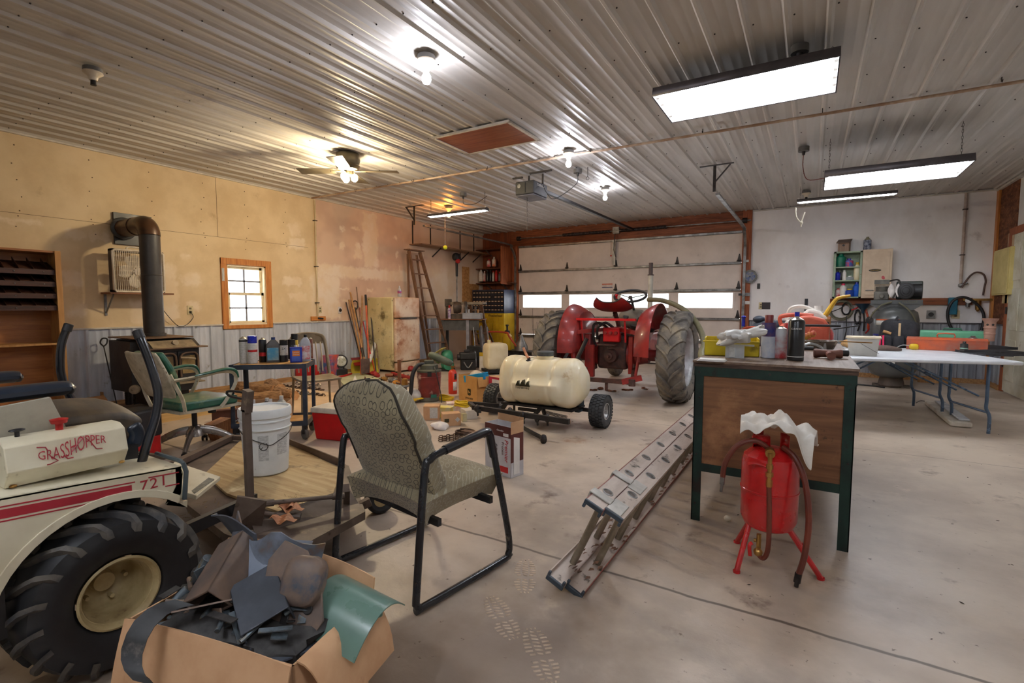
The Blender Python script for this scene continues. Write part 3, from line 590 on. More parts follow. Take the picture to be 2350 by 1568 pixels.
part(B().tube([(-.02, .0, .55), (-.02, -.02, .6), (-.04, -.05, .6), (-.07, -.06, .595)], .02, 8), 'filler_neck', m_red, t)
b = B(); b.cyl((.0, -.07, .555), (.005, -.115, .555), .02, n=14); b.cyl((.005, -.118, .56), (.005, -.122, .41), .009, n=12); b.lathe([(.014, .49), (.014, .51)], c=(.005, -.12, 0), n=12).lathe([(.0155, .455), (.0155, .475)], c=(.005, -.12, 0), n=6).lathe([(.013, .41), (.013, .44)], c=(.005, -.12, 0), n=6)
part(b, 'brass_valve', m_brass, t)
part(B().tube([(-.01, -.12, .5), (-.05, -.13, .51), (-.08, -.125, .50)], .008, 6, sq=(1, .5), sm=3), 'valve_handle', m_redp, t)
m_hose = mt('brown_hose', (116, 52, 34), (92, 40, 28), sc=6, r=.4)
part(B().tube([(.005, -.12, .41), (.01, -.122, .3), (.012, -.12, .16), (.005, -.115, .1), (-.01, -.11, .075), (-.03, -.1, .085)], .0105, 10, sm=5), 'feed_hose', m_hose, t)
part(B().tube([(0, -.06, .56), (-.06, -.09, .6), (-.13, -.11, .57), (-.175, -.12, .49), (-.185, -.12, .42)], .0115, 10, sm=5), 'inlet_hose', m_hose, t)
part(B().cyl((-.185, -.12, .42), (-.187, -.12, .385), .011, n=10).cyl((-.187, -.12, .385), (-.19, -.12, .35), .007, n=10), 'hose_fitting', m_galv, t)
part(B().tube([(.05, -.03, .57), (.1, -.07, .54), (.14, -.1, .45), (.16, -.13, .3), (.15, -.15, .15), (.13, -.16, .06)], .0125, 10, sm=5), 'blast_hose', m_hose, t)
part(B().cyl((.131, -.16, .07), (.126, -.162, .03), .014, n=10).cyl((.126, -.162, .03), (.124, -.163, .01), .009, n=10), 'hose_fitting', m_galvd, t)
part(B().cyl((-.03, -.08, .17), (-.03, -.08, .1), .01, n=10).ell((-.03, -.1, .095), (.02, .02, .02), 10, 8).cyl((-.05, -.085, .14), (-.04, -.085, .14), .008), 'drain_valve', m_brass, t)
part(B().tube([(-.055, -.1, .13), (-.065, -.11, .12), (-.06, -.115, .075)], .009, 6, sq=(1, .5), sm=3), 'drain_handle', m_redp, t)
# rag draped over tank
b = B()
def ragf(u, v):
    x = (u-.5)*.29; y = (v-.5)*.25; r = math.hypot(x, y); th_ = math.atan2(y, x); n1 = .09*r*math.sin(4*th_+1)+.05*r*math.sin(9*th_+r*30)+ mnoise.noise(V((x*14, y*14, 3)))*.05+mnoise.noise(V((x*32, y*32, 1)))*.014
    return (x*.95+.01+.1*u*v*.5, y-.02, .70-2.4*r*r-.22*x+n1-.03*max(0, x)*6*max(0, .5-v)+.02*math.sin(x*60+y*30)*.5)
one(b.grid(ragf, 34, 30, .003), 'rag', mt('white_rag', (226, 222, 214), (206, 198, 186), sc=6, r=.9, bump=.1), 'crumpled white rag thrown over the top of the red tank', 'rag', tp, rad(5), ang=60)
p = fl(1669, 1197); one(B().ell((0, 0, .017), (.019, .017, .017)), 'white_ball', mt('chalk', (226, 218, 200), (190, 176, 150), sc=9), 'small off white ball on the floor beside the workbench leg', 'ball', p)
# ---- extension ladder lying on edge ----
ly0, L = 1.84, 3.1; t = thing('extension_ladder', 'dirty aluminium extension ladder lying on edge beside the workbench', 'ladder', (0, ly0, 0))
m_lad = mt('ladder_web', (206, 192, 180), (176, 160, 146), sc=3, r=.5, m=.15, st=(3, .6, 3), spots=[((84, 74, 62), 13, .58, .7)]); m_flg = mt('ladder_flange', (150, 88, 74), (120, 66, 54), sc=6, r=.55); m_rung = mt('ladder_rung', (164, 152, 134), (128, 118, 100), sc=6, r=.4, m=.5)
m_cap = mt('ladder_cap', (62, 72, 82), (46, 54, 62), r=.5)
A0, A1 = V((-.84, 0, .035)), V((-.69, 0, .372))     # lower and upper rail centre lines ; lean direction
dn = (A1-A0).normalized(); sd = V((dn.z, 0, -dn.x))
def rail(c, y0, y1, w, up, mweb, mfl, nm):    # channel: web facing +-dn, flanges
    s_ = 1 if up else -1
    M4 = Matrix((sd, V((0, 1, 0)), dn)).transposed().to_4x4(); b = B(Matrix.Translation(c) @ M4)
    b.bx(-w/2, y0, s_*.012-.002, w/2, y1, s_*.012+.002)
    b.mi = 1; b.bx(-w/2-.003, y0, s_*.012-(.028 if up else 0), -w/2+.001, y1, s_*.012+(.003 if up else .028)); b.bx(w/2-.001, y0, s_*.012-(.028 if up else 0), w/2+.003, y1, s_*.012+(.003 if up else .028))
    return part(b, nm, [mweb, mfl], t, flat=True)
for k, (off, y0) in enumerate(((-.040, .0), (.040, .0))):
    rail(A1+sd*off, y0+.03*k, L, .078, True, m_lad, m_flg if k == 0 else m_lad, 'upper_rail'); rail(A0+sd*off, y0-.03*(1-k), L, .078, False, m_lad, m_flg if k else m_lad, 'lower_rail')
    n = 10
    for i in range(n):
        y = .16+.29*i+.11*k
        if y > L-.05: break
        p0, p1 = A0+sd*off, A1+sd*off
        part(B().tube([p0+V((0, y, 0))-dn*.01, p1+V((0, y, 0))+dn*.004], [.017, .017], 10, sq=(1, .85)), 'rung', m_rung, t)
        o = B(Matrix.Translation(p1+V((0, y, 0))+dn*.014) @ Matrix((sd, V((0, 1, 0)), dn)).transposed().to_4x4())
        o.lathe([(.026, 0), (.024, .003), (.02, .003), (.018, 0), (.012, -.0)], n=20); part(o, 'rung_ferrule', m_galv, t)
for k, y in enumerate((.07, .34)):
    o = B(Matrix.Translation(A1+V((0, y, 0))) @ Matrix((sd, V((0, 1, 0)), dn)).transposed().to_4x4()); o.bx(-.088, 0, .016, .005, .05, .022); o.bx(-.094, 0, -.01, -.086, .05, .022); o.bx(0, -.03, .0145, .066, .08, .0185); part(o, 'guide_bracket', mt('alu_cast', (196, 192, 184), (160, 156, 148), r=.4, m=.4), t, bev=.002)
for (c, off) in ((A1, -.04), (A1, .04), (A0, -.04), (A0, .04)):
    o = B(Matrix.Translation(c+sd*off) @ Matrix((sd, V((0, 1, 0)), dn)).transposed().to_4x4()); s_ = 1 if c is A1 else -1; yy = .03 if (off > 0) == (c is A1) else -.03*(c is A0)
    if c is A0: yy = -.035 if off < 0 else -.005
    else: yy = -.005 if off < 0 else .025
    o.bx(-.042, yy, -.002 if s_ > 0 else -.018, .042, yy+.014, .018 if s_ > 0 else .004); o.bx(-.042, yy, -.02 if s_ > 0 else .004, -.03, yy+.014, -.002 if s_ > 0 else .024); o.bx(.03, yy, -.02 if s_ > 0 else .004, .042, yy+.014, -.002 if s_ > 0 else .024)
    part(o, 'end_cap', m_cap, t, bev=.003)
o = B(); 
for i in range(150):
    y = .1+random.random()*2.2; q = A0+sd*random.uniform(-.06, .07)+V((0, y, 0))+dn*.0; o.quad(q, q+V((.02*random.random()+.006, .01, .004)), q+V((.02, .022*random.random(), .012)), q+V((0, .02, .006*random.random())), .0008)
one(o, 'dry_leaves', mt('leaf_litter', (136, 100, 78), (84, 60, 48), sc=30, r=.9), 'dry leaf litter caught along the lower ladder rail', 'leaves', (0, ly0, 0), kind='stuff')
# ---- riding mower ----
MX, MY = -1.9, .68; t = thing('riding_mower', 'cream zero turn riding mower with a red side stripe', 'mower', (0, 0, 0))
m_cream = mt('mower_cream', (222, 214, 188), (204, 194, 166), sc=3, r=.42, coat=.15, spots=[((150, 136, 110), 12, .62, .72), ((120, 104, 84), 45, .68, .74)]); m_str = mt('mower_red', (176, 44, 56), (156, 36, 48), r=.45)
m_rim = mt('rim_cream', (198, 180, 134), (168, 148, 104), sc=8, r=.5, spots=[((110, 84, 54), 10, .6, .74)])
# wheel (axle along x) built about its hub
def tyre(b, c, R, w, rr, n=56, ax=(1, 0, 0), shoulder=.75):
    pr = [(rr, -w*.36), (rr+.01, -w*.42), ((R+rr)/2, -w*.5), (R*.93, -w*.46), (R*.985, -w*.33), (R, 0), (R*.985, w*.33), (R*.93, w*.46), ((R+rr)/2, w*.5), (rr+.01, w*.42), (rr, w*.36)]
    q = []
    for i in range(len(pr)-1):
        for k in range(2): q.append((pr[i][0]+(pr[i+1][0]-pr[i][0])*k/2, pr[i][1]+(pr[i+1][1]-pr[i][1])*k/2))
    q.append(pr[-1]); return b.lathe(q, c, n, ax=ax, cap=False)
def lugs(b, c, R, w, n, hgt, wd, sweep=.35, inset=.0, curve=0):
    # bars from centre line to shoulder, alternating sides, chevron ; axle along x
    for i in range(n):
        for s in (-1, 1):
            a0 = 2*PI*(i+(.5 if s > 0 else 0))/n; sec = []
            K = 7
            for j in range(K+1):
                u = j/K; x = s*w*(-.02+.53*u); an = a0+sweep*(u**(1+curve)); rad_ = R*(1-.10*max(0, u-.55)**1.4*2.3)*(1-.20*max(0, u-.86)*3.2)
                sec.append((x, an, rad_))
            vs = []
            for (x, an, r_) in sec:
                for (da, dr) in ((-wd, -.01), (-wd*.7, hgt), (wd*.7, hgt), (wd, -.01)):
                    aa = an+da/R; vs.append((c[0]+x, c[1]+math.sin(aa)*(r_+dr), c[2]+math.cos(aa)*(r_+dr)))
            fs = []
            for j in range(K):
                for k in range(3): fs.append((j*4+k, j*4+k+1, (j+1)*4+k+1, (j+1)*4+k))
            fs += [(0, 1, 2, 3), (K*4+3, K*4+2, K*4+1, K*4)]
            b.add(vs, fs)
    return b
wc = (MX-.115, MY, .262)
b = tyre(B(), wc, .25, .27, .115); b.mi = 1; lugs(b, wc, .25, .27, 17, .016, .012, sweep=.42, curve=.3)
ty = part(b, 'rear_tyre', [m_rubber, mt('lug_dusty', (92, 86, 78), (56, 56, 58), sc=14, r=.6)], t, ang=38)
b = B(); b.lathe([(.0, -.06), (.03, -.06), (.07, -.05), (.088, -.03), (.094, .07), (.098, .095), (.106, .1), (.113, .104), (.117, .112), (.11, .116), (.104, .106), (.1, .1), (.096, .07)], (MX-.115, MY, .262), 40, ax=(1, 0, 0), cap=False)
b.lathe([(0, -.03), (.03, -.03), (.035, -.06)], (MX-.1, MY, .262), 24, ax=(1, 0, 0))
for k in range(5): a = k*2*PI/5; b.lathe([(.007, -.05), (.007, -.025)], (MX-.1, MY+.06*math.cos(a), .262+.06*math.sin(a)), 8, ax=(1, 0, 0))
part(b, 'wheel_rim', m_rim, t, ang=40)
tx = txt('KENDA', .034, mt('rubber_letter', (42, 42, 44)), t, (MX+.021, MY, .262), (PI/2, 0, PI/2), name='sidewall_lettering')
for v in tx.data.vertices:
    a = -v.co.x/.19+PI*.9; rr = .185+v.co.y; v.co.x, v.co.y = rr*math.sin(a), rr*math.cos(a)
# fender side panel with arch (in plane x = FXm), profile in (y,z)
FXm = -1.93; arc = [(MY-.0+.30*math.cos(a), .262+.30*math.sin(a)) for a in [rad(d) for d in range(18, 195, 8)]]
top = [(.885, .515), (.895, .60), (.885, .622), (.6, .645), (.1, .68), (-.1, .68), (-.1, .2), (MY-.3, .18)]
b = B(); b.prism([(arc[0][0]-.06, .49)]+[p for p in arc[3:]]+[(MY-.3, .18), (-.1, .18), (-.1, .685), (.1, .683), (.6, .648), (.885, .622), (.895, .60), (.885, .52), (.84, .497)], FXm-.012, FXm, 'x')
b.prism([(arc[4][0], arc[4][1])]+[p for p in arc[4:]]+[(MY-.3, .262), (MY-.33, .18), (MY-.33, .262)]+[(MY+.325*math.cos(a), .262+.325*math.sin(a)) for a in [rad(d) for d in range(180, 48, -8)]], FXm-.03, FXm+.006, 'x')
part(b, 'fender_panel', m_cream, t, bev=.003)
b = B(); b.add([(FXm, -.1, .685), (FXm, .1, .683), (FXm, .6, .648), (FXm, .89, .622), (FXm-.3, .89, .622), (FXm-.3, .6, .648), (FXm-.3, .1, .683), (FXm-.3, -.1, .685)], [(0, 1, 6, 7), (1, 2, 5, 6), (2, 3, 4, 5)]); b.bx(FXm-.3, .87, .49, FXm, .89, .622)
o = part(b, 'fender_top', m_cream, t, flat=True); md = o.modifiers.new('s', 'SOLIDIFY'); md.thickness = .006
part(B().tube([(FXm+.006, .893, .5), (FXm+.006, .902, .60), (FXm, .897, .63), (FXm-.02, .897, .636), (FXm-.2, .897, .636)], .008, 6), 'edge_trim', mt('trim_grey', (70, 80, 84)), t)
def sl(y): return .60-(y-.82)*.085
def strip(y0, y1, d0, d1):
    return [(y0, sl(y0)+d0), (y1, sl(y1)+d0), (y1, sl(y1)+d1), (y0, sl(y0)+d1)]
b = B()
b.prism(strip(-.1, .735, -.032, -.006), FXm, FXm+.0012, 'x'); b.prism(strip(-.1, .745, 0.0, .004), FXm, FXm+.0012, 'x'); b.prism(strip(-.1, .77, -.042, -.038), FXm, FXm+.0012, 'x'); b.prism(strip(.785, .88, .006, .010), FXm, FXm+.0012, 'x'); b.prism(strip(.835, .88, -.036, -.032), FXm, FXm+.0012, 'x')
part(b, 'red_stripe', m_str, t)
txt('721', .052, m_str, t, (FXm+.001, .80, .586), (PI/2+rad(0), 0, PI/2), name='model_number', spacing=1.15)
# console with logo
Cx = -2.0; y0, y1 = .452, .752; pr = [(Cx-.10, .80), (Cx-.035, .80), (Cx+.0, .785), (Cx+.018, .712), (Cx-.02, .66), (Cx-.1, .66)]
b = B(); b.prism([(x, z) for x, z in pr], y0, y1, 'y'); part(b, 'side_console', m_cream, t, bev=.003)
gt = txt('GRASSHOPPER', .052, m_str, t, (Cx+.0105, (y0+y1)/2+.005, .752), (PI/2-.22, 0, PI/2), name='logo', sx=.50, shear=.1, bold=-.0004)
for v in gt.data.vertices: v.co.y = v.co.y*(1+.35*math.cos(v.co.x*34))+.010*math.sin(v.co.x*30)
b = B(); M_ = lambda q: (Cx+.012-(q[1]-.752)*.22, y0+.15+q[0], q[1])
for ln in ([(.0, .74), (.035, .78), (.05, .76), (.062, .735), (.078, .732)], [(-.08, .772), (-.06, .768), (-.055, .755)], [(-.05, .738), (-.035, .722), (-.055, .716), (-.062, .716)], [(-.02, .735), (-.012, .722), (.002, .722)]): b.tube([M_(q) for q in ln], .0018, 4)
part(b, 'logo_lines', m_str, t)
part(B().cyl((Cx-.07, .60, .8), (Cx-.07, .60, .82), .01).lathe([(.02, .822), (.024, .835), (.0, .84)], c=(Cx-.07, .60, 0), n=16), 'choke_knob', m_redp, t); part(B().cyl((Cx-.07, .50, .8), (Cx-.07, .50, .815), .006).ell((Cx-.07, .50, .82), (.012, .02, .005)), 'throttle_knob', m_blk, t)
for q in ((Cx+.006, .735, .67), (Cx-.012, .47, .665)): part(B().ell(q, (.006, .009, .005)), 'console_bolt', m_brass, t)
# engine-side panel, seat, armrests, levers
part(B().add([(-2.13, .2, .86), (-2.13, .60, .90), (-2.13, .665, .70), (-2.13, .2, .70), (-2.15, .2, .86), (-2.15, .60, .90), (-2.15, .665, .70), (-2.15, .2, .70)], [(0, 1, 2, 3), (7, 6, 5, 4), (0, 4, 5, 1), (1, 5, 6, 2), (2, 6, 7, 3), (3, 7, 4, 0)]), 'seat_side_panel', mt('panel_grey', (176, 170, 152), (154, 146, 128), sc=6, r=.6, spots=[((90, 82, 70), 20, .66, .74)]), t, flat=True)
m_vin = mt('navy_vinyl', (34, 44, 58), (26, 32, 42), sc=8, r=.35, bump=.1, coat=.2); m_vinb = mt('dusty_vinyl', (98, 84, 66), (70, 62, 54), sc=4, r=.5, st=(1, 3, 1))
b = B(); b.grid(lambda u, v: (-2.66+.48*u, .42+.47*v, .79+.035*math.sin(PI*u)+.02*math.sin(PI*v)-.06*max(0, v-.82)*4*max(0, v-.82)*4), 16, 14, .11); part(b, 'seat_cushion', [m_vinb], t, ang=60, bev=.02, seg=3)
b = B(); b.grid(lambda u, v: (-2.665+.49*u, .875+.02*math.sin(PI*v)-.01*(2*u-1)**4, .765-.11*v), 10, 8, .05); part(b, 'seat_front', m_vin, t, ang=60, bev=.015, seg=3)
for (x, y1_, z) in ((-2.2, .665, .915), (-2.82, .69, .905)):
    part(B().tube([(x, .15, z-.01), (x, .4, z), (x, y1_-.03, z+.003), (x, y1_, z-.002), (x, y1_+.004, z-.02)], [.042, .042, .042, .038, .015], 12, sm=4, sq=(.6, 1.1), flat=(0, 0, 1)), 'armrest', m_vin, t)
b = B(); b.grid(lambda u, v: (-2.70+.56*u, .12+.06*v-.02*math.sin(PI*u), .75+.38*v), 8, 8, .1); part(b, 'seat_back', m_vin, t, ang=60, bev=.02)
for pp in ([onx(315, 760, -2.16), onx(330, 795, -2.14), onx(350, 850, -2.12), onx(363, 905, -2.11), onx(356, 960, -2.11), onx(340, 1010, -2.1), onx(325, 1062, -2.1)], [onx(158, 745, -2.8), onx(141, 790, -2.8), onx(139, 850, -2.8), onx(152, 895, -2.8), onx(172, 930, -2.8), onx(184, 965, -2.8)]):
    o = part(B().tube(pp, .0155, 12, sm=5), 'drive_lever', mt('lever_black', (28, 34, 44), (18, 20, 24), sc=6, r=.22, coat=.6), t)
    d = (pp[0]-pp[1]).normalized(); part(B().lathe([(.0175, -.03), (.0175, 0), (.014, .003), (.013, -.004), (0, -.004)], c=pp[0], ax=tuple(d), n=16), 'grip_cap', m_blk, o)
part(B().bx(-2.62, .35, .3, -2.16, .85, .68), 'chassis', m_blk, t); part(B().bx(-2.0, -.1, .25, -1.94, .42, .66), 'rear_shroud', m_blk, t)
part(B().bar((-2.03, .85, .33), (-2.2, 1.32, .3), .03, .05), 'front_arm', m_blk, t)
# foot platforms
f = [fl(400, 1068, .36), fl(505, 1103, .33), fl(450, 1148, .33), fl(360, 1120, .36)]
part(B().quad(f[0], f[1], f[2], f[3], .02), 'foot_platform', m_cream, t, flat=True, bev=.002)
g = [fl(415, 1110, .352), fl(458, 1096, .345), fl(492, 1107, .34), fl(447, 1138, .343)]; c_ = sum(g, V())/4
part(B().prism([(p.x, p.y) for p in g], .343, .356), 'grip_pad', mt('grip_grey', (140, 136, 122), (120, 116, 104), sc=60, r=.8), t)
# ---- mower deck ----
m_dk = mt('deck_brown', (110, 94, 82), (86, 72, 62), sc=5, r=.55, spots=[((150, 130, 104), 7, .6, .74), ((60, 46, 38), 20, .62, .7)]); m_dkw = wood('deck_board', (196, 170, 124), (168, 138, 94), 0, 3, r=.7, spots=[((110, 90, 64), 5, .58, .72), ((226, 206, 160), 4, .6, .75)])
dz = .22; P_ = [fl(*q, dz) for q in ((395, 1068), (520, 1000), (655, 1003), (800, 1062), (838, 1165), (655, 1262), (515, 1215), (430, 1150))]
t = thing('mower_deck', 'wide brown mower deck carrying boards in front of the mower', 'mower deck', (0, 0, 0))
part(B().prism([(p.x, p.y) for p in P_], dz-.06, dz-.02), 'deck_pan', m_dk, t)
q = [fl(*a, dz+.0) for a in ((560, 1002), (655, 1012), (785, 1075), (760, 1140), (640, 1172), (520, 1130), (470, 1085))]
part(B().prism([(p.x, p.y) for p in q], dz-.018, dz-.005), 'board', m_dkw, t)
for a, c, w_, h_ in (((395, 1068), (530, 1004), .05, .035), ((650, 1010), (790, 1066), .008, .05), ((530, 1004), (650, 1008), .04, .03), ((380, 1050), (300, 1040), .025, .025)):
    part(B().bar(fl(*a, dz+.01), fl(*c, dz+.01), w_, h_), 'frame_rail', mt('rail_brown', (104, 84, 70), (84, 66, 54), r=.6), t)
# right front wing: sloping lip and side plate
a, c, d, e = fl(600, 1265, .14), fl(838, 1178, .17), fl(800, 1120, .25), fl(575, 1195, .25)
part(B().quad(a, c, d, e, .006), 'side_apron', m_dk, t, flat=True)
a, c, d, e = fl(655, 1268, .06), fl(838, 1185, .05), fl(838, 1172, .17), fl(640, 1258, .14)
part(B().quad(a, c, d, e, .006), 'skirt', m_blk, t, flat=True)
a, c, d, e = fl(525, 1220, .22), fl(600, 1215, .2), fl(612, 1150, .36), fl(545, 1140, .38)
part(B().quad(a, c, d, e, .012), 'gusset_plate', m_dk, t, flat=True)
u0 = fl(575, 1195, .24); u1 = V((u0.x, u0.y, hz(u0, 575, 895)))
part(B().bar(u0, V((u0.x, u0.y, hz(u0, 565, 940))), .022, .03).bar(V((u0.x, u0.y, hz(u0, 565, 945))), V((u0.x+.02, u0.y, hz(u0, 565, 895))), .03, .04), 'height_post', m_dk, t)
hh = hz(u0, 545, 903); part(B().tube([V((u0.x, u0.y, hh)), V((u0.x-.12, u0.y-.0, hh-.003)), V((u0.x-.15, u0.y, hh-.015)), V((u0.x-.12, u0.y, hh-.028)), V((u0.x-.02, u0.y, hh-.03))], .006, 6, sm=3), 'post_handle', m_blk, t)
for (a, c, za, zc) in (((580, 1158), (790, 1138), .3, .27), ((582, 1178), (690, 1186), .27, .24)):
    p0, p1 = fl(*a, za), fl(*c, zc); part(B().cyl(p0, p1, .011, n=10).cyl(p0, p0+(p1-p0)*.22, .017, n=10).cyl(p1-(p1-p0)*.14, p1, .016, n=10), 'link_rod', m_dk, t)
for q_ in ((875, 1150),):
    p = fl(872, 1176); c = V((p.x, p.y, .085)); b = tyre(B(), c, .085, .075, .04, n=24, ax=(.9, -.44, 0)); part(b, 'caster_tyre', m_rubber, t); part(B().lathe([(.0, -.03), (.042, -.03), (.042, .03), (0, .03)], c, 16, ax=(.9, -.44, 0)), 'caster_hub', m_rim, t)
part(B().bar(fl(800, 1175, .16), fl(850, 1150, .2), .04, .04).bar(fl(795, 1120, .3), fl(795, 1165, .17), .03, .05), 'caster_bracket', m_dk, t)
def clump(b, c, R, n, ln=.03, w=.002, zs=.3):
    for i in range(n):
        q = V(c)+V((random.gauss(0, R*.45), random.gauss(0, R*.45), abs(random.gauss(0, R*zs)))); d = V((random.gauss(0, 1), random.gauss(0, 1), random.gauss(0, .5))).normalized()*ln*random.uniform(.4, 1); b.quad(q, q+V((w, 0, 0)), q+d+V((w, 0, 0)), q+d, .0006)
    return b
b = B(); clump(b, fl(488, 1185, .14), .11, 240); clump(b, fl(680, 1150, .25), .05, 60, .02); one(b, 'dry_grass', mt('dry_grass', (168, 146, 96), (110, 92, 58), sc=40, r=.9), 'dry grass clippings stuck on and under the mower deck', 'grass', kind='stuff')
b = B()
for q in ((660, 1158), (650, 1190), (668, 1165)):
    p = fl(*q, .275); b.grid(lambda u, v: p+V(((u-.5)*.1, (v-.5)*.07, .012*math.sin(u*7+v*5))), 5, 4, .001)
one(b, 'dead_leaf', mt('leaf_brown', (176, 116, 78), (140, 84, 54), sc=30), 'curled brown leaves lying on the mower deck links', 'leaves', kind='stuff')
# ---- bucket on the deck ----
p = (fl(528, 1098, dz)+fl(650, 1075, dz))/2; p = V((p.x+.0, p.y+.06, dz)); hb = hz(p, 585, 935)-dz; m_bk = mt('bucket_white', (226, 228, 226), (206, 208, 206), sc=4, r=.4, spots=[((140, 134, 122), 18, .66, .76)], sss=.1)
R1 = abs((fl(652, 1000, .4)-fl(513, 1000, .4)).length)/2*.98
t = thing('bucket', 'white lidded plastic bucket standing on the mower deck', 'bucket', p, facing(p)+.15); R1 = .135; R0 = .118
part(B().lathe([(R0*.96, 0), (R0, .006), (R1*.97, hb*.66), (R1*.97, hb*.68), (R1*1.04, hb*.685), (R1*1.05, hb*.70), (R1, hb*.71), (R1, hb*.80), (R1*1.04, hb*.805), (R1*1.04, hb*.82), (R1, hb*.83), (R1, hb*.9)], n=48), 'bucket_body', m_bk, t, ang=30)
part(B().lathe([(R1*1.03, hb*.87), (R1*1.07, hb*.875), (R1*1.07, hb*.975), (R1*1.03, hb), (R1*.96, hb), (R1*.95, hb*.97), (0, hb*.97)], n=48), 'lid', m_bk, t, ang=30)
part(B().tube([(R1*1.05*math.sin(a), -R1*1.05*math.cos(a)-.004, hb*.72-.30*hb*math.cos(a*.95)**2*0-.12*(1-abs(a)/1.6)*hb*2+0) for a in [-1.5+.3*i for i in range(11)]], .0025, 6, sm=3), 'wire_handle', m_galvd, t)
b = B(); 
for (a0, a1, z0, z1) in ((-2.05, -1.62, .24, .62), (-1.25, -.7, .30, .62)):
    b.lathe([(R0+(R1*.97-R0)*z/.66*1.0+.0012, z*hb) for z in (z0, z1)], n=10, a0=a0, a1=a1, cap=False)
o = part(b, 'label', mt('bucket_label', (206, 208, 206), (170, 172, 172), sc=60, r=.6, st=(1, 1, 3)), t, flat=True); md = o.modifiers.new('s', 'SOLIDIFY'); md.thickness = .0006
o = part(B().tube([(math.cos(a)*.022, math.sin(a)*.022, 0) for a in [k*PI/8 for k in range(16)]], .0018, 5, closed=True).bar((-.016, -.016, 0), (.016, .016, 0), .003, .001), 'warning_symbol', m_galvd, t); o.location = (-.032, -.1235, hb*.46); o.rotation_euler = (PI/2, 0, -.26)
# ---- cardboard box with parts ----
BC = V((-1.352, .790, 0)); BR = rad(12.4); t = thing('cardboard_box', 'large open cardboard box heaped with grey metal parts', 'box', BC, BR); hx, hy, hb = .285, .15, .33
b = B()
for (x0, y0_, x1, y1_) in ((-hx, -hy, hx, -hy+.006), (-hx, hy-.006, hx, hy), (-hx, -hy, -hx+.006, hy), (hx-.006, -hy, hx, hy)): b.bx(x0, y0_, 0, x1, y1_, hb)
b.bx(-hx, -hy, 0, hx, hy, .006); part(b, 'box_walls', m_card, t)
part(B().grid(lambda u, v: (-hx+2*hx*u, -hy-.003-.05*math.sin(v*1.4)-.008*math.sin(PI*u), hb+.004+.02*(1-(2*u-1)**2)*(1-v)-.21*v), 14, 6, .005), 'near_flap', m_card, t, ang=50)
part(B().grid(lambda u, v: (-hx+.02+2*hx*u, hy+.01*v+.02*math.sin(PI*u)*v, hb+(.115-.02*abs(2*u-1)**3-.035*u)*v), 14, 6, .005), 'far_flap', m_card, t, ang=50)
part(B().grid(lambda u, v: (hx+.002+.075*math.sin(v*1.5), -hy+.01+2*hy*u*.95+.02*v, hb+.004-.14*v*v-.02*v), 10, 6, .005), 'right_flap', m_card, t, ang=50)
part(B().bx(hx+.001, -.02, .12, hx+.003, .13, .2), 'yellow_print', mt('label_yellow', (232, 196, 24)), t); part(B().bx(-hx+.01, -hy-.002, .02, -hx+.12, -hy-.0005, .2), 'white_label', mt('label_white', (222, 220, 216)), t)
m_pl = mt('weathered_grey', (120, 130, 146), (84, 86, 92), sc=6, r=.42, bump=.06, spots=[((112, 86, 64), 6, .52, .66), ((170, 184, 204), 5, .6, .76)]); m_pl2 = mt('muddy_plate', (122, 100, 84), (92, 80, 74), sc=7, r=.5, spots=[((60, 70, 84), 6, .56, .68)]); m_gs = mt('green_shield', (104, 134, 122), (88, 118, 108), sc=4, r=.3, spots=[((140, 160, 146), 9, .62, .8)], coat=.2)
m_gp = mt('galv_bracket', (120, 134, 144), (78, 82, 84), sc=16, r=.4, m=.5, spots=[((130, 112, 80), 20, .56, .68)]); m_dg = mt('dark_grey_plastic', (78, 84, 94), (62, 66, 74), sc=6, r=.4)
TB = Matrix.Translation(BC) @ Matrix.Rotation(BR, 4, 'Z')
def inbox(x, y, z): return TB @ V((x, y, z))
def put(b, nm, mm, lab, cat, **k):   # shape given in box frame
    n = len(b.v); c = sum(b.v, V())/n; f = 1 if nm in ('rubber_flap', 'small_parts_heap') else 1.12; q = V((c.x+(.03 if nm == 'green_shield' else 0), c.y*(.66 if f > 1 else 1)+(.03 if nm == 'green_shield' else 0), c.z-(.05 if f > 1 else 0))); f = .82 if nm == 'green_shield' else f; b.v = [q+(v-c)*f for v in b.v]
    return one(b, nm, mm, lab, cat, BC, BR, **k)
b = B(); b.grid(lambda u, v: (-.16+.30*u-.05*v, .15-.06*math.sin(PI*u)-.05*v, .575-.30*v-.05*abs(math.sin(u*5))*(1-v)), 12, 8, .004); put(b, 'curved_guard', m_pl, 'large pale grey curved guard standing at the back of the box', 'metal part', flat=True)
b = B(); M0 = b.T; b.T = TL(-.09, .02, .46) @ (RZ(rad(-72)) @ RY(.45) @ RX(.6)).to_4x4()
for q in ((-.075, -.05, .05, .1, .05, .056), (-.075, -.05, -.02, .1, .05, -.014), (-.075, -.05, -.02, .1, -.044, .056), (-.075, .044, -.02, .1, .05, .056)): b.bx(*q)
put(b, 'square_duct', m_pl2, 'muddy open ended square duct in the middle of the box', 'metal part', bev=.002)
b = B(); b.T = TL(-.06, -.02, .385) @ (RZ(.6) @ RX(-.6)).to_4x4(); b.add([(-.09, -.1, 0), (.12, -.06, .02), (.16, .07, .05), (0, .1, .03), (-.09, -.1, .004), (.12, -.06, .024), (.16, .07, .054), (0, .1, .034)], [(0, 1, 2, 3), (7, 6, 5, 4), (0, 4, 5, 1), (1, 5, 6, 2), (2, 6, 7, 3), (3, 7, 4, 0)]); put(b, 'angled_plate', m_pl2, 'dirty angled plate below the square duct in the box', 'metal part', flat=True)
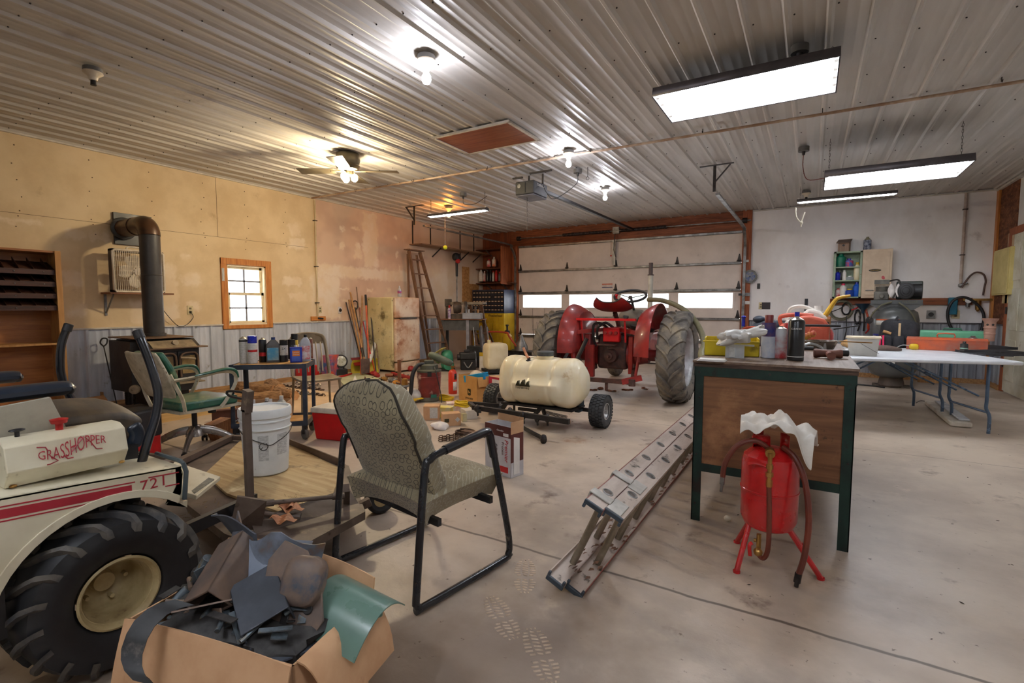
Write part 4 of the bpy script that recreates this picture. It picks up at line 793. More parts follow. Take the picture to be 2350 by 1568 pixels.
b = B(); b.T = TL(.04, .04, .44) @ (RZ(.35) @ RX(.9)).to_4x4(); b.grid(lambda u, v: ((u-.5)*.09*(1.0+v), (v-.5)*.22, .012*math.cos(PI*(u-.5))), 8, 8, .004); put(b, 'ridged_cowl', m_pl, 'pale ridged cowl piece leaning beside the square duct', 'metal part', ang=40)
b = B(); b.T = TL(.12, -.01, .425) @ (RZ(.15) @ RX(1.0)).to_4x4(); pr = [(-.08, -.11), (.09, -.11), (.13, -.02), (.1, .06), (.04, .13), (-.03, .15), (-.06, .1), (-.05, .02)]; b.prism(pr, -.004, .004)
b.ell((.055, .06, .005), (.055, .06, .03), 14, 8, e=.6); b.mi = 1; b.bx(-.045, -.035, -.001, -.02, .005, .0065); b.bx(.02, -.06, -.001, .04, -.01, .0065); b.lathe([(.012, .004), (.012, .008), (.006, .008)], c=(.085, .0, 0), n=14); put(b, 'slotted_bracket', [m_pl2, m_blk], 'muddy bracket plate with two dark slots on the heap', 'metal part', bev=.002)
b = B(); b.T = TL(.23, .07, .42) @ (RZ(-.15) @ RY(.12)).to_4x4(); b.grid(lambda u, v: (-.1+.27*u, -.13+.24*v, .03-.30*(v-.6)**2+.0*u), 14, 12, .004)
b.lathe([(.014, .006), (.014, .016), (.007, .018), (.006, .008)], c=(.145, .0, -.008), n=16); put(b, 'green_shield', m_gs, 'smooth green curved shield poking out of the box to the right', 'metal part', ang=50)
b = B(); b.T = TL(-.20, .0, .385); 
for (x, y, z, a, e_, L_, w_) in ((-.02, .0, .03, .4, .5, .12, .03), (.03, -.01, .04, 1.1, -.3, .1, .026)): b.box((x, y, z), (w_, .004, L_), RZ(a) @ RY(e_)); b.box((x, y+.014, z), (.004, .028, L_), RZ(a) @ RY(e_))
b.cyl((-.03, -.06, .0), (-.01, -.03, .03), .012); b.cyl((-.0, .0, .06), (.02, .01, .1), .016, n=10); put(b, 'hinge_bracket', m_gp, 'galvanized hinged bracket at the left end of the box heap', 'bracket', bev=.0015)
b = B(); b.T = TL(-.12, -.1, .365); b.tube([(-.06, .06, .03), (0, .05, .05), (.03, .03, .03), (.05, -.02, .03), (.03, -.05, -.01), (-.01, -.05, -.02)], .018, 4, sq=(.25, 1), sm=3); b.box((-.05, .0, .02), (.11, .03, .004), RZ(.2) @ RX(.5)); b.box((-.06, -.03, -.01), (.06, .05, .004), RZ(.9)); put(b, 'spring_clip', m_gp, 'bent galvanized clip at the front left of the box heap', 'bracket', flat=True)
b = B(); b.T = TL(.07, -.06, .455) @ (RZ(-.7) @ RX(.35) @ RY(.3)).to_4x4(); b.bx(-.075, -.055, -.004, .085, .055, 0); b.bx(-.075, -.055, -.06, .085, -.051, 0); b.bx(-.075, .051, -.05, .085, .055, 0); put(b, 'channel_cover', m_dg, 'plain dark grey channel cover at the near edge of the box', 'metal part', bev=.002)
b = B(); b.T = TL(-.03, -.07, .39) @ (RZ(-.4) @ RY(-.4)).to_4x4(); b.prism([(-.05, -.04), (.05, -.03), (.06, .04), (-.04, .05)], -.03, -.026); b.bx(-.05, -.04, -.03, .05, -.036, .02); put(b, 'small_channel', m_pl2, 'short brown channel beside the grey channel cover', 'metal part', flat=True)
b = B(); b.T = TL(.22, -.08, .345) @ (RZ(.95) @ RX(-.15)).to_4x4(); b.bx(-.1, -.03, 0, .12, .03, .004); b.bx(-.1, .026, 0, .12, .03, .03); b.mi = 1; b.lathe([(.01, .003), (.01, .0055), (0, .0055)], c=(-.08, 0, 0), n=12); b.lathe([(.01, .003), (.01, .0055), (0, .0055)], c=(.09, 0, 0), n=12); put(b, 'slotted_rail', [m_dg, m_blk], 'dark rail with round holes along the right box rim', 'metal part')
RF = [fl(402, 1376, .42), fl(370, 1383, .42), fl(338, 1398, .41), fl(308, 1425, .395), fl(290, 1455, .375), fl(278, 1490, .345), fl(277, 1515, .325), fl(285, 1540, .305), fl(305, 1562, .28)]
b = B()
def rff(u, v): k = min(7, int(u*8)); f_ = u*8-k; q = RF[k]*(1-f_)+RF[k+1]*f_; return TB.inverted() @ (q+V((.035, .03, -.02))*v)
b.grid(rff, 24, 3, .005); put(b, 'rubber_flap', mt('dusty_rubber', (62, 64, 66), (44, 44, 46), sc=7, r=.6, spots=[((128, 122, 112), 8, .58, .74)]), 'long dusty rubber flap drooping over the left box corner', 'rubber flap', ang=60)
b = B(); b.grid(lambda u, v: (-.27+.2*u, .17-.03*u+.02*v, .565+.015*math.sin(u*4)-(.14*(u**.8))*v), 14, 6, .004); put(b, 'torn_guard', m_dg, 'torn dark guard with a pointed tip at the back left of the box', 'metal part', ang=60)
b = B(); b.ell((.0, -.0, .28), (.27, .14, .07), 22, 12, e=.7, jit=.5, jf=9); b.mi = 1; random.seed(11)
for i in range(70):
    q = V((random.uniform(-.25, .2), random.uniform(-.12, .1), random.uniform(.32, .38))); a = random.random()*6; d = V((math.cos(a), math.sin(a)*.7, random.uniform(-.3, .5)))*random.uniform(.02, .05); b.mi = random.choice((0, 1, 1, 2)); b.bar(q-d, q+d, random.uniform(.012, .03), .003) if i % 3 else b.cyl(q-d, q+d, .007, n=8)
put(b, 'small_parts_heap', [mt('parts_dark', (66, 64, 62), (40, 38, 38), sc=16, r=.6), m_gp, m_pl2], 'dark jumble of small parts filling the bottom of the box', 'metal parts', kind='stuff')
# ================= left wall group =================
m_ply = wood('case_ply', (176, 112, 52), (146, 88, 38), 1, 2.5, r=.5, coat=.2); m_plyv = wood('case_pine', (200, 150, 88), (170, 120, 64), 2, 3, r=.55); m_brd = wood('dark_tray', (84, 48, 30), (56, 32, 22), 1, 4, r=.5)
# bookcase
X0 = -6.72; y1 = 2.04; y0 = .3; zt = 1.765; t = thing('pigeonhole_bookcase', 'tall open plywood bookcase with four rows of slanted pigeonholes', 'bookcase', (0, 0, 0))
part(B().bx(XL+.04, y0, 0, XL+.05, y1, zt), 'back_panel', m_ply, t); part(B().bx(XL+.01, y1-.02, 0, X0, y1, zt), 'side_panel', m_plyv, t, flat=True); part(B().bx(XL+.01, y0, zt-.02, X0, y1, zt), 'top_panel', m_ply, t)
part(B().bx(XL+.01, y0, 0, X0, y0+.02, zt), 'side_panel', m_plyv, t); part(B().bx(X0-.0, y1-.045, 0, X0+.015, y1+.002, zt+.002), 'face_frame', m_plyv, t)
zs_ = onx(70, 790, X0).z; part(B().bx(XL+.01, y0, zs_-.02, X0, y1-.02, zs_), 'shelf', m_plyv, t); part(B().bx(XL+.01, y0, .08, X0, y1-.02, .1), 'shelf', m_ply, t)
for yy in (625, 652, 679, 706):
    z = onx(140, yy, X0).z; o = part(B().add([(XL+.02, y0, z+.12), (XL+.02, y1-.02, z+.12), (X0-.03, y1-.02, z-.01), (X0-.03, y0, z-.01)], [(0, 1, 2, 3)]), 'tray', m_brd, t); md = o.modifiers.new('s', 'SOLIDIFY'); md.thickness = .008
    part(B().bx(X0-.04, y0, z-.03, X0-.01, y1-.02, z+.02), 'tray_lip', m_brd, o)
    for k in range(16):
        y = y1-.03-.11*(k+.5)
        if y > .9: part(B().add([(XL+.1, y, z+.10), (X0-.04, y, z), (X0-.05, y, z+.025), (XL+.1, y, z+.15), (XL+.1, y+.004, z+.10), (X0-.04, y+.004, z), (X0-.05, y+.004, z+.025), (XL+.1, y+.004, z+.15)], [(0, 1, 2, 3), (7, 6, 5, 4), (0, 4, 5, 1), (1, 5, 6, 2), (2, 6, 7, 3), (3, 7, 4, 0)]), 'divider', m_brd, o, flat=True)
        if k % 2 == 0: part(B().ell((X0-.007, y-.05, z-.005), (.004, .006, .006), 8, 6), 'pin', m_galv, o)
# hearth
t = thing('hearth_platform', 'low plywood hearth platform edged with a pine board under the stove', 'hearth', (0, 0, 0)); m_hp = wood('hearth_ply', (150, 112, 80), (122, 90, 64), 1, 2, r=.6, spots=[((84, 66, 50), 3, .5, .7)])
part(B().bx(XL+.04, 1.2, 0, -5.72, 3.35, .03), 'deck', m_hp, t); part(B().bx(-5.72, 1.2, 0, -5.68, 3.22, .085), 'edge_board', wood('raw_pine', (224, 186, 122), (202, 160, 96), 1, 3, r=.6), t)
# stove
sx = -5.98; sy0, sy1 = onx(322, 800, sx).y, onx(457, 795, sx).y; sb = -6.62; zt = .86; m_iron = mt('stove_iron', (42, 38, 36), (30, 28, 28), sc=5, r=.45, spots=[((96, 80, 62), 6, .64, .78)]); m_irond = mt('stove_brown', (122, 92, 66), (90, 68, 50), sc=5, r=.55); m_dust = mt('dusty_iron', (150, 132, 104), (116, 100, 80), sc=8, r=.6)
t = thing('wood_stove', 'black cast iron wood stove with double glass doors', 'stove', (0, 0, 0))
part(B().bx(sb, sy0+.06, .33, sx, sy1-.0, .74), 'firebox', m_iron, t, bev=.006); part(B().bx(sb-.05, sy0-.02, .27, sx-.18, sy0+.06, .82), 'side_shield', m_iron, t, bev=.004)
part(B().bx(sb+.08, sy0+.16, .10, sx-.06, sy1-.1, .33), 'pedestal', m_iron, t); part(B().bx(sb+.0, sy0+.04, .03, -5.80, sy1+.02, .07), 'hearth_stone', mt('slab_brown', (112, 92, 72), (92, 74, 58), r=.7), t)
part(B().prism([(sx+.04, .745), (sx-.1, .83), (sb-.05, .83), (sb-.05, .745)], sy0+.05, sy1, 'y'), 'upper_hood', m_iron, t, bev=.004); b = B(); b.prism([(sx+.045, .75), (sx-.075, .822), (sx-.085, .815), (sx+.035, .742)], sy0+.1, sy1-.04, 'y'); part(b, 'vent_grille', m_dust, t)
part(B().cyl((sx-.03, (sy0+sy1)/2+.05, .785), (sx+.0, (sy0+sy1)/2+.05, .80), .035, .03, n=16), 'emblem_knob', m_dust, t)
part(B().bx(sb-.1, sy0-.01, .845, sx-.07, sy1-.02, .858), 'top_plate', m_irond, t, bev=.003); part(B().bx(sx-.08, sy0+.05, .735, sx+.08, sy1+.06, .75), 'mantle_ledge', m_irond, t, bev=.005)
ym = (sy0+.1+sy1)/2
for k, (a, c) in enumerate(((sy0+.12, ym-.004), (ym+.004, sy1-.02))):
    o = part(B().bx(sx, a, .40, sx+.02, c, .70), 'door', m_iron, t, bev=.006); part(B().bx(sx+.02, a+.04, .45, sx+.024, c-.04, .65), 'glass', mt('smoked_glass', (160, 136, 92), (90, 76, 54), sc=4, r=.15), o)
    z_ = lambda u: .66+.03*math.sin(PI*(u if k else 1-u)*.5+0); b = B(); b.tube([(sx+.035, a+.02, .42), (sx+.035, a+.02, .64), (sx+.035, (a+c)/2, .685 if True else 0), (sx+.035, c-.02, .65), (sx+.035, c-.02, .42)], .011, 8, sm=3); part(b, 'door_trim', m_irond, o)
    part(B().tube([(sx+.05, ym+.02, .63), (sx+.075, ym+.08, .625), (sx+.07, ym+.16, .61)], .012, 8) if k else B().cyl((sx+.03, a-.02, .45), (sx+.03, a-.02, .5), .018), 'door_handle', m_dust, o)
part(B().bx(sx-.03, sy0+.1, .345, sx+.10, sy1, .36), 'ash_lip', m_dust, t); part(B().bx(sx-.03, sy0+.2, .27, sx+.06, sy1-.08, .34), 'ash_pan', m_iron, t, bev=.003)
part(B().cyl((sx-.12, sy0-.02, .32), (sx-.09, sy0-.04, .32), .05, .045, n=18).ell((sx-.12, sy0-.05, .32), (.03, .015, .02)), 'blower', m_dust, t)
# stove pipe
pc = V((-6.40, 2.735)); t = thing('stovepipe', 'black stovepipe rising from the stove and elbowing into the wall', 'stovepipe', (pc.x, pc.y, .86)); m_pipe = mt('pipe_black', (66, 62, 58), (50, 47, 45), sc=4, r=.4, spots=[((96, 82, 66), 5, .62, .8)]); m_elb = mt('pipe_scorched', (92, 64, 44), (60, 46, 38), sc=6, r=.35, m=.3)
part(B().lathe([(.115, 0), (.115, .03), (.1, .035), (.1, .68), (.103, .684), (.103, .69), (.1, .694), (.1, 1.13)], n=32), 'vertical_pipe', m_pipe, t); b = B(); pts = []
for k in range(7): a = k*PI/12; pts.append((-.13+.13*math.cos(a), 0, 1.125+.13*math.sin(a)))
part(B().tube(pts, [.105]*7, 24, sm=1), 'elbow', m_elb, t); part(B().tube([(-.13, 0, 1.255), (-.66, 0, 1.255)], .1, 24).tube([(-.3, 0, 1.255), (-.31, 0, 1.255)], .108, 24), 'wall_pipe', m_elb, t)
q0, q1 = onx(262, 492, XL), onx(341, 502, XL); t2 = t; zq0 = onx(268, 560, XL).z-.06
one(B().bx(XL+.001, q0.y-.02, 1.93, XL+.03, q1.y+.02, 2.30).lathe([(.125, 0), (.13, .04), (.11, .05)], c=(XL+.03, pc.y, 2.115), ax=(1, 0, 0), n=28), 'wall_thimble', mt('thimble_grey', (62, 62, 60), (50, 50, 48), r=.4), 'dark square wall plate behind the stovepipe elbow', 'wall plate', bev=.002)
# fan shelf + box fan
zsh = onx(250, 671, -6.95).z; fy0, fy1 = onx(252, 600, -6.9).y, onx(372, 600, -6.9).y
t = thing('wall_shelf', 'small brown wall shelf on metal brackets under the box fan', 'shelf', (0, 0, 0)); part(B().bx(XL+.002, fy0-.04, zsh-.02, -6.82, fy1+.08, zsh), 'board', wood('shelf_brown', (140, 92, 56), (112, 70, 42), 1), t)
for y in (fy0+.0, fy1-.04): part(B().bx(XL+.002, y-.012, zsh-.27, XL+.012, y+.012, zsh-.02).bar((XL+.01, y, zsh-.24), (-6.85, y, zsh-.025), .012, .012), 'bracket', m_galv, t)
t = thing('box_fan', 'dusty white box fan standing on the wall shelf behind the pipe', 'fan', (-6.9, (fy0+fy1)/2, zsh+.001)); S = (fy1-fy0)/2; Hf = .50; m_fw = mt('fan_white', (226, 214, 196), (200, 186, 164), sc=6, r=.5); b = B()
for (a, c, d, e) in ((-S, 0, S, .035), (-S, Hf-.035, S, Hf), (-S, 0, -S+.035, Hf), (S-.035, 0, S, Hf)): b.bx(-.05, a, c, .05, d, e)
part(b, 'fan_body', mt('fan_side', (60, 48, 50), r=.5), t, bev=.01); b = B()
rr = [(-S+.01, .03), (-S+.03, .01), (S-.03, .01), (S-.01, .03), (S-.01, Hf-.03), (S-.03, Hf-.01), (-S+.03, Hf-.01), (-S+.01, Hf-.03)]; b.tube([(.052, p[0], p[1]) for p in rr], .013, 8, closed=True); part(b, 'front_rim', m_fw, t)
b = B(); n = 26
for k in range(n): y = -S+.03+(2*S-.06)*k/(n-1); b.bx(.052, y-.002, .02, .055, y+.002, Hf-.02)
for k in range(9): z = .03+(Hf-.06)*k/8; b.bx(.055, -S+.02, z-.0015, .058, S-.02, z+.0015)
part(b, 'grille', m_fw, t, flat=True); part(B().tube([(.0, -.1, Hf-.0), (.0, -.08, Hf+.03), (.0, .08, Hf+.03), (.0, .1, Hf)], .01, 8, sm=3), 'carry_handle', m_fw, t)
part(B().cyl((.0, 0, Hf/2), (.04, 0, Hf/2), .05, .045, n=20), 'hub', m_fw, t)
for k in range(5):
    b = B(TL(.01, 0, Hf/2) @ RX(rad(72*k+20)).to_4x4()); b.grid(lambda u, v: (.025*math.sin((v-.5)*2), (v-.5)*.13*(.6+.5*math.sin(PI*u*.9)), .04+.15*u), 8, 6, .003); part(b, 'fan_blade', m_fw, t)
def outlet(label, p, ax='x', plug=False, c=(222, 206, 160), size=(.07, .115)):
    t = thing('wall_outlet', label, 'outlet', p, PI/2 if ax == 'x' else 0); w, h = size
    part(B().bx(-w/2, -.008, -h/2, w/2, 0, h/2), 'cover_plate', mt('plate_%d' % c[2], c, r=.45), t, bev=.002)
    for z in ((-.022, .022) if h > .1 else (0,)): part(B().bx(-.015, -.011, z-.012, .015, -.008, z+.012), 'receptacle', mt('plate_dark', (120, 104, 76), r=.5) if not plug else m_blk, t)
    return t
p = onx(436, 712, XL); outlet('cream wall outlet right of the stovepipe with a black plug', p)
one(B().tube([p+V((.02, 0, -.03)), p+V((.03, .02, -.1)), p+V((.03, -.08, -.2)), p+V((.04, -.2, -.18)), p+V((.1, -.42, .1)), p+V((.12, -.5, .3))], .004, 6, sm=5).ell(p+V((.015, 0, -.025)), (.018, .014, .016), 8, 6), 'black_cable', m_blk, 'black power cord looping from the outlet to the box fan', 'cord')
p = onx(734, 711, XL); outlet('cream wall outlet beside the cream wall pipe', p); p = onx(780, 712, XL); o = outlet('white outlet with round black socket above the long handled tools', p, c=(226, 222, 226)); part(B().cyl((0, -.02, 0), (0, -.008, 0), .026), 'plug', m_blk, o)
# thermometer on window
p = onx(512, 630, XL+.03); t = thing('thermometer', 'white tube thermometer hung on the window casing', 'thermometer', p); part(B().bx(-.003, -.018, -.09, .003, .018, .09), 'backing', m_white, t)
for s in (-1, 1): part(B().cyl((.006, s*.009, -.085), (.006, s*.009, .09), .006, n=8), 'glass_tube', mt('clear_glass', (220, 226, 230), r=.1, alpha=.4), t)
# poker, tools
a, c = fl(270, 937, .03), onx(238, 795, XL+.1); t = thing('fire_poker', 'long black fire poker leaning on the grey wainscot', 'poker', (0, 0, 0)); part(B().cyl(a, c, .006, n=8), 'rod', m_blk, t); part(B().tube([c, c+V((0, -.03, .04)), c+V((0, -.01, .09)), c+V((0, .035, .085)), c+V((0, .03, .03)), c], .008, 8, sm=3), 'loop_handle', m_blk, t)
for (x, y, r, h, lb) in ((298, 928, .045, .26, 'ribbed black jug beside the stove pedestal, nearer the wall'), (318, 930, .05, .2, 'shorter black jug beside the stove pedestal')):
    p = fl(x, y, .03); o = vessel('oil_jug', lb, 'jug', p, [('jug_body', m_blk, [(r*.9, 0)]+[(r*(1 if k % 2 else .93), .01+h*.65*k/12) for k in range(13)]+[(r*.4, h*.8), (r*.35, h)])]); part(B().cyl((0, 0, h*.7), (.02, .03, h*1.3), .006), 'handle', m_galv, o)
p = fl(195, 942, .03); b = B(); b.bx(-.1, -.14, 0, -.094, .14, .16).bx(.094, -.14, 0, .1, .14, .13).bx(-.1, -.14, 0, .1, -.134, .12).bx(-.1, .134, 0, .1, .14, .17).bx(-.1, -.14, 0, .1, .14, .005); t = thing('kindling_box', 'open brown cardboard box between the bookcase and the stove', 'box', p+V((-.15, .05, 0)), .2); part(b, 'box_walls', m_card2, t); part(B().quad((.1, -.14, .13), (.1, .14, .13), (.2, .12, .08), (.2, -.12, .1), .004), 'flap', m_card2, t)
# ---- green swivel chair ----
p = fl(468, 925, .40); t = thing('swivel_chair', 'vintage green vinyl swivel armchair with scuffed cream steel frame', 'chair', (p.x-.10, p.y-.03, 0), rad(5)); m_gv = mt('green_vinyl', (36, 104, 82), (28, 84, 70), sc=5, r=.35, coat=.3, spots=[((112, 140, 104), 5, .52, .68)]); m_cf = mt('frame_cream', (196, 188, 166), (168, 158, 134), sc=14, r=.5, spots=[((110, 82, 58), 22, .62, .7)]); m_alu = mt('polished_alu', (172, 166, 160), (136, 128, 122), sc=4, r=.28, m=.85)
b = B(); b.grid(lambda u, v: ((u-.5)*.46*(1-.18*(1-v)**3), -.22+.46*v, .445+.02*math.sin(PI*u)*math.sin(PI*v)), 16, 12, .07); part(b, 'seat', m_gv, t, ang=60, bev=.018, seg=3)
part(B().grid(lambda u, v: ((u-.5)*.48*(1-.18*(1-v)**3), -.225+.48*v, .375), 12, 12, .02), 'seat_pan', m_cf, t)
zb = lambda v: .50+.34*v; yb_ = lambda u, v: -.26-.13*v-.03*math.cos((u-.5)*PI)
b = B(); b.grid(lambda u, v: ((u-.5)*.44*(1-.22*abs(v-.55)**2*3), yb_(u, v), zb(v)), 14, 10, .02); part(b, 'back_shell', m_cf, t, bev=.008)
b = B(); b.grid(lambda u, v: ((u-.5)*.41*(1-.22*abs(v-.55)**2*3), yb_(u, v)+.045+.012*math.sin(PI*v), zb(v)), 14, 10, .04); part(b, 'back_pad', m_gv, t, bev=.012)
part(B().tube([((u-.5)*.44*(1-.22*abs(v-.55)**2*3), yb_(u, v)+.01, zb(v)) for u, v in [(0, k/6) for k in range(7)]+[(k/6, 1) for k in range(1, 6)]+[(1, 1-k/6) for k in range(7)]+[(1-k/6, 0) for k in range(1, 6)]], .012, 8, closed=True, sm=2), 'back_rim', m_cf, t)
for s in (-1, 1):
    x = s*.245; part(B().tube([(x*.9, -.2, .37), (x, -.23, .48), (x*.92, -.27, .6), (x*.9, -.30, .68)], .016, 4, sq=(1, .8), sm=4), 'back_support', m_cf, t)
    part(B().tube([(x, -.29, .635), (x*1.05, -.1, .645), (x*1.08, .08, .665), (x*1.08, .18, .64), (x*1.05, .2, .56), (x*1.0, .12, .42), (x*.95, .08, .37)], .015, 4, sq=(1.2, .7), sm=4), 'arm_frame', m_cf, t)
    part(B().tube([(x*1.05, -.14, .655), (x*1.08, .0, .672), (x*1.08, .12, .682), (x*1.08, .19, .66), (x*1.07, .215, .60)], [.012, .02, .022, .022, .016], 10, sm=4, sq=(.6, 1.1), flat=(0, 0, 1)), 'arm_pad', m_gv, t)
part(B().bx(-.12, -.1, .335, .12, .1, .375).cyl((.16, .05, .32), (.16, .05, .37), .03), 'tilt_mechanism', m_blk, t, bev=.004); part(B().cyl((0, 0, .15), (0, 0, .345), .02, n=14), 'pedestal', m_blk, t)
part(B().lathe([(.07, .12), (.06, .17), (.035, .2), (.02, .205)], n=20), 'hub', m_alu, t)
for k in range(4):
    a = rad(45+90*k); d = V((math.cos(a), math.sin(a), 0)); pr = [(.04, .19, .035), (.12, .175, .034), (.2, .145, .03), (.27, .105, .026), (.31, .075, .022)]
    b = B(); b.tube([d*q[0]+V((0, 0, q[1]-.02)) for q in pr], [q[2] for q in pr], 8, sm=4, flat=(0, 0, 1), sq=(1, .65)); part(b, 'base_arm', m_alu, t)
    c = d*.3+V((0, 0, .026)); w = V((-d.y, d.x, 0)); o = part(B().cyl(c-w*.022, c-w*.008, .026, n=16).cyl(c+w*.008, c+w*.022, .026, n=16), 'caster', m_rubber, t); part(B().cyl(c, c+V((0, 0, .04)), .009), 'caster_stem', m_galvd, o)
# ---- stuff beside chair ----
p = fl(375, 1045, 0); t = thing('battery_pack', 'red and black box with a cream loop handle behind the mower', 'tool box', fl(305, 1085)+V((-.25, .12, 0)), .3)
part(B().bx(-.14, -.1, 0, .14, .1, .36), 'case_body', m_redp, t, bev=.015); part(B().bx(-.06, -.11, .2, .15, .11, .42), 'case_lid', m_blk, t, bev=.02); part(B().tube([(-.12, -.13, .26), (-.1, -.13, .4), (.02, -.13, .43), (.08, -.13, .36), (.08, -.13, .2)], .014, 8, sm=4), 'handle', m_cream, t)
p = fl(350, 1080, 0); o = vessel('pump_bottle', 'cream round canister with clear cap behind the mower lever', 'canister', fl(338, 1090)+V((-.42, .2, 0)), [('canister_body', m_cream, [(.07, 0), (.072, .01), (.072, .24), (.06, .27)]), ('cap', mt('frosted_cap', (214, 216, 216), r=.3), [(.055, .27), (.05, .3), (.03, .36), (.0, .37)])])
for q, w_ in (((515, 965), 'rusty'), ):
    p = fl(500, 985); t = thing('steel_offcut', 'rusty I beam offcut behind the white bucket', 'steel beam', (p.x-.25, p.y+.3, 0), .9); part(B().bx(-.2, -.04, 0, .2, .04, .01).bx(-.2, -.04, .11, .2, .04, .12).bx(-.2, -.005, 0, .2, .005, .12), 'beam', mt('rust', (110, 66, 50), (84, 52, 44), r=.7), t)
p = fl(480, 1010); one(B(RX(.15).to_4x4()).prism([(-.05, 0), (.11, 0), (.14, .07), (.1, .17), (-.08, .17)], 0, .12, 'x'), 'timber_block', wood('end_grain', (186, 132, 90), (140, 92, 60), 2, 6), 'short timber block with rough end grain in front of the swivel chair', 'wood block', (p.x-.0, p.y+.05, .0), .25)
# ---- floor board (tan sheet) ----
q = [fl(560, 905), fl(640, 880), fl(775, 905), fl(770, 962), fl(655, 962)]
# ---- utility cart ----
CC = V((-4.20, 2.75, 0)); CA = rad(41.7); t = thing('utility_cart', 'blue grey steel utility cart on casters crowded with cans', 'cart', CC, CA); m_ct = mt('cart_steel', (72, 80, 96), (52, 58, 70), sc=6, r=.4, m=.3, spots=[((120, 120, 124), 18, .66, .74)]); a_, c_ = .315, .19
part(B().bx(-a_, -c_, .665, a_, c_, .68), 'top_board', wood('osb_top', (208, 160, 92), (176, 128, 66), 0, 8), t)
for z in (.645, .13):
    b = B()
    for q in ((-a_, -c_-.003, a_, -c_+.003), (-a_, c_-.003, a_, c_+.003), (-a_-.003, -c_, -a_+.003, c_), (a_-.003, -c_, a_+.003, c_)): b.bx(q[0], q[1], z, q[2], q[3], z+.042)
    part(b, 'angle_frame', m_ct, t)
part(B().bx(-a_, -c_, .135, a_, c_, .15), 'lower_shelf', MATS['osb_top'], t)
for (x, y) in ((-a_, -c_), (a_, -c_), (-a_, c_), (a_, c_)):
    s, q = (1 if x < 0 else -1), (1 if y < 0 else -1); part(B().bx(min(x, x+s*.035), min(y, y+q*.004), .13, max(x, x+s*.035), max(y, y+q*.004), .69).bx(min(x, x+s*.004), min(y, y+q*.035), .13, max(x, x+s*.004), max(y, y+q*.035), .69), 'post', m_ct, t)
    c = V((x-s*-.03, y-q*-.03, .05)); o = part(B().lathe([(.03, -.014), (.048, -.014), (.05, -.01), (.05, .01), (.048, .014), (.03, .014)], c, 24, ax=(.77, .64, 0)), 'caster_wheel', m_rubber if x < 0 else MATS['pipe_brown'] if 'pipe_brown' in MATS else mt('wheel_grey', (120, 116, 110), r=.5), t); part(B().bx(c.x-.02, c.y-.026, .05, c.x+.02, c.y-.02, .13).bx(c.x-.02, c.y+.02, .05, c.x+.02, c.y+.026, .13), 'fork', m_galvd, o)
# cans on the cart
m_lw = mt('label_lightgrey', (208, 208, 204), (186, 186, 180), sc=50, r=.5, st=(1, 1, 3)); m_blu = mt('cap_blue', (28, 44, 176), (20, 34, 150), r=.3); m_blk2 = mt('can_black', (24, 24, 26), (34, 34, 36), r=.3); m_redl = mt('label_red', (196, 36, 40), r=.4); m_tin = mt('tin_metal', (186, 180, 164), (150, 144, 130), r=.3, m=.7)
zc = .681; cs = 1
def can(label, x, yb, wpx, ypx, body, cap=None, band=None, cat='spray can', group=None, z=zc, name='spray_can', neck=True, text=None, capr=1):
    p = fl(x, yb, z); d = (p-CO).dot(CF); r = wpx/2*d/FPX; h = hz(p, x, ypx)-z; hc = h*(.22 if cap else .08); t = thing(name, label, cat, p+V((0, 0, 0)), facing(p), group)
    part(B().lathe([(r*.94, 0), (r, .003), (r, h-hc-.012), (r*.85, h-hc)], n=24), 'can_body', body, t)
    if band: part(B().lathe([(r*1.006, h*band[0]), (r*1.006, h*band[1])], n=24, cap=False), 'label_band', band[2], t)
    if cap: part(B().lathe([(r*.97*capr, h-hc-.01+(.012 if capr < 1 else 0)), (r*.97*capr, h-.004), (r*.85*capr, h)], n=24), 'cap', cap, t)
    if cap and capr < 1: part(B().lathe([(r*.98, h-hc-.012), (r*.9, h-hc-.002), (r*capr, h-hc+.008)], n=24), 'dome', m_tin, t)
    if not cap: part(B().lathe([(r*.85, h-hc), (r*.45, h-.008), (r*.3, h-.006), (r*.3, h)], n=24), 'dome', m_tin, t)
    if text: txt(text[0], text[1], text[2], t, (0, -r*1.01, h*text[3]), (PI/2, 0, 0), bend=r, ext=.0005)
    return t
G = 'cans on the utility cart'
can('white spray can with no cap, leftmost on the cart', 560, 834, 18, 772, m_lw, group=G, band=(.8, .86, m_blk)); can('slim black and red can peeking between the two left cans on the cart', 569, 829, 10, 785, m_blk2, group=G, band=(.5, .75, m_redl))
can('white spray can with a tall blue cap on the cart', 580.5, 834, 20, 771, m_lw, m_blu, group=G, band=(.42, .5, m_redl)); can('black and red can with bare metal top on the cart', 604, 831, 17, 775, m_blk2, group=G, band=(.25, .4, m_redl))
can('black spray can with a 2X label beside the blue tin', 652, 830, 18, 780, m_blk2, m_blk2, group=G, band=(.3, .75, m_lw), text=('2X', .03, m_blk, .6)); can('yellow canister with black lid at the back of the cart', 677, 822, 15, 766, mt('yellow_label', (222, 190, 40), r=.4), m_blk, group=G); can('dark lidded canister behind the blue tin', 670, 824, 17, 779, m_blk2, m_blk2, group=G)
can('rust brown can at the right back corner of the cart', 714, 822, 9, 774, mt('can_brown', (150, 120, 100), (120, 60, 50), sc=30), group=G)
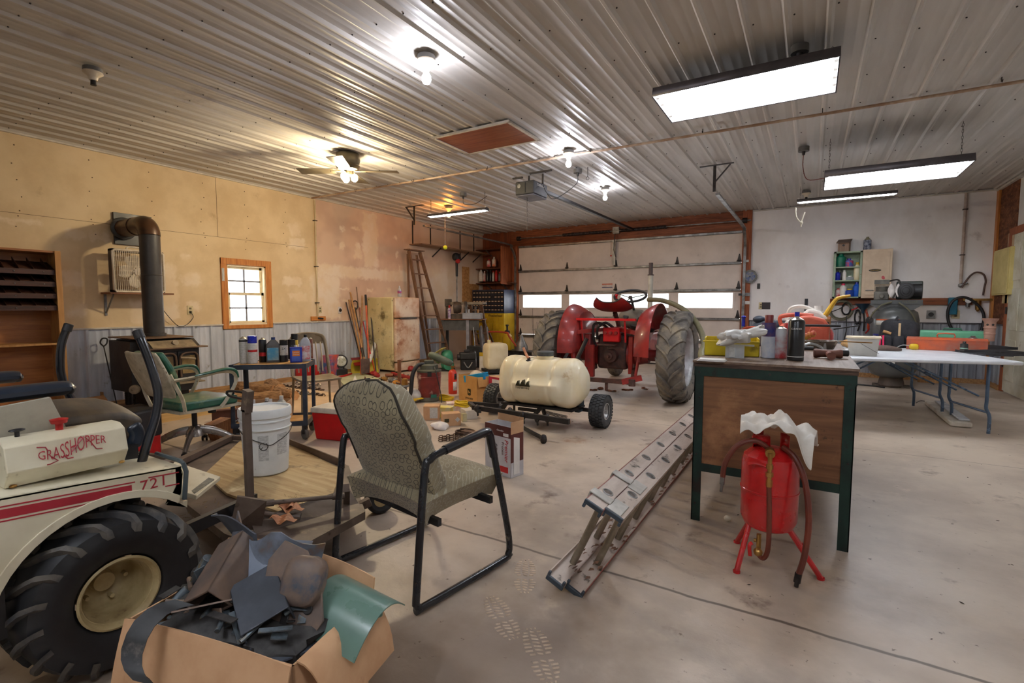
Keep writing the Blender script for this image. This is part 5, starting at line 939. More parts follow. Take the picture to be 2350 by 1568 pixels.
def jugb(label, x, yb, wpx, ypx, body, cap, lab=None, z=zc, dp=.5, group=G, name='oil_bottle', off=0, cat='bottle', lw=.8):
    p = fl(x, yb, z); d = (p-CO).dot(CF); w = wpx/2*d/FPX; h = hz(p, x, ypx)-z; t = thing(name, label, cat, p, facing(p)+off, group); q = w*dp
    b = B(); pr = [(1, 0), (1, .62), (.95, .70), (.72, .80), (.42, .87), (.3, .9)]; vs = []
    for (k, zz) in pr:
        for i in range(16): a = 2*PI*i/16; ee = .45; cx = math.copysign(abs(math.cos(a))**ee, math.cos(a)); cy = math.copysign(abs(math.sin(a))**ee, math.sin(a)); vs.append((w*k*cx+(w*.15*(1-k)), q*(k if k > .5 else .6)*cy, h*zz))
    b.add(vs, [(r_*16+i, r_*16+(i+1) % 16, (r_+1)*16+(i+1) % 16, (r_+1)*16+i) for r_ in range(5) for i in range(16)]+[tuple(range(16))[::-1], tuple(80+i for i in range(16))]); part(b, 'bottle_body', body, t, ang=50)
    part(B().lathe([(w*.3, h*.9), (w*.3, h*.995), (w*.26, h)], c=(w*.1, 0, 0), n=14), 'cap', cap, t)
    if lab: part(B().bx(-w*lw, -q-.0015, h*.08, w*lw, -q-.0003, h*.58), 'label', lab, t)
    return t, w, q, h
o, w_, q_, h_ = jugb('grey motor oil bottle with blue cap and wave label on the cart', 627, 831, 29, 774, mt('oil_grey', (92, 90, 88), (80, 78, 76), r=.35), mt('cap_teal', (40, 66, 120), r=.4), mt('wave_label', (72, 150, 190), (150, 176, 180), sc=12, r=.4))
o, w_, q_, h_ = jugb('silver bottle with red label and black cap at the cart end', 701, 829, 24, 768, mt('bottle_silver', (188, 190, 196), r=.35), m_blk, mt('label_redwhite', (226, 222, 222), (206, 40, 46), sc=18, r=.4))
p = fl(680, 831.5, zc); t = thing('solvent_tin', 'blue rectangular solvent tin with orange panel on the cart', 'tin', p, facing(p), G); w_ = .052; part(B().bx(-w_, -.03, 0, w_, .03, .142), 'tin_body', mt('tin_blue', (28, 52, 176), (24, 44, 150), r=.3), t, bev=.004); part(B().lathe([(.013, .142), (.013, .158)], n=14), 'cap', m_white, t)
b = B().bx(-w_*.7, -.0312, .012, w_*.7, -.030, .13); b.mi = 1; b.bx(-w_*.6, -.0322, .06, w_*.6, -.0312, .11); part(b, 'label', [mt('tin_label', (70, 104, 200), r=.4), mt('orange_panel', (226, 130, 50), r=.4)], t); txt('Lacquer', .018, m_white, t, (0, -.0325, .095)); txt('Thinner', .018, m_white, t, (0, -.0325, .075))
# lower shelf box
p = CC+Matrix.Rotation(CA, 3, 'Z') @ V((-.06, -.0, .151)); t = thing('cardboard_box', 'brown cardboard box of bottles on the lower cart shelf', 'box', p, CA); b = B(); b.bx(-.17, -.15, 0, -.165, .15, .15).bx(.165, -.15, 0, .17, .15, .17).bx(-.17, -.15, 0, .17, -.145, .13).bx(-.17, .145, 0, .17, .15, .17).bx(-.17, -.15, 0, .17, .15, .004); part(b, 'box_walls', m_card, t); part(B().bx(-.0, -.152, .01, .05, -.1505, .12), 'shipping_label', m_lw, t)
for k, (x, y, mm, h) in enumerate(((-.11, -.06, 'grey_tubs', .2), (.03, -.05, 'dark_tub', .2), (.1, .05, 'white_tub', .21), (-.03, .07, 'dark_tub', .19))):
    q = CC+Matrix.Rotation(CA, 3, 'Z') @ V((-.06+x, y, .156)); mm_ = {'grey_tubs': mt('clear_grey', (176, 176, 176), r=.3), 'dark_tub': m_blk2, 'white_tub': m_lw}[mm]; vessel('small_bottle', ['clear bottle with white cap nearest the bucket in the cart box', 'dark bottle with white label in the cart box', 'white capped tub at the right of the cart box', 'dark tub at the back of the cart box'][k], 'bottle', q, [('bottle_body', mm_, crown(.042, 0, h*.7, .016, h*.85)), ('cap', m_white, [(.018, h*.85), (.018, h)])], group='bottles in the cart box')
# ---- cooler ----
p = fl(760, 1010); t = thing('cooler', 'red picnic cooler with a white lid beside the cart', 'cooler', (p.x-.02, p.y+.08, 0), rad(14)); b = B(); b.add([(-.15, -.1, 0), (.15, -.1, 0), (.15, .1, 0), (-.15, .1, 0), (-.175, -.12, .245), (.175, -.12, .245), (.175, .12, .245), (-.175, .12, .245)], [(0, 3, 2, 1), (4, 5, 6, 7), (0, 1, 5, 4), (1, 2, 6, 5), (2, 3, 7, 6), (3, 0, 4, 7)]); part(b, 'cooler_body', mt('cooler_red', (206, 14, 20), (190, 10, 16), r=.35), t, bev=.01); part(B().bx(-.182, -.126, .245, .182, .126, .295), 'lid', mt('lid_offwhite', (226, 218, 204), r=.4), t, bev=.01)
# ---- slat-back aluminium chair ----
p = fl(765, 905, .42); t = thing('slat_chair', 'grey metal chair with a slatted back beyond the cart', 'chair', (-4.62, 3.52, 0), rad(-112)); m_sc = mt('khaki_metal', (150, 136, 112), (126, 112, 92), sc=5, r=.4, m=.3)
part(B().grid(lambda u, v: ((u-.5)*.42, -.2+.4*v, .43-.01*math.sin(PI*u)), 8, 8, .025), 'seat', m_sc, t, bev=.006)
xb = lambda z: -.2-.12*(z-.43)/.42
b = B(); b.tube([(-.2, xb(.43), .43), (-.195, xb(.65), .65), (-.18, xb(.82), .82), (-.13, xb(.87), .87), (0, xb(.88)-.02, .885), (.13, xb(.87), .87), (.18, xb(.82), .82), (.195, xb(.65), .65), (.2, xb(.43), .43)], .02, 8, sm=4, sq=(.6, 1)); part(b, 'back_frame', m_sc, t); part(B().grid(lambda u, v: ((u-.5)*.34, xb(.85)-.015, .77+.11*v), 8, 4, .008), 'top_rail', m_sc, t)
for k in range(6): x = -.13+.052*k; part(B().tube([(x, xb(.46), .46), (x*1.02, xb(.62)+.01, .62), (x*1.05, xb(.79), .79)], .009, 6, sm=3, sq=(.5, 1)), 'back_slat', mt('slat_pale', (206, 192, 166), r=.35, m=.3), t)
for (x, y) in ((-.19, -.19), (.19, -.19), (-.19, .18), (.19, .18)): part(B().cyl((x, y, .42), (x*1.1, y*1.15, 0), .014, .012), 'leg', m_sc, t)
# ---- logs, chains ----
m_bark = mt('log_bark', (172, 130, 88), (124, 90, 58), sc=14, r=.85, bump=.3, st=(1, 3, 3)); m_end = mt('log_split', (214, 166, 116), (186, 136, 90), sc=12, r=.8, bump=.1)
for k, (x, y, L_, r, rz, z, e, lb) in enumerate(((592, 905, .5, .075, .25, 0, .0, 'split log lying against the grey wainscot'), (630, 900, .62, .085, -.35, 0, .0, 'long rounded log behind the cart post'), (592, 932, .5, .09, .9, .0, .0, 'pale split log nearest the bucket'), (655, 915, .5, .07, -.15, .0, .0, 'ragged tan log in front of the chains'), (565, 900, .4, .07, .1, 0, 0, 'small log nearest the stove'))):
    p = fl(x, y); b = B(); b.tube([(-L_/2, 0, 0), (-L_/4, .01, .004), (0, 0, 0), (L_/4, -.01, .005), (L_/2, 0, 0)], [r, r*1.05, r*.95, r, r*.9], 9, sm=2, sq=(1, .8 if k % 2 else 1)); t = thing('firewood_log', lb, 'log', (p.x, p.y, r*.95), rz, 'firewood on the floor by the left wall'); part(b, 'bark', m_bark, t, ang=25)
    for s in (-1, 1): part(B().cyl((s*L_/2, 0, 0), (s*(L_/2+.004), 0, 0), r*.86, n=9), 'cut_end', m_end, t)
def chain(b, pts, step=.035, r=.005, lr=.014):
    pts = [V(p) for p in pts]; n = 0
    for a, c in zip(pts, pts[1:]):
        L_ = (c-a).length; k = max(1, int(L_/step)); d = (c-a).normalized(); w = d.cross(V((0, 0, 1))).normalized() if abs(d.z) < .9 else V((1, 0, 0))
        for i in range(k):
            o = a+(c-a)*((i+.5)/k); u = w if n % 2 else V((0, 0, 1)); n += 1
            b.tube([o+d*(math.cos(q)*step*.75)+u*(math.sin(q)*lr) for q in [j*PI/3 for j in range(6)]], r, 4, closed=True)
    return b
m_ch = mt('rusty_chain', (108, 84, 68), (70, 54, 46), sc=30, r=.6, m=.4); m_ch2 = mt('steel_chain', (170, 164, 156), (110, 102, 96), sc=30, r=.4, m=.7)
for k, (pp, mm, lb) in enumerate((([(628, 887), (680, 900), (745, 908)], m_ch, 'rusty log chain with a ring, nearest the logs'), ([(650, 885), (700, 893)], m_ch, 'rusty chain lying behind the ringed chain'), ([(655, 908), (690, 905), (735, 905)], m_ch2, 'bright steel chain in front of the rusty chains'), ([(680, 880), (735, 884)], m_ch2, 'thin steel chain nearest the red gas can'), ([(690, 888), (742, 895)], m_ch, 'short brown chain between the thin chain and the rusty chains'))):
    one(chain(B(), [fl(x, y, .018) for x, y in pp], .05, .009, .022), 'chain', mm, lb, 'chain', group='chains laid out on the floor by the left wall')
one(B().tube([fl(632, 884, .02)+V((.05*math.cos(a), .05*math.sin(a), 0)) for a in [k*PI/6 for k in range(12)]], .012, 6, closed=True), 'chain_ring', m_ch, 'rusty ring at the end of the nearest chain', 'ring')
q = [fl(655, 962, .004), fl(562, 925, .004), fl(620, 882, .004), fl(790, 905, .004), fl(775, 962, .004)]
one(B().prism([(v.x, v.y) for v in q], 0.001, .008), 'floor_sheet', mt('tan_sheet', (214, 184, 146), (196, 164, 126), sc=3, r=.7), 'tan board lying flat on the floor under the chains', 'board')
# ================= back left corner =================
m_whw = wood('handle_wood', (192, 146, 92), (150, 106, 62), 2, 5, r=.5); m_dkh = mt('handle_dark', (70, 62, 56), r=.6); m_or = mt('orange_grip', (226, 120, 84), (206, 96, 64), r=.45)
G = 'long handled tools leaning on the left wall'
def tool(label, name, a, c, mat, r=.013, extra=None):
    A, Bp = onx(a[0], a[1], XL+.07), onx(c[0], c[1], XL+(.6 if extra and extra.__name__ == 'shov' else .34))
    if not extra or extra.__name__ != 'shov': d_ = (Bp-A); Bp = A+d_*((A.z-.02)/(A.z-Bp.z)) if A.z-Bp.z > .1 else Bp
    t = thing(name, label, 'tool', (0, 0, 0), 0, G); part(B().cyl(Bp, A, r, n=10), 'handle', mat, t)
    if extra: extra(t, A, Bp)
    return t
def shov(t, A, P):
    d = (P-A).normalized(); q = P; part(B().tube([q-d*.22, q-d*.05], [.02, .022], 8), 'socket', m_galvd, t)
    part(B().grid(lambda u, v: (q.x+.01+.03*math.cos((u-.5)*2.4)+.0*v, q.y+(u-.5)*.2*(1-.35*max(0, v-.6)), q.z+.02-.25*v), 8, 8, .003), 'blade', mt('blade_steel', (120, 100, 92), (88, 76, 72), sc=8, r=.4, m=.4), t)
tool('square shovel with wooden handle in front of the yellow plow blade', 'shovel', (804, 671), (836, 826, .28), m_whw, .016, shov)
def dgrip(t, A, P): part(B().tube([A+V((0, -.05, .0)), A+V((0, -.06, .08)), A+V((0, 0, .12)), A+V((0, .06, .08)), A+V((0, .05, .0)), A+V((0, 0, -.04))], .012, 8, closed=True, sm=3), 'd_grip', m_blk, t)
tool('dark tool with a black D grip behind the shovels', 'shovel', (815, 706), (836, 822, .2), m_dkh, .012, dgrip)
tool('grey steel bar, leftmost of the leaning tools', 'pry_bar', (794, 694), (829, 828, .2), m_galvd, .011); tool('thick wooden handled tool crossing the square shovel', 'rake', (801, 688), (827, 812, .15), m_whw, .017); tool('tallest thin wooden handle of the leaning tools', 'hoe', (818, 659), (834, 800, .1), wood('handle_grey', (150, 120, 96), (118, 92, 72), 2, 5), .010)
tool('red thin stick among the leaning tools', 'stake', (826, 706), (827, 806, .1), m_redp, .007); tool('pale wooden handle left of the orange one', 'hoe', (831, 679), (830, 790, .1), m_whw, .012); tool('orange handled tool with black end grip', 'shovel', (839, 677), (846, 818, .1), m_or, .016, lambda t, A, P: part(B().cyl(A, A+(P-A)*.14, .02, n=12), 'end_grip', m_blk, t))
tool('short dark handle beside the fridge', 'axe', (850, 704), (858, 800, .1), m_dkh, .013); tool('grey wooden handle closest to the fridge', 'broom', (858, 738), (866, 810, .1), MATS['handle_grey'], .011); tool('bright red rod leaning low beside the white pipe', 'rod', (833, 738), (853, 823, .15), mt('red_bright', (226, 40, 34), r=.4), .009)
a, c = onx(847, 832, XL+.36), onx(863, 783, XL+.2); one(B().cyl(a, c, .035, n=16), 'white_pipe', mt('pvc_white', (236, 234, 226), r=.35), 'thick white plastic pipe leaning between the tools and the fridge', 'pipe')
# plow blade
a, c = fl(812, 862), fl(873, 855); hh = .26; dx = (c-a); one(B().grid(lambda u, v: a+dx*u+V((-.05*math.sin(PI*v)-.02, .0, hh*v)), 14, 8, .006), 'plow_blade', mt('plow_yellow', (206, 190, 60), (184, 160, 44), sc=3, r=.4, spots=[((120, 92, 50), 9, .6, .74)]), 'curved yellow plow blade behind the square shovel', 'plow blade')
p = onx(822, 830, XL+.32); b = B(); b.bar(p+V((.08, -.02, -.06)), p+V((-.16, .1, .05)), .2, .01); one(b, 'red_scoop', mt('dark_red', (150, 26, 34), (120, 20, 28), r=.35), 'dark red scoop tilted behind the yellow plow blade', 'scoop')
# headlight
p = V((-6.86, 5.72, 0)); t = thing('work_headlight', 'round black work light with a clear ribbed lens on the floor', 'light', p+V((0, 0, 0)), facing(p)+.3); part(B().lathe([(.03, -.09), (.09, -.05), (.115, 0), (.115, .02), (.1, .025)], c=(0, 0, .26), ax=(0, -1, .25), n=28), 'lamp_shell', m_blk, t); part(B().lathe([(.1, .018), (.08, .03), (0, .038)], c=(0, 0, .26), ax=(0, -1, .25), n=28), 'lens', mt('lens_clear', (216, 216, 206), (160, 160, 140), sc=20, r=.1), t); part(B().bx(-.12, -.06, 0, .1, .1, .13).cyl((-.05, 0, .1), (-.05, 0, .2), .012).cyl((.05, 0, .1), (.05, 0, .2), .012), 'bracket_base', m_blk, t, bev=.01)
for k, (pp, lb) in enumerate((([(775, 858), (790, 850), (808, 848)], 'upper red pipe frame below the work light'), ([(775, 866), (795, 862), (806, 858)], 'lower red pipe frame below the work light'))): one(B().tube([fl(x, y, .04) for x, y in pp], .02, 8, sm=3), 'red_pipe', m_redp, lb, 'pipe')
# fridge
K = fl(907, 857); fx, fy = K.x, K.y; fh = hz(K, 907, 682); FY1 = onx(962, 800, fx).y; t = thing('refrigerator', 'old rusty cream refrigerator standing against the left wall', 'refrigerator', (0, 0, 0))
m_fr = mt('fridge_side', (230, 218, 172), (212, 196, 146), sc=3, r=.45, spots=[((112, 98, 64), 2.6, .54, .68), ((84, 70, 48), 14, .6, .72)]); m_ff = mt('fridge_front', (226, 206, 182), (196, 150, 116), sc=3, r=.45, spots=[((170, 116, 84), 4, .54, .7), ((120, 84, 64), 11, .62, .74)])
part(B().bx(XL+.05, fy, .04, fx-.045, FY1, fh), 'cabinet', m_fr, t, bev=.02); part(B().bx(fx-.04, fy+.004, fh*.72+.008, fx+.03, FY1-.004, fh-.005), 'freezer_door', m_ff, t, bev=.02); part(B().bx(fx-.04, fy+.004, .2, fx+.03, FY1-.004, fh*.72-.012), 'main_door', m_ff, t, bev=.02)
part(B().bx(fx-.03, fy+.01, .03, fx+.02, FY1-.01, .18), 'kick_panel', m_ff, t, bev=.01); part(B().bx(fx+.03, fy+.1, fh*.72-.01, fx+.05, FY1-.1, fh*.72+.01), 'door_strip', m_galvd, t)
p = V((fx-.25, (fy*.6+FY1*.4), fh)); vessel('water_bottle', 'clear plastic water bottle with a red and blue label on top of the fridge', 'bottle', onx(917, 681, fx-.3), [('bottle_body', mt('clear_plastic', (224, 230, 236), r=.1, alpha=.5), [(.035, 0), (.038, .03), (.036, .13), (.015, .17), (.014, .185)]), ('label', mt('label_rb', (200, 60, 70), (50, 110, 190), sc=20), [(.039, .06), (.039, .11)]), ('cap', m_white, [(.016, .185), (.016, .2)])])
# stepladders
def stepladder(label, feet, topc, twy, rear, wd, n=8):
    t = thing('stepladder', label, 'ladder', (0, 0, 0)); m_l = wood(wd, (140, 104, 76) if wd == 'ladder_wood' else (112, 82, 58), (100, 72, 52), 2, 5, r=.65)
    tl, tr = topc-twy, topc+twy
    for p0, p1 in ((feet[0], tl), (feet[1], tr)): part(B().bar(p0, p1, .03, .07, up=(1, 0, 0)), 'front_rail', m_l, t)
    for p0, p1 in ((rear[0], tl+V((-.06, .03, -.06))), (rear[1], tr+V((-.06, -.03, -.06)))): part(B().bar(p0, p1, .025, .04, up=(1, 0, 0)), 'rear_leg', m_l, t)
    for k in range(n):
        f = (k+.6)/(n+.2); a, c = feet[0].lerp(tl, f), feet[1].lerp(tr, f); part(B().bar(a, c, .075, .02, up=(0, 0, 1)), 'step', m_l, t)
    part(B().bar(tl+V((0, -.06, .02)), tr+V((0, .06, .02)), .16, .02, up=(0, 0, 1)), 'top_board', m_l, t)
    for k in (.45,): a, c = feet[0].lerp(tl, k), rear[0].lerp(tl, k); part(B().bar(a, c, .015, .02), 'spreader', m_galvd, t)
    return t
TP = onx(950, 577, -6.86); stepladder('tall weathered wooden stepladder beside the rusty fridge', (V((-6.62, 7.75, 0)), V((-6.55, 8.36, 0))), V((TP.x, 7.60, TP.z)), V((0, .16, 0)), (V((-6.95, 7.55, 0)), V((-6.95, 8.2, 0))), 'ladder_wood')
q = ony(1098, 705, 8.9); stepladder('smaller dark stepladder leaning behind the saw table', (fl(1100, 838)+V((0, 0, 0)), fl(1124, 834)), V((q.x-.15, 9.0, 1.25)), V((.12, .05, 0)), (V((-6.5, 9.5, 0)), V((-6.1, 9.6, 0))), 'ladder_dark', 5)
# saw table
c0, c1 = V((-6.72, 8.35, 0)), V((-5.98, 8.72, 0)); ang = math.atan2(c1.y-c0.y, c1.x-c0.x); cm = (c0+c1)/2; tz = .935; t = thing('saw_table', 'grey steel stand with a brown wooden top carrying the radial arm saw', 'table', cm, ang); Lh = .46
part(B().bx(-Lh, -.2, tz-.02, Lh, .35, tz), 'table_top', wood('table_brown', (150, 96, 66), (124, 74, 48), 0), t); m_gr = mt('stand_grey', (92, 92, 90), (72, 72, 70), r=.5); part(B().bx(-Lh+.05, -.16, tz-.24, Lh-.1, -.13, tz-.02), 'apron', m_gr, t)
for (x, y) in ((-Lh+.05, -.15), (.12, -.15), (-Lh+.05, .3), (Lh-.05, .3)): part(B().bx(x-.03, y-.03, 0, x+.03, y+.03, tz-.02), 'leg', m_gr if x < 0 else mt('stand_pale', (160, 160, 166), r=.5), t)
t = thing('radial_arm_saw', 'dusty radial arm saw with brown motor hood', 'saw', cm+V((-.08, .02, tz)), ang); m_sw = mt('saw_brown', (96, 84, 70), (70, 60, 50), sc=8, r=.5)
part(B().bx(-.25, -.04, .30, .48, .04, .36), 'arm', mt('saw_tan', (150, 138, 116), (120, 108, 90), r=.5), t, bev=.008); part(B().lathe([(.0, -.09), (.12, -.08), (.13, 0), (.1, .08), (0, .09)], c=(-.06, -.06, .24), ax=(.95, .2, 0), n=22), 'motor', m_sw, t); part(B().lathe([(0, -.02), (.15, -.02), (.15, .02), (0, .02)], c=(.12, -.1, .22), ax=(1, 0, 0), n=26), 'blade_guard', m_sw, t); part(B().bx(-.34, -.04, .26, -.2, .06, .42), 'column_head', m_sw, t, bev=.01); part(B().cyl((-.3, .05, 0), (-.3, .05, .3), .04), 'column', m_sw, t); part(B().cyl((.48, 0, .33), (.55, 0, .33), .035), 'crank', m_galv, t); part(B().bx(-.2, -.12, 0, .1, .12, .10), 'base_block', m_sw, t)
p = cm+Matrix.Rotation(ang, 3, 'Z') @ V((.22, -.12, tz+.001)); t = thing('plastic_bin', 'light grey open plastic bin at the right end of the saw table', 'bin', p, ang); m_bn = mt('bin_grey', (176, 180, 188), (156, 160, 168), r=.45); b = B(); b.bx(-.2, -.1, 0, -.19, .1, .12).bx(.19, -.1, 0, .2, .1, .12).bx(-.2, -.1, 0, .2, -.09, .12).bx(-.2, .09, 0, .2, .1, .12).bx(-.2, -.1, 0, .2, .1, .008).bx(-.215, -.115, .115, .215, -.09, .13); part(b, 'bin_body', m_bn, t)
for k, (x, h, c) in enumerate(((-.15, .2, 'clear_plastic'), (-.08, .2, 'clear_plastic'), (.06, .26, 'saw_brown'), (.12, .2, 'handle_wood'))): one(B().cyl(p+V((x*.8, x*.4, .02)), p+V((x*.9, x*.45, h)), .022, n=12), 'jar' if k < 2 else 'wood_strip', MATS[c], ['clear jar at the left of the grey bin', 'second clear jar in the grey bin', 'dark strip sticking out of the grey bin', 'pale wooden strip sticking out of the grey bin'][k], 'jar' if k < 2 else 'strip')
vessel('spray_bottle', 'purple and white spray bottle with a red cap on the saw table', 'bottle', cm+Matrix.Rotation(ang, 3, 'Z') @ V((-.27, -.14, tz+.001)), [('bottle_body', mt('label_purple', (130, 90, 160), (226, 220, 226), sc=24), [(.032, 0), (.034, .2), (.02, .23)]), ('cap', m_redp, [(.02, .23), (.018, .29)])])
# charger / creeper leaning
t = thing('mechanic_creeper', 'grey padded creeper board leaning against the saw table', 'creeper', (0, 0, 0)); a0, a1 = fl(1110, 845), fl(1072, 748, .8); a1 = V((a0.x-.25, a0.y+.25, .78)); part(B().bar(a0+V((0, 0, .03)), a1, .04, .2, up=(-.7, .7, .3)), 'pad', mt('pad_grey', (110, 110, 116), (84, 84, 90), r=.6), t, bev=.01)
for s in (-1, 1): part(B().bar(a0+V((s*.1, s*.1, .03)), a1+V((s*.1, s*.1, 0)), .02, .02), 'side_rail', m_galv, t)
# parts cabinets
yc = 9.78; xa, xb = -7.0, ony(1157, 700, yc).x; zj, zt = ony(1120, 719, yc).z, ony(1120, 665, yc).z; m_cy = mt('cabinet_yellow', (214, 178, 34), (196, 156, 24), sc=3, r=.4); m_cb = mt('cabinet_navy', (44, 54, 84), (34, 42, 66), r=.4)
t = thing('drawer_cabinet', 'yellow steel drawer cabinet with many small drawers in the corner', 'cabinet', (0, 0, 0)); part(B().bx(xa, yc, 0, xb, YB-.07, zj), 'cabinet_body', m_cy, t, bev=.006)
for r_ in range(13):
    for c_ in range(9):
        x = xa+.05+(xb-xa-.1)*c_/9; z = zj-.16-.068*r_
        if z > .12: part(B().bx(x+.004, yc-.008, z, x+(xb-xa-.1)/9-.004, yc, z+.058), 'drawer', m_cy, t, bev=.002)
txt('Weatherhead', .085, mt('ink_dark', (40, 34, 20)), t, ((xa+xb)/2+.2, yc-.003, zj-.055), sx=.85)
t = thing('parts_cabinet', 'navy cabinet of small black drawers stacked on the yellow cabinet', 'cabinet', (0, 0, 0)); part(B().bx(xa, yc, zj+.002, xb, YB-.07, zt), 'cabinet_body', m_cb, t, bev=.006); m_dd = mt('drawer_black', (26, 26, 34), r=.4); m_lbl = mt('drawer_label', (206, 180, 150), (180, 150, 120), sc=30)
for r_ in range(5):
    for c_ in range(10):
        dx = (xb-xa-.03)/10; x = xa+.02+dx*c_; z = zt-.12-.1*r_; o = part(B().bx(x+.003, yc-.01, z, x+dx-.003, yc, z+.09), 'drawer', m_dd, t)
        if not (r_ == 1 and c_ == 6): part(B().bx(x+.016, yc-.014, z+.034, x+dx-.016, yc-.01, z+.056), 'drawer_label', m_lbl, o)
# alcove shelves with bottles
for (yy, lb, x1_) in ((573, 'top empty shelf above the bottles in the alcove', 1163), (617, 'middle shelf with two white jugs in the alcove', 1163), (650, 'lower shelf crowded with bottles in the alcove', 1180)):
    z = ony(1120, yy, YB-.2).z; t = thing('alcove_shelf', lb, 'shelf', (0, 0, 0)); part(B().bx(XL+.01, YB-.32, z-.02, ony(x1_, yy, YB-.2).x, YB-.01, z), 'board', wood('shelf_dark', (110, 62, 36), (82, 44, 26), 0), t)
    for x in (-6.8, -6.35): part(B().bar((x, YB-.02, z-.14), (x, YB-.28, z-.025), .02, .02), 'bracket', m_galv, t)
def simplb(label, x, yb, yt, wpx, body, cap, Y=YB-.22, nm='bottle', grp=None, e=1):
    p = ony(x, yb, Y); d = (p-CO).dot(CF); r = wpx/2*d/FPX; h = ony(x, yt, Y).z-p.z; return vessel(nm, label, 'bottle', p, [('bottle_body', body, [(r*.95, 0), (r, .01), (r, h*.68), (r*.4, h*.86)]), ('cap', cap, [(r*.42, h*.86), (r*.4, h)])], group=grp, n=14)
m_jw = mt('jug_white', (230, 226, 218), (212, 204, 192), r=.4); G = 'bottles on the lower alcove shelf'
simplb('white jug with a red label, left of the two on the middle alcove shelf', 1122, 612.5, 595, 10, mt('label_redw', (216, 210, 206), (200, 60, 60), sc=8), m_redp); simplb('white bottle with an orange label on the middle alcove shelf', 1134, 612, 590, 10, mt('label_orw', (226, 222, 214), (226, 120, 60), sc=8), m_jw)
for (x, yt, w, mm, cc, lb) in ((1094, 632, 5, 'clear_plastic', m_white, 'small clear bottle leftmost on the lower alcove shelf'), (1104, 618, 11, 'jug_white', m_white, 'large white jug on the lower alcove shelf'), (1112, 622, 6, 'label_redw', m_white, 'white bottle with red label beside the large jug'), (1119, 620, 8, 'can_black', m_blk, 'black bottle right of the red label bottle'), (1126, 620, 7, 'can_black', m_blk, 'second black bottle in the middle of the lower alcove shelf'), (1132, 622, 5, 'label_lightgrey', m_redp, 'slim white bottle with red cap on the lower alcove shelf'), (1139, 620, 7, 'red_plastic', m_redp, 'red bottle on the lower alcove shelf'), (1147, 624, 8, 'oil_grey', m_redp, 'dark grey bottle with red cap rightmost on the lower alcove shelf')): simplb(lb, x, 646, yt, w, MATS[mm], cc, grp=G)
# long hung shelf on left wall
a, c = onx(950, 563, -6.95), onx(1100, 580, -6.95); z = (a.z+c.z)/2; t = thing('hanging_shelf', 'long empty plywood shelf hung on rods along the left wall', 'shelf', (0, 0, 0)); part(B().bx(XL+.005, a.y, z-.02, XL+.34, 10.2, z), 'board', wood('shelf_pine', (150, 112, 80), (120, 86, 60), 1), t)
for y in (a.y+.1, 8.35, 8.85, 9.4, 9.95): part(B().bx(XL+.002, y-.012, z-.1 if y > 9.3 and y < 9.5 else z-.02, XL+.014, y+.012, H-.05), 'hanger_rod', m_galvd, t)
for y in (8.4, 9.4, 9.9): part(B().bar((XL+.01, y, z-.2), (XL+.26, y, z-.02), .02, .02), 'bracket', m_galvd, t)
# tennis ball
q = fl(1021, 484, H-.01); zb_ = hz(q, 1021, 568); t = thing('tennis_ball', 'yellow tennis ball hanging on a string from the ceiling', 'ball', (q.x, q.y, zb_)); part(B().ell((0, 0, 0), (.04, .04, .04), 16, 12), 'ball', mt('tennis_yellow', (206, 220, 60), (184, 200, 44), r=.8), t); part(B().cyl((0, 0, .03), (0, 0, H-zb_-.02), .003, n=5), 'string', m_white, t)
# string trimmer
p = onx(1048, 592, -6.93); t = thing('string_trimmer', 'red and black string trimmer hanging upside down on the left wall', 'trimmer', p, PI/2); part(B().ell((0, 0, .02), (.12, .07, .09), 14, 10, e=.7, jit=.2, jf=9), 'engine', m_blk, t); part(B().ell((0, -.03, -.07), (.07, .05, .06), 12, 8), 'housing', m_redp, t); part(B().cyl((0, 0, -.1), (0, 0, -.42), .03, .026), 'grip', m_blk, t); part(B().cyl((0, 0, -.4), (0, 0, -1.35), .014), 'shaft', m_galv, t)
# OSB piece
m_os2 = mt('osb_pale', (206, 156, 96), (172, 120, 66), sc=24, r=.8); a, c, d = onx(1060, 612, XL), onx(1076, 640, XL), onx(1097, 692, XL); one(B().prism([(a.y, d.z-.02), (10.15, d.z-.02), (10.15, c.z-.12), (c.y, c.z-.12), (c.y, a.z), (a.y, a.z)], XL+.003, XL+.014, 'x'), 'osb_offcut', m_os2, 'L shaped particle board patch on the left wall near the corner', 'board')
# push cart / mower handle etc near door
t = thing('hand_cart', 'low cart with a bent orange push handle near the garage door', 'cart', (-5.55, 9.35, 0), 0); hA, hB = ony(1116, 762, 9.0)-V((-5.55, 9.35, 0)), ony(1166, 762, 9.0)-V((-5.55, 9.35, 0)); zH = hA.z; part(B().tube([(hA.x+.1, -.2, zH-.32), (hA.x, -.34, zH-.08), (hA.x+.04, -.36, zH), (hB.x-.04, -.36, zH), (hB.x+.02, -.34, zH-.08), (hB.x+.14, -.1, zH-.4)], .02, 10, sm=4), 'orange_handle', mt('handle_orange', (206, 84, 50), r=.4), t); part(B().cyl((hB.x+.14, -.1, zH-.4), (hB.x+.3, .1, .1), .016).cyl((hA.x+.1, -.2, zH-.32), (hA.x+.3, -.0, .1), .016), 'lower_tube', m_blk, t); part(B().bx(-.2, -.15, .1, .55, .2, .24), 'deck', m_galvd, t, bev=.02)
for x in (-.15, .5): part(B().lathe([(.03, -.02), (.09, -.02), (.09, .02), (.03, .02)], c=(x, -.1, .09), ax=(0, 1, 0), n=18), 'wheel', m_rubber, t)
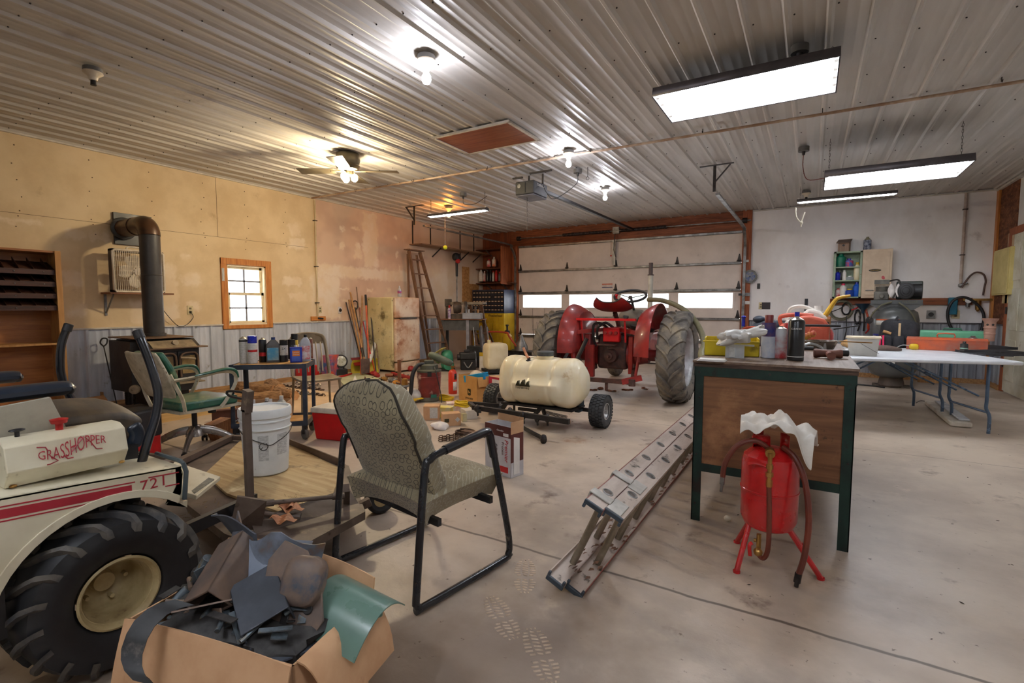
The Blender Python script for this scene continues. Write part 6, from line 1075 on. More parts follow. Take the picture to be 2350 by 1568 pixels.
p = fl(1132, 822)+V((-.1, .5, .25)); p = V((-5.72, 9.3, .242)); o = vessel('pump_sprayer', 'yellow pump sprayer with black top on the low cart', 'sprayer', p, [('sprayer_tank', m_cy, [(.1, 0), (.11, .03), (.11, .3), (.06, .36)]), ('pump_top', m_blk, [(.06, .36), (.06, .42), (.02, .44), (.02, .52), (.035, .53), (.03, .56)])])
vessel('metal_funnel', 'grey metal funnel can on the low cart beside the yellow sprayer', 'funnel', V((-5.35, 9.28, .242)), [('funnel_body', m_galv, [(.15, 0), (.14, .1), (.06, .25), (.03, .34)])])
b = B(); p = V((-5.1, 9.75, 0))
for k in range(8): a = k*PI/4; b.cyl(p+V((.16*math.cos(a), .16*math.sin(a), 0)), p+V((.23*math.cos(a+.2), .23*math.sin(a+.2), .85+.15*(k % 3))), .003, n=5)
for z, r in ((.1, .16), (.3, .175), (.5, .2), (.68, .215)): b.tube([p+V((r*math.cos(a), r*math.sin(a), z)) for a in [j*PI/8 for j in range(16)]], .003, 5, closed=True)
one(b, 'tomato_cage', m_screw, 'rusty wire tomato cage standing before the garage door', 'cage')
# engines etc
p = fl(1018, 852); t = thing('green_pump', 'green pump motor with round cover on the floor', 'pump', (p.x, p.y+.1, 0), facing(p)); m_gn = mt('pump_green', (52, 138, 104), (38, 110, 84), sc=6, r=.4); part(B().ell((0, 0, .2), (.12, .15, .19), 16, 12, e=.7), 'housing', m_gn, t); part(B().lathe([(0, .03), (.09, .03), (.1, 0)], c=(.03, -.15, .12), ax=(0, -1, 0), n=20), 'round_cover', m_gn, t); part(B().bx(-.15, -.12, 0, .15, .12, .04), 'base', m_blk, t); part(B().ell((-.16, .1, .2), (.06, .06, .08)), 'side_tank', mt('leaf_green', (96, 132, 84), r=.5), t)
one(B().bar((p.x-.2, p.y-.05, .30), (p.x+.06, p.y-.05, .44), .12, .008), 'yellow_plate', mt('yellow_pale', (226, 206, 120), r=.5), 'pale yellow plate leaning on the green pump', 'plate')
p = fl(1064, 850); t = thing('small_engine', 'black small engine with a ribbed cover on the floor', 'engine', (p.x, p.y+.12, 0), facing(p)+.1); m_eg = mt('engine_black', (52, 52, 50), (36, 36, 36), sc=9, r=.5); part(B().bx(-.15, -.12, .2, .15, .12, .33), 'top_cover', m_eg, t, bev=.02); part(B().bx(-.13, -.1, 0, .15, .1, .2), 'engine_block', m_blk, t, bev=.01); part(B().tube([(-.08, -.11, .16), (0, -.14, .05), (.08, -.12, .15)], .012, 8, sm=4), 'intake_tube', m_galv, t); part(B().bx(-.06, -.06, .33, .04, .04, .38), 'filter', m_blk, t, bev=.01); part(B().cyl((-.19, 0, .24), (-.14, 0, .24), .06), 'muffler', m_galvd, t)
p = V((p.x-.1, p.y+.55, 0)); one(B().bx(-.16, -.1, .0, .16, .1, .42), 'machine_box', m_eg, 'dark boxy machine with pale stripes behind the small engine', 'machine', p, .2, bev=.01)
p = fl(1092, 838); vessel('black_bucket', 'black bucket with lid behind the small engine', 'bucket', (p.x-.1, p.y+.5, 0), [('bucket_body', m_blk, [(.13, 0), (.16, .38)]), ('lid', m_eg, [(.17, .38), (.17, .42), (0, .43)])], n=28)
p = fl(1092, 852); t = thing('bag', 'white bag with a yellow and black header standing beside the small engine', 'bag', p+V((.05, .2, 0)), facing(p)); part(B().bx(-.09, -.04, 0, .09, .04, .33), 'bag_body', m_jw, t, bev=.015); part(B().bx(-.091, -.042, .27, .091, -.036, .34), 'header', m_cy, t)
p = fl(1130, 858); t = thing('white_jug_tank', 'tall square translucent white tank with rust stains', 'tank', (p.x, p.y+.1, 0), facing(p)+.35); part(B().ell((0, 0, .31), (.2, .17, .24), 24, 16, e=.32), 'tank_body', mt('tank_white', (236, 226, 196), (220, 206, 166), sc=4, r=.4, sss=.2, spots=[((170, 116, 66), 9, .68, .76)]), t, ang=60); part(B().bx(-.2, -.2, .03, .2, .2, .08), 'stand', m_blk, t); part(B().cyl((-.12, 0, .54), (-.12, 0, .60), .03), 'cap', mt('tank_white2', (236, 226, 180)), t)
# shop vac
p = fl(978, 924); p = V((p.x-.05, p.y+.12, 0)); t = thing('shop_vacuum', 'red paint splattered shop vacuum with a dark grey lid and hose', 'vacuum', p, facing(p)); m_sv = mt('vac_red', (134, 50, 46), (104, 36, 36), sc=5, r=.45, spots=[((206, 176, 160), 6, .54, .66), ((226, 206, 196), 26, .66, .72)]); r = .148
part(B().lathe([(r*.86, .05), (r*.95, .12), (r, .3), (r*1.03, .3), (r*1.03, .315), (r, .32), (r*1.02, .38)], n=32), 'canister', m_sv, t); part(B().lathe([(r*.8, 0), (r*.9, .02), (r*.88, .06)], n=28), 'base', mt('vac_grey', (120, 118, 104), (96, 96, 86), sc=5, r=.5), t)
part(B().lathe([(r*1.05, .375), (r*1.05, .395), (r*.8, .41), (r*.76, .46), (r*.5, .475), (0, .48)], n=32), 'lid', mt('vac_lid', (92, 92, 76), (72, 74, 64), sc=5, r=.5), t); part(B().bx(-.06, -.03, .475, .06, .05, .52), 'motor_cap', MATS['vac_lid'], t, bev=.01); part(B().bx(-.02, -r*1.08, .33, .03, -r*1.0, .39), 'latch', m_blk, t); part(B().bx(.02, -r*.99, .06, .09, -r*.93, .1), 'logo_patch', mt('teal_label', (40, 130, 110), r=.4), t)
part(B().tube([(-.06, -.02, .47), (-.14, -.06, .46), (-.2, -.1, .36), (-.22, -.12, .2), (-.23, -.12, .08)], .026, 10, sm=5), 'hose', m_blk, t); part(B().tube([(.06, -.05, .47), (.09, -.16, .36), (.14, -.2, .12), (.15, -.22, .01)], .006, 6, sm=5), 'power_cord', m_blk, t)
b = B((TL(p.x+.04, p.y+.18, .52) @ (RZ(facing(p)-.15) @ RY(.42)).to_4x4())); b.ell((0, 0, 0), (.17, .075, .045), 20, 12, e=.55); one(b, 'air_cleaner', mt('aircleaner', (104, 112, 92), (84, 92, 76), r=.5), 'long grey green cover tied with wire leaning behind the shop vacuum', 'cover')
p = fl(1033, 905); p = V((p.x, p.y+.06, 0)); t = thing('fire_extinguisher', 'orange red fire extinguisher standing behind the cardboard boxes', 'extinguisher', p, facing(p)); r = .06; part(B().lathe([(r*.95, 0), (r, .01), (r, .29), (r*.7, .32), (.02, .335)], n=26), 'cylinder', mt('ext_red', (214, 60, 34), (196, 48, 26), r=.35), t); part(B().cyl((0, 0, .33), (0, 0, .375), .018).bx(-.03, -.01, .37, .04, .01, .385), 'valve', m_brass, t); b = B(); b.lathe([(r*1.01, .05), (r*1.01, .17)], n=8, a0=-1.5, a1=-.4, cap=False); o = part(b, 'label', m_lw, t); o.modifiers.new('s', 'SOLIDIFY').thickness = .0008; b = B(); b.lathe([(r*1.01, .2), (r*1.01, .28)], n=8, a0=-1.2, a1=-.5, cap=False); o = part(b, 'gauge_label', m_blk2, t); o.modifiers.new('s', 'SOLIDIFY').thickness = .0008
# JD box
K = fl(1095, 927); L_ = fl(1053, 917); R_ = fl(1117, 922); ux = (K-L_).length; uy = .2; rz = math.atan2(K.y-L_.y, K.x-L_.x); hj = hz(K, 1095, 867); t = thing('cardboard_box', 'tall brown box with a leaping deer emblem and green and blue items inside', 'box', K, rz); b = B(); b.bx(-ux, 0, 0, 0, .004, hj+.005).bx(-ux, uy, 0, 0, uy+.004, hj).bx(-ux, 0, 0, -ux+.004, uy, hj).bx(-.004, 0, 0, 0, uy, hj).bx(-ux, 0, 0, 0, uy, .004); part(b, 'box_walls', mt('box_tan', (206, 156, 92), (192, 140, 76), sc=4, r=.8), t)
part(B().grid(lambda u, v: (.002+.03*v, uy*u, hj-.12*v), 4, 2, .003), 'side_flap', MATS['box_tan'], t)
m_jd = mt('logo_dark', (62, 58, 30)); b = B(); x, z = -ux*.42, .125; b.prism([(x-.034, z-.03), (x-.034, z+.035), (x-.026, z+.042), (x+.026, z+.042), (x+.034, z+.035), (x+.034, z-.03), (x+.02, z-.042), (x-.02, z-.042)], -.0015, 0, 'y'); b.mi = 1; b.prism([(x-.022, z-.006), (x-.014, z+.01), (x-.02, z+.024), (x-.012, z+.024), (x-.004, z+.008), (x+.016, z+.002), (x+.026, z-.012), (x+.016, z-.008), (x-.002, z-.01), (x-.014, z-.02), (x-.008, z-.008)], -.0025, -.0015, 'y'); part(b, 'logo', [m_jd, MATS['box_tan']], t)
txt('JOHN DEERE', .03, m_jd, t, (-ux*.42, -.001, .045), name='lettering', sx=.9)
t0 = t; p = K+Matrix.Rotation(rz, 3, 'Z') @ V((-ux*.35, uy*.5, hj-.06)); t = thing('blue_tray', 'bright blue plastic tray poking out of the tall deer emblem box', 'tray', p, rz+.35); part(B((RY(-.2)).to_4x4()).bx(-.15, -.06, 0, .15, .06, .085), 'tray_body', mt('tray_blue', (30, 156, 206), (20, 136, 190), r=.4), t, bev=.004); part(B().cyl((.05, 0, .06), (.28, .05, .16), .003, n=5), 'rod', m_blk, t)
one(B().ell((0, 0, .03), (.1, .08, .09), 18, 12, jit=.2), 'plastic_bag', mt('bag_beige', (206, 190, 170), (170, 150, 128), sc=8, r=.4), 'crumpled beige bag in the tall deer emblem box', 'bag', p+V((-.06, .07, .0)))
# backpack sprayer carton
K = fl(1147, 932); L_ = fl(1119, 925); rz = math.atan2(K.y-L_.y, K.x-L_.x); w = (K-L_).length*.97; h = hz(K, 1147, 869); t = thing('carton', 'tall red and white carton printed with a person wearing a sprayer', 'carton', K+V((0, .02, 0)), rz); part(B().bx(-w, 0, 0, 0, .12, h), 'carton_body', mt('carton_magenta', (180, 40, 72), (160, 32, 60), r=.5), t, bev=.002); m_pr = mt('carton_print', (226, 222, 222), (200, 200, 206), sc=14); part(B().bx(-w*.72, -.0012, .02, -.004, 0, h*.92), 'white_panel', m_pr, t)
b = B(); b.ell((-w*.3, -.002, h*.68), (.014, .001, .02)); b.mi = 1; b.prism([(-w*.45, h*.25), (-w*.2, h*.25), (-w*.15, h*.5), (-w*.25, h*.6), (-w*.42, h*.55), (-w*.55, h*.4)], -.0024, -.0012, 'y'); b.mi = 2; b.bx(-w*.42, -.0024, h*.12, -w*.18, -.0012, h*.25); part(b, 'print', [mt('hair_print', (50, 38, 34)), mt('shirt_print', (206, 206, 216)), m_blk2], t)
part(B().bx(-w, 0, h, 0, .12, h+.003), 'top_flap', m_card, t)
# small cartons
def carton(label, x, y, yt, wpx, dpt, mat, rzo=0, z=0, extra=None, h=None):
    p = fl(x, y, z); d = (p-CO).dot(CF); w = wpx*d/FPX; hh = h or hz(p, x, yt)-z; t = thing('carton', label, 'carton', p, facing(p)+rzo); part(B().bx(-w/2, 0, 0, w/2, dpt, hh), 'carton_body', mat, t, bev=.002)
    if extra: extra(t, w, hh)
    return t
carton('brown carton with a white diamond label, nearest of the floor boxes', 1037, 978, 950, 42, .13, m_card, .15, extra=lambda t, w, h: (part(B(TL(w*.32, -.001, h*.5) @ RY(PI/4).to_4x4()).bx(-.018, -.001, -.018, .018, 0, .018), 'diamond_label', m_lw, t), part(B().bx(-w*.4, -.0012, h*.3, -w*.15, 0, h*.6), 'print', m_jd, t)))
carton('white carton on the floor right of the brown one', 1083, 962, 942, 30, .17, m_jw, .35); carton('brown carton with white shipping sheet beside the armchair', 990, 965, 933, 36, .16, m_card, -.1, extra=lambda t, w, h: part(B().bx(-w*.1, -.0015, h*.15, w*.4, 0, h*.9), 'shipping_label', m_lw, t))
carton('yellow and white carton with battery pictures', 1018, 960, 936, 34, .14, mt('carton_yellow', (226, 206, 90), (206, 200, 170), sc=12), -.35); carton('white and red striped carton under the yellow cord', 1045, 948, 926, 38, .16, mt('carton_redwhite', (222, 214, 206), (206, 150, 130), sc=10), .1); carton('small cream carton standing behind the diamond label carton', 1067, 968, 950, 10, .05, mt('carton_cream', (230, 222, 176)), .4)
def coil(label, c, R, n, r, mat, nm='cord_coil', sqz=.6):
    b = B()
    for k in range(n): rr = R*random.uniform(.75, 1.05); zz = c.z+r+r*1.5*(k*.45); a0 = random.random()*6; b.tube([c+V((rr*math.cos(a)*1.15, rr*math.sin(a)*sqz, zz-c.z+.006*math.sin(3*a+k))) for a in [a0+j*PI/10 for j in range(20)]], r, 5, closed=True)
    return one(b, nm, mat, label, 'cord')
m_yc = mt('cord_yellow', (236, 200, 30), (216, 176, 20), r=.45); p = fl(1047, 940, .125); coil('coiled yellow extension cord resting on the striped carton', V((p.x, p.y+.1, .14)), .085, 12, .006, m_yc); p = fl(1018, 918); coil('loose yellow extension cord on the floor beside the shop vacuum', V((p.x, p.y, 0)), .13, 9, .007, m_yc)
p = fl(1010, 985); one(B().ell((0, 0, .03), (.09, .07, .04), 20, 10, jit=.6, jf=14), 'plastic_bag', mt('bag_white', (236, 230, 226), (214, 204, 200), sc=8, r=.4), 'crumpled white plastic bag on the floor behind the armchair', 'bag', p)
b = B()
for k in range(3): chain(b, [fl(1008, 1003+k*4, .012), fl(1040, 999+k*5, .014), fl(1072, 990+k*5, .012)], .03, .005, .012)
one(b, 'log_chain', m_ch, 'pile of rusty chain on the floor beyond the armchair', 'chain')
p = fl(1068, 1000); one(B().tube([(.1*math.cos(a), .07*math.sin(a), .02+.02*(a/12)) for a in [k*PI/6 for k in range(30)]], .008, 6).bx(-.03, -.04, .02, .1, .03, .05).cyl((.1, 0, .03), (.24, -.02, .02), .008), 'steel_trap', m_ch, 'rusty coil spring trap at the right end of the chain pile', 'trap', p)
# protein box
K = fl(1172, 1099); L_ = fl(1114, 1080); R_ = fl(1187, 1078); rz = math.atan2(K.y-L_.y, K.x-L_.x); w = (K-L_).length; dpt = .13; h = hz(K, 1172, 982); t = thing('carton', 'tall open shake carton with brown top and red lettering in front of the sprayer', 'carton', K, rz); m_sil = mt('carton_silver', (206, 204, 206), (186, 184, 188), sc=6, r=.4); m_brn = mt('carton_choc', (96, 44, 40), (78, 34, 32), r=.45)
b = B(); b.bx(-w, 0, 0, 0, .003, h).bx(-w, dpt, 0, 0, dpt+.003, h).bx(-w, 0, 0, -w+.003, dpt, h).bx(-.003, 0, 0, 0, dpt, h).bx(-w, 0, 0, 0, dpt, .003); part(b, 'carton_walls', m_sil, t); part(B().bx(-w-.001, -.0015, h*.78, .001, 0, h).bx(-.001, 0, h*.3, .0012, dpt, h*.86), 'brown_print', m_brn, t); part(B().bx(-w, dpt, h, 0, dpt+.003, h+.05).bx(0, 0, h*.86, .002, dpt, h+.035), 'open_flap', m_card, t)
txt('Premier', .05, m_redl, t, (-w*.16, -.002, h*.52), (PI/2, PI/2, 0), name='lettering', shear=.2); txt('Protein', .032, m_brn, t, (-w*.30, -.002, h*.55), (PI/2, PI/2, 0), name='lettering'); txt('Chocolate', .016, m_white, t, (-w*.4, -.002, h*.9)); txt('SEAT', .07, m_blk, t, (-w*.62, -.002, h*.45), (PI/2, PI/2, 0), name='handwriting', sx=.8)
b = B(); b.bx(-w*.1, -.0015, .03, -w*.5, 0, h*.2); part(b, 'photo_print', m_redl, t); part(B().bx(-w*.28, -.002, h*.8, -w*.08, 0, h*.86), 'barcode', m_white, t); part(B().prism([(.03, .02), (.09, .02), (.09, h*.75), (.03, h*.8)], .001, .002, 'x'), 'side_print', m_white, t)
# floor junk near fridge
m_dred = mt('jack_red', (176, 44, 40), (140, 32, 30), sc=7, r=.45, spots=[((90, 60, 50), 12, .62, .74)])
for k, (a, c, r, mm, lb, ct) in enumerate((((828, 856), (868, 858), .022, m_dred, 'red jack frame bar left of the fridge corner', 'jack'), ((900, 858), (942, 868), .035, m_dred, 'long red floor jack beam in front of the fridge', 'jack'), ((885, 862), (901, 861), .03, mt('rusty_pipe', (150, 92, 60), (120, 70, 46), r=.7), 'rusty pipe end joined to the red floor jack', 'pipe'), ((872, 872), (888, 868), .018, m_blk, 'black tool handle behind the armchair top', 'tool'), ((892, 876), (924, 872), .012, m_galv, 'shiny wrench lying before the floor jack', 'wrench'), ((848, 868), (875, 872), .012, m_brass, 'brass rod near the white hat', 'rod'))): one(B().cyl(fl(*a, r), fl(*c, r), r, n=10), {'jack': 'floor_jack', 'pipe': 'rusty_pipe', 'tool': 'hand_tool', 'wrench': 'wrench', 'rod': 'brass_rod'}[ct], mm, lb, ct)
for (x, y, r, mm, lb, nm) in ((858, 862, .05, m_dred, 'lumpy red casting beside the clear glass jars', 'red_casting'), (866, 866, .04, m_dred, 'red valve casting beside the green tarp', 'red_casting'), (941, 852, .06, m_dred, 'bright red handwheel casting by the fridge base', 'red_casting'), (885, 848, .06, mt('glass_clear', (210, 206, 206), (150, 140, 136), sc=30, r=.1, m=.3), 'clump of chrome and glass fittings by the fridge corner', 'fittings'), (883, 874, .04, m_brass, 'brass fitting behind the armchair back', 'brass_fitting'), (900, 878, .05, m_galv, 'steel reel among the floor tools', 'steel_reel'), (910, 884, .045, mt('amber', (206, 140, 50), r=.4), 'amber block lying beside the upright brown post', 'amber_block')):
    p = fl(x, y); b = B(); b.ell((0, 0, r*.8), (r*1.3, r, r*.85), 14, 9, jit=.5, jf=30); one(b, nm, mm, lb, 'fitting', p)
b = B(); random.seed(3)
for k in range(60):
    p = fl(random.uniform(845, 945), random.uniform(862, 884), .01); a = random.random()*6; b.cyl(p, p+V((.07*math.cos(a), .07*math.sin(a), random.random()*.04)), random.uniform(.004, .014), n=6)
one(b, 'small_hardware', mt('hardware_mix', (120, 96, 80), (66, 56, 50), sc=16, r=.5, m=.3), 'scatter of small bolts and tools on the floor before the fridge', 'hardware', kind='stuff')
p = fl(917, 883); t = thing('upright_post', 'thin brown wooden post standing on the floor before the fridge', 'post', p); part(B().bx(-.02, -.02, 0, .02, .02, hz(p, 917, 826)), 'post', wood('post_brown', (130, 84, 56), (104, 64, 42), 2), t)
p = fl(929, 903); vessel('steel_lamp_base', 'round steel and brass base beside the shop vacuum hose', 'lamp base', p, [('base', m_galv, [(.03, 0), (.03, .08), (.075, .1), (.07, .12)]), ('top', m_brass, [(.045, .12), (.04, .2), (.02, .21)])])
p = fl(935, 925); t = thing('sun_hat', 'white and grey bump cap lying behind the armchair', 'hat', (p.x, p.y+.1, 0)); part(B().ell((0, 0, .08), (.12, .1, .09), 20, 12), 'crown', mt('cap_white', (214, 212, 206), (184, 180, 172), sc=6, r=.3), t); part(B().lathe([(.16, .05), (.12, .06)], n=24, cap=False).ell((.05, -.1, .04), (.09, .06, .012)), 'brim', m_cy, t)
q = [fl(772, 868, .0), fl(800, 857, .0), (fl(836, 862)), fl(872, 873), fl(880, 893), fl(800, 900)]; one(B().prism([(v.x, v.y) for v in q], .009, .03), 'green_mat', mt('mat_green', (196, 196, 156), (176, 178, 138), sc=4, r=.7), 'pale green mat spread on the floor beyond the slatted chair', 'mat')
for (x, y, c, lb) in ((815, 874, m_jw, 'small white paper cone on the pale green mat'), (838, 876, MATS['rust'], 'small rusty triangle on the pale green mat')): p = fl(x, y, .031); one(B().lathe([(.05, 0), (.02, .05), (0, .09)], n=4), 'small_cone', c, lb, 'cone', p)
p = fl(856, 880, .031); one(B().lathe([(.03, 0), (.1, .05), (.095, .052), (.03, .008)], n=24), 'blue_dish', mt('dish_blue', (54, 74, 100), r=.4), 'dark blue dish on the edge of the pale green mat', 'dish', p)
p = fl(703, 872); t = thing('gas_can', 'squat red gas can against the wall behind the cart', 'gas can', (p.x+.1, p.y-.05, 0), .3); part(B().ell((0, 0, .13), (.17, .11, .13), 20, 12, e=.4), 'can_body', m_redp, t); part(B().cyl((.0, 0, .24), (.0, 0, .3), .035), 'cap', m_blk, t)
p = fl(722, 862); t = thing('orange_bucket', 'orange plastic tub seen through the slats of the grey chair', 'bucket', (p.x+.05, p.y+.02, 0)); part(B().lathe([(.13, 0), (.15, .3), (.16, .31)], n=24), 'tub_body', mt('tub_orange', (236, 110, 40), (216, 90, 30), r=.4), t); part(B().lathe([(.155, .315), (.12, .36), (.05, .37)], n=24), 'tub_contents', mt('tub_yellow', (226, 170, 40), r=.5), t)
p = fl(762, 868); one(B().bx(-.1, -.12, 0, .1, .12, .38), 'blue_crate', mt('crate_blue', (52, 96, 150), (226, 90, 50), sc=6, r=.5), 'blue and orange crate behind the slatted chair', 'crate', (p.x-.1, p.y+.05, 0), .4, bev=.008)
# ================= sprayer trailer =================
t = thing('sprayer_trailer', 'pull behind sprayer with a cream plastic tank on two small wheels', 'sprayer', (0, 0, 0)); m_tk = mt('tank_cream', (244, 234, 206), (236, 220, 180), sc=3, r=.35, sss=.25, spots=[((206, 176, 120), 5, .62, .78)], coat=.2)
TC = V((-2.31, 4.46, .445)); L2 = .45
z0_ = lambda a: math.sin(a) > .1
def tk(u, v):   # u along x, v around
    s = (u-.5)*2; a = 2*PI*v; e = abs(s)
    R_ = .242*(1-max(0, e-.72)**2*4.6)*(1-.06*math.exp(-((s+.52)/.045)**2)-.06*math.exp(-((s-.42)/.045)**2)-.035*math.exp(-((s+.12)/.03)**2)*(1 if z0_(a) else 0)+.07*math.cos(3*a+.6)*max(0, min(1, (e-.5)*3)))
    y = math.copysign(abs(math.cos(a))**.78, math.cos(a))*R_*.98; z = math.copysign(abs(math.sin(a))**.78, math.sin(a))*R_
    bulge = .035*math.exp(-((s-.05)/.6)**8)*max(0, -math.cos(a)-.55)*(1 if z < 0.03 else 0)*4
    return TC.x+s*L2*(1 if e < .9 else .985), TC.y+y-bulge, TC.z+z+.02*s*0
b = B(); nu, nv = 84, 40; vs = []
for i in range(nu+1):
    for j in range(nv): vs.append(tk(i/nu, j/nv))
b.add(vs, [(i*nv+j, i*nv+(j+1) % nv, (i+1)*nv+(j+1) % nv, (i+1)*nv+j) for i in range(nu) for j in range(nv)]+[tuple(range(nv))[::-1], tuple(nu*nv+j for j in range(nv))])
part(b, 'tank', m_tk, t, ang=55, bev=.01)
part(B().lathe([(.085, .235), (.085, .262), (.09, .262)], c=TC+V((.03, -.02, 0)), n=28), 'filler_neck', m_tk, t); part(B().lathe([(.088, .262), (.088, .30), (.078, .307), (.02, .31), (0, .306)], c=TC+V((.03, -.02, 0)), n=28), 'lid', mt('lid_grey', (92, 96, 96), (76, 80, 80), r=.45), t)
part(B().lathe([(.04, .2), (.035, .25), (.03, .26)], c=TC+V((-.1, -.12, -.04)), n=18).tube([TC+V((-.1, -.12, .21)), TC+V((-.105, -.12, .235))], .018, 10), 'fitting', m_blk, t); part(B().tube([TC+V((-.1, -.12, .235)), TC+V((-.14, -.1, .26)), TC+V((-.2, -.06, .33))], .014, 8, sm=4), 'hose', mt('hose_pink', (206, 140, 104), r=.5), t)
for q in ((-.06, .02, .23, -.06, .02, .32, .01), (.33, .05, .2, .42, .12, .44, .02)): part(B().cyl(TC+V(q[:3]), TC+V(q[3:6]), q[6]), 'boom_stub', m_galvd, t)
zl = TC.z-.02; part(B().bx(TC.x-.09, TC.y-.268, zl-.045, TC.x-.03, TC.y-.262, zl+.0) if 0 else B().prism([(TC.x-.15, zl), (TC.x-.125, zl+.05), (TC.x-.1, zl+.01), (TC.x-.07, zl+.06), (TC.x-.04, zl+.01), (TC.x-.015, zl+.05), (TC.x+.01, zl)], TC.y-.31, TC.y-.2, 'y'), 'logo', m_jd, t); txt('MASTER MFG', .026, m_jd, t, (TC.x-.07, TC.y-.311, zl-.018), name='lettering')
m_bf = mt('boom_black', (54, 52, 50), (40, 38, 38), sc=6, r=.45, m=.3, spots=[((120, 110, 96), 9, .64, .76)])
def P2(x, y, z): return fl(x, y, z)
for a, c, w_ in ((P2(1170, 913, .24), P2(1255, 925, .24), .035), (P2(1172, 914, .23), P2(1153, 938, .1), .03), (P2(1180, 918, .22), P2(1180, 945, .08), .025), (P2(1247, 928, .22), P2(1225, 955, .14), .03), (P2(1243, 928, .22), P2(1252, 958, .10), .03), (P2(1190, 938, .12), P2(1238, 944, .12), .03), (P2(1256, 925, .22), P2(1300, 930, .2), .03), (P2(1245, 930, .2), P2(1190, 905, .24), .03)): part(B().bar(a, c, w_, w_), 'frame_bar', m_bf, t)
part(B().bar(V((-1.84, 4.60, .165)), V((-2.95, 4.62, .165)), .035, .035), 'axle', m_bf, t); part(B().bx(-1.98, 4.5, .15, -1.93, 4.62, .32), 'axle_plate', mt('plate_teal', (70, 86, 96), r=.5), t); part(B().bx(-2.72, 4.3, .19, -1.92, 4.62, .21), 'cradle', m_bf, t)
def turf(b, c, R, w, n=30):
    for i in range(n):
        for k in range(4):
            a = 2*PI*(i+(.5 if k % 2 else 0))/n; x = c[0]+(-.375+.25*k)*w; d = 2*PI/n*.36
            vs = [(x+sx*w*.11+(.3*w*.11 if q else 0), c[1]+math.sin(a+q*d)*(R+h_), c[2]+math.cos(a+q*d)*(R+h_)) for h_ in (-.006, .006) for (sx, q) in ((-1, -1), (1, -1), (1, 1), (-1, 1))]
            b.add(vs, [(0, 3, 2, 1), (4, 5, 6, 7), (0, 1, 5, 4), (1, 2, 6, 5), (2, 3, 7, 6), (3, 0, 4, 7)])
    return b
for c, nm in ((V((-1.755, 4.62, .168)), 'r'), (V((-3.02, 4.66, .168)), 'l')):
    b = tyre(B(), c, .158, .15, .075, n=36); turf(b, c, .158, .14); part(b, 'tyre', mt('tyre_turf', (62, 64, 66), (44, 45, 48), sc=9, r=.6, spots=[((112, 106, 96), 14, .6, .74)]), t, ang=40); part(B().lathe([(0, .02), (.03, .02), (.035, .0), (.06, .0), (.07, .03), (.078, .055), (.083, .06), (.083, .066), (.072, .066)], c, 28, ax=(1, 0, 0), cap=False).cyl(c+V((.02, 0, 0)), c+V((.07, 0, 0)), .012), 'wheel_rim', mt('rim_silver', (196, 194, 192), (160, 158, 156), r=.35, m=.4), t)
t = thing('spray_boom', 'dirty folded sprayer boom lying across the floor in front of the tank', 'boom', (0, 0, 0))
part(B().bar(P2(1085, 935, .2), P2(1306, 968, .2), .035, .045), 'boom_tube', m_bf, t); part(B().bar(P2(1075, 925, .2), P2(1145, 930, .2), .03, .03).bar(P2(1078, 925, .2), P2(1100, 945, .18), .04, .03), 'hinge_end', m_bf, t); part(B().bar(P2(1188, 975, .03), P2(1245, 1006, .03), .03, .025), 'folded_arm', m_bf, t); part(B().tube([P2(1210, 948, .1), P2(1240, 955, .06), P2(1280, 965, .04), P2(1305, 972, .08), P2(1307, 965, .16)], .008, 6, sm=5), 'spray_hose', mt('hose_tan', (176, 130, 84), r=.5), t)
for x, y, z in ((1200, 955, .19), (1247, 1008, .04), (1170, 945, .2), (1255, 960, .16), (1095, 938, .2), (1232, 960, .12)): p = P2(x, y, z); part(B().ell(p, (.03, .03, .04), 10, 8, jit=.3, jf=30).cyl(p, p+V((.01, 0, -.07)) if z > .1 else p+V((.02, 0, .03)), .01), 'nozzle', m_galvd, t)
b = B(); p0, p1 = P2(1250, 946, .18), P2(1300, 958, .16); d = p1-p0; pts = [p0+d*(i/120)+V((0, .016*math.cos(i*.9), .016*math.sin(i*.9))) for i in range(121)]; b.tube(pts, .003, 4); part(b, 'coil_spring', m_galvd, t)
# ================= tractor =================
TX, TY = -2.215, 6.33; t = thing('tractor', 'faded red vintage farm tractor seen from behind with tall muddy tyres', 'tractor', (TX, TY, 0), rad(1)); RW = .575
m_tt = mt('tractor_tyre', (122, 114, 104), (88, 84, 80), sc=6, r=.75, bump=.15, spots=[((150, 138, 116), 4, .52, .68), ((58, 58, 60), 7, .6, .7)]); m_tr = mt('tractor_red', (160, 44, 38), (124, 34, 34), sc=5, r=.38, coat=.25, spots=[((96, 44, 40), 7, .6, .74), ((190, 90, 76), 11, .66, .78)]); m_tb = mt('tractor_red_bright', (216, 28, 34), (196, 20, 26), sc=5, r=.35); m_tg = mt('greasy_iron', (92, 58, 50), (58, 42, 38), sc=10, r=.5, spots=[((140, 100, 80), 13, .6, .74)])
for s in (1, -1):
    c = V((s*.815, 0, RW)); b = tyre(B(), c, RW-.028, .33, .36, n=64); lugs(b, c, RW-.03, .33, 20, .026, .022, sweep=.34, curve=-.35); o = part(b, 'rear_tyre', m_tt, t, ang=35)
    part(B().lathe([(.33, -.02), (.335, .07), (.35, .1), (.37, .112), (.372, .12), (.355, .122), (.335, .11), (.32, .08), (.315, -.02)], c, 44, ax=(s, 0, 0), cap=False), 'wheel_rim', mt('rim_grey', (196, 198, 200), (160, 160, 162), sc=8, r=.45, m=.3), t); part(B().lathe([(0, .0), (.1, .0), (.16, .03), (.31, .0), (.315, -.01)], c, 32, ax=(s, 0, 0), cap=False).lathe([(0, .06), (.08, .06), (.1, 0)], c, 20, ax=(s, 0, 0)), 'wheel_disc', m_tr, t)
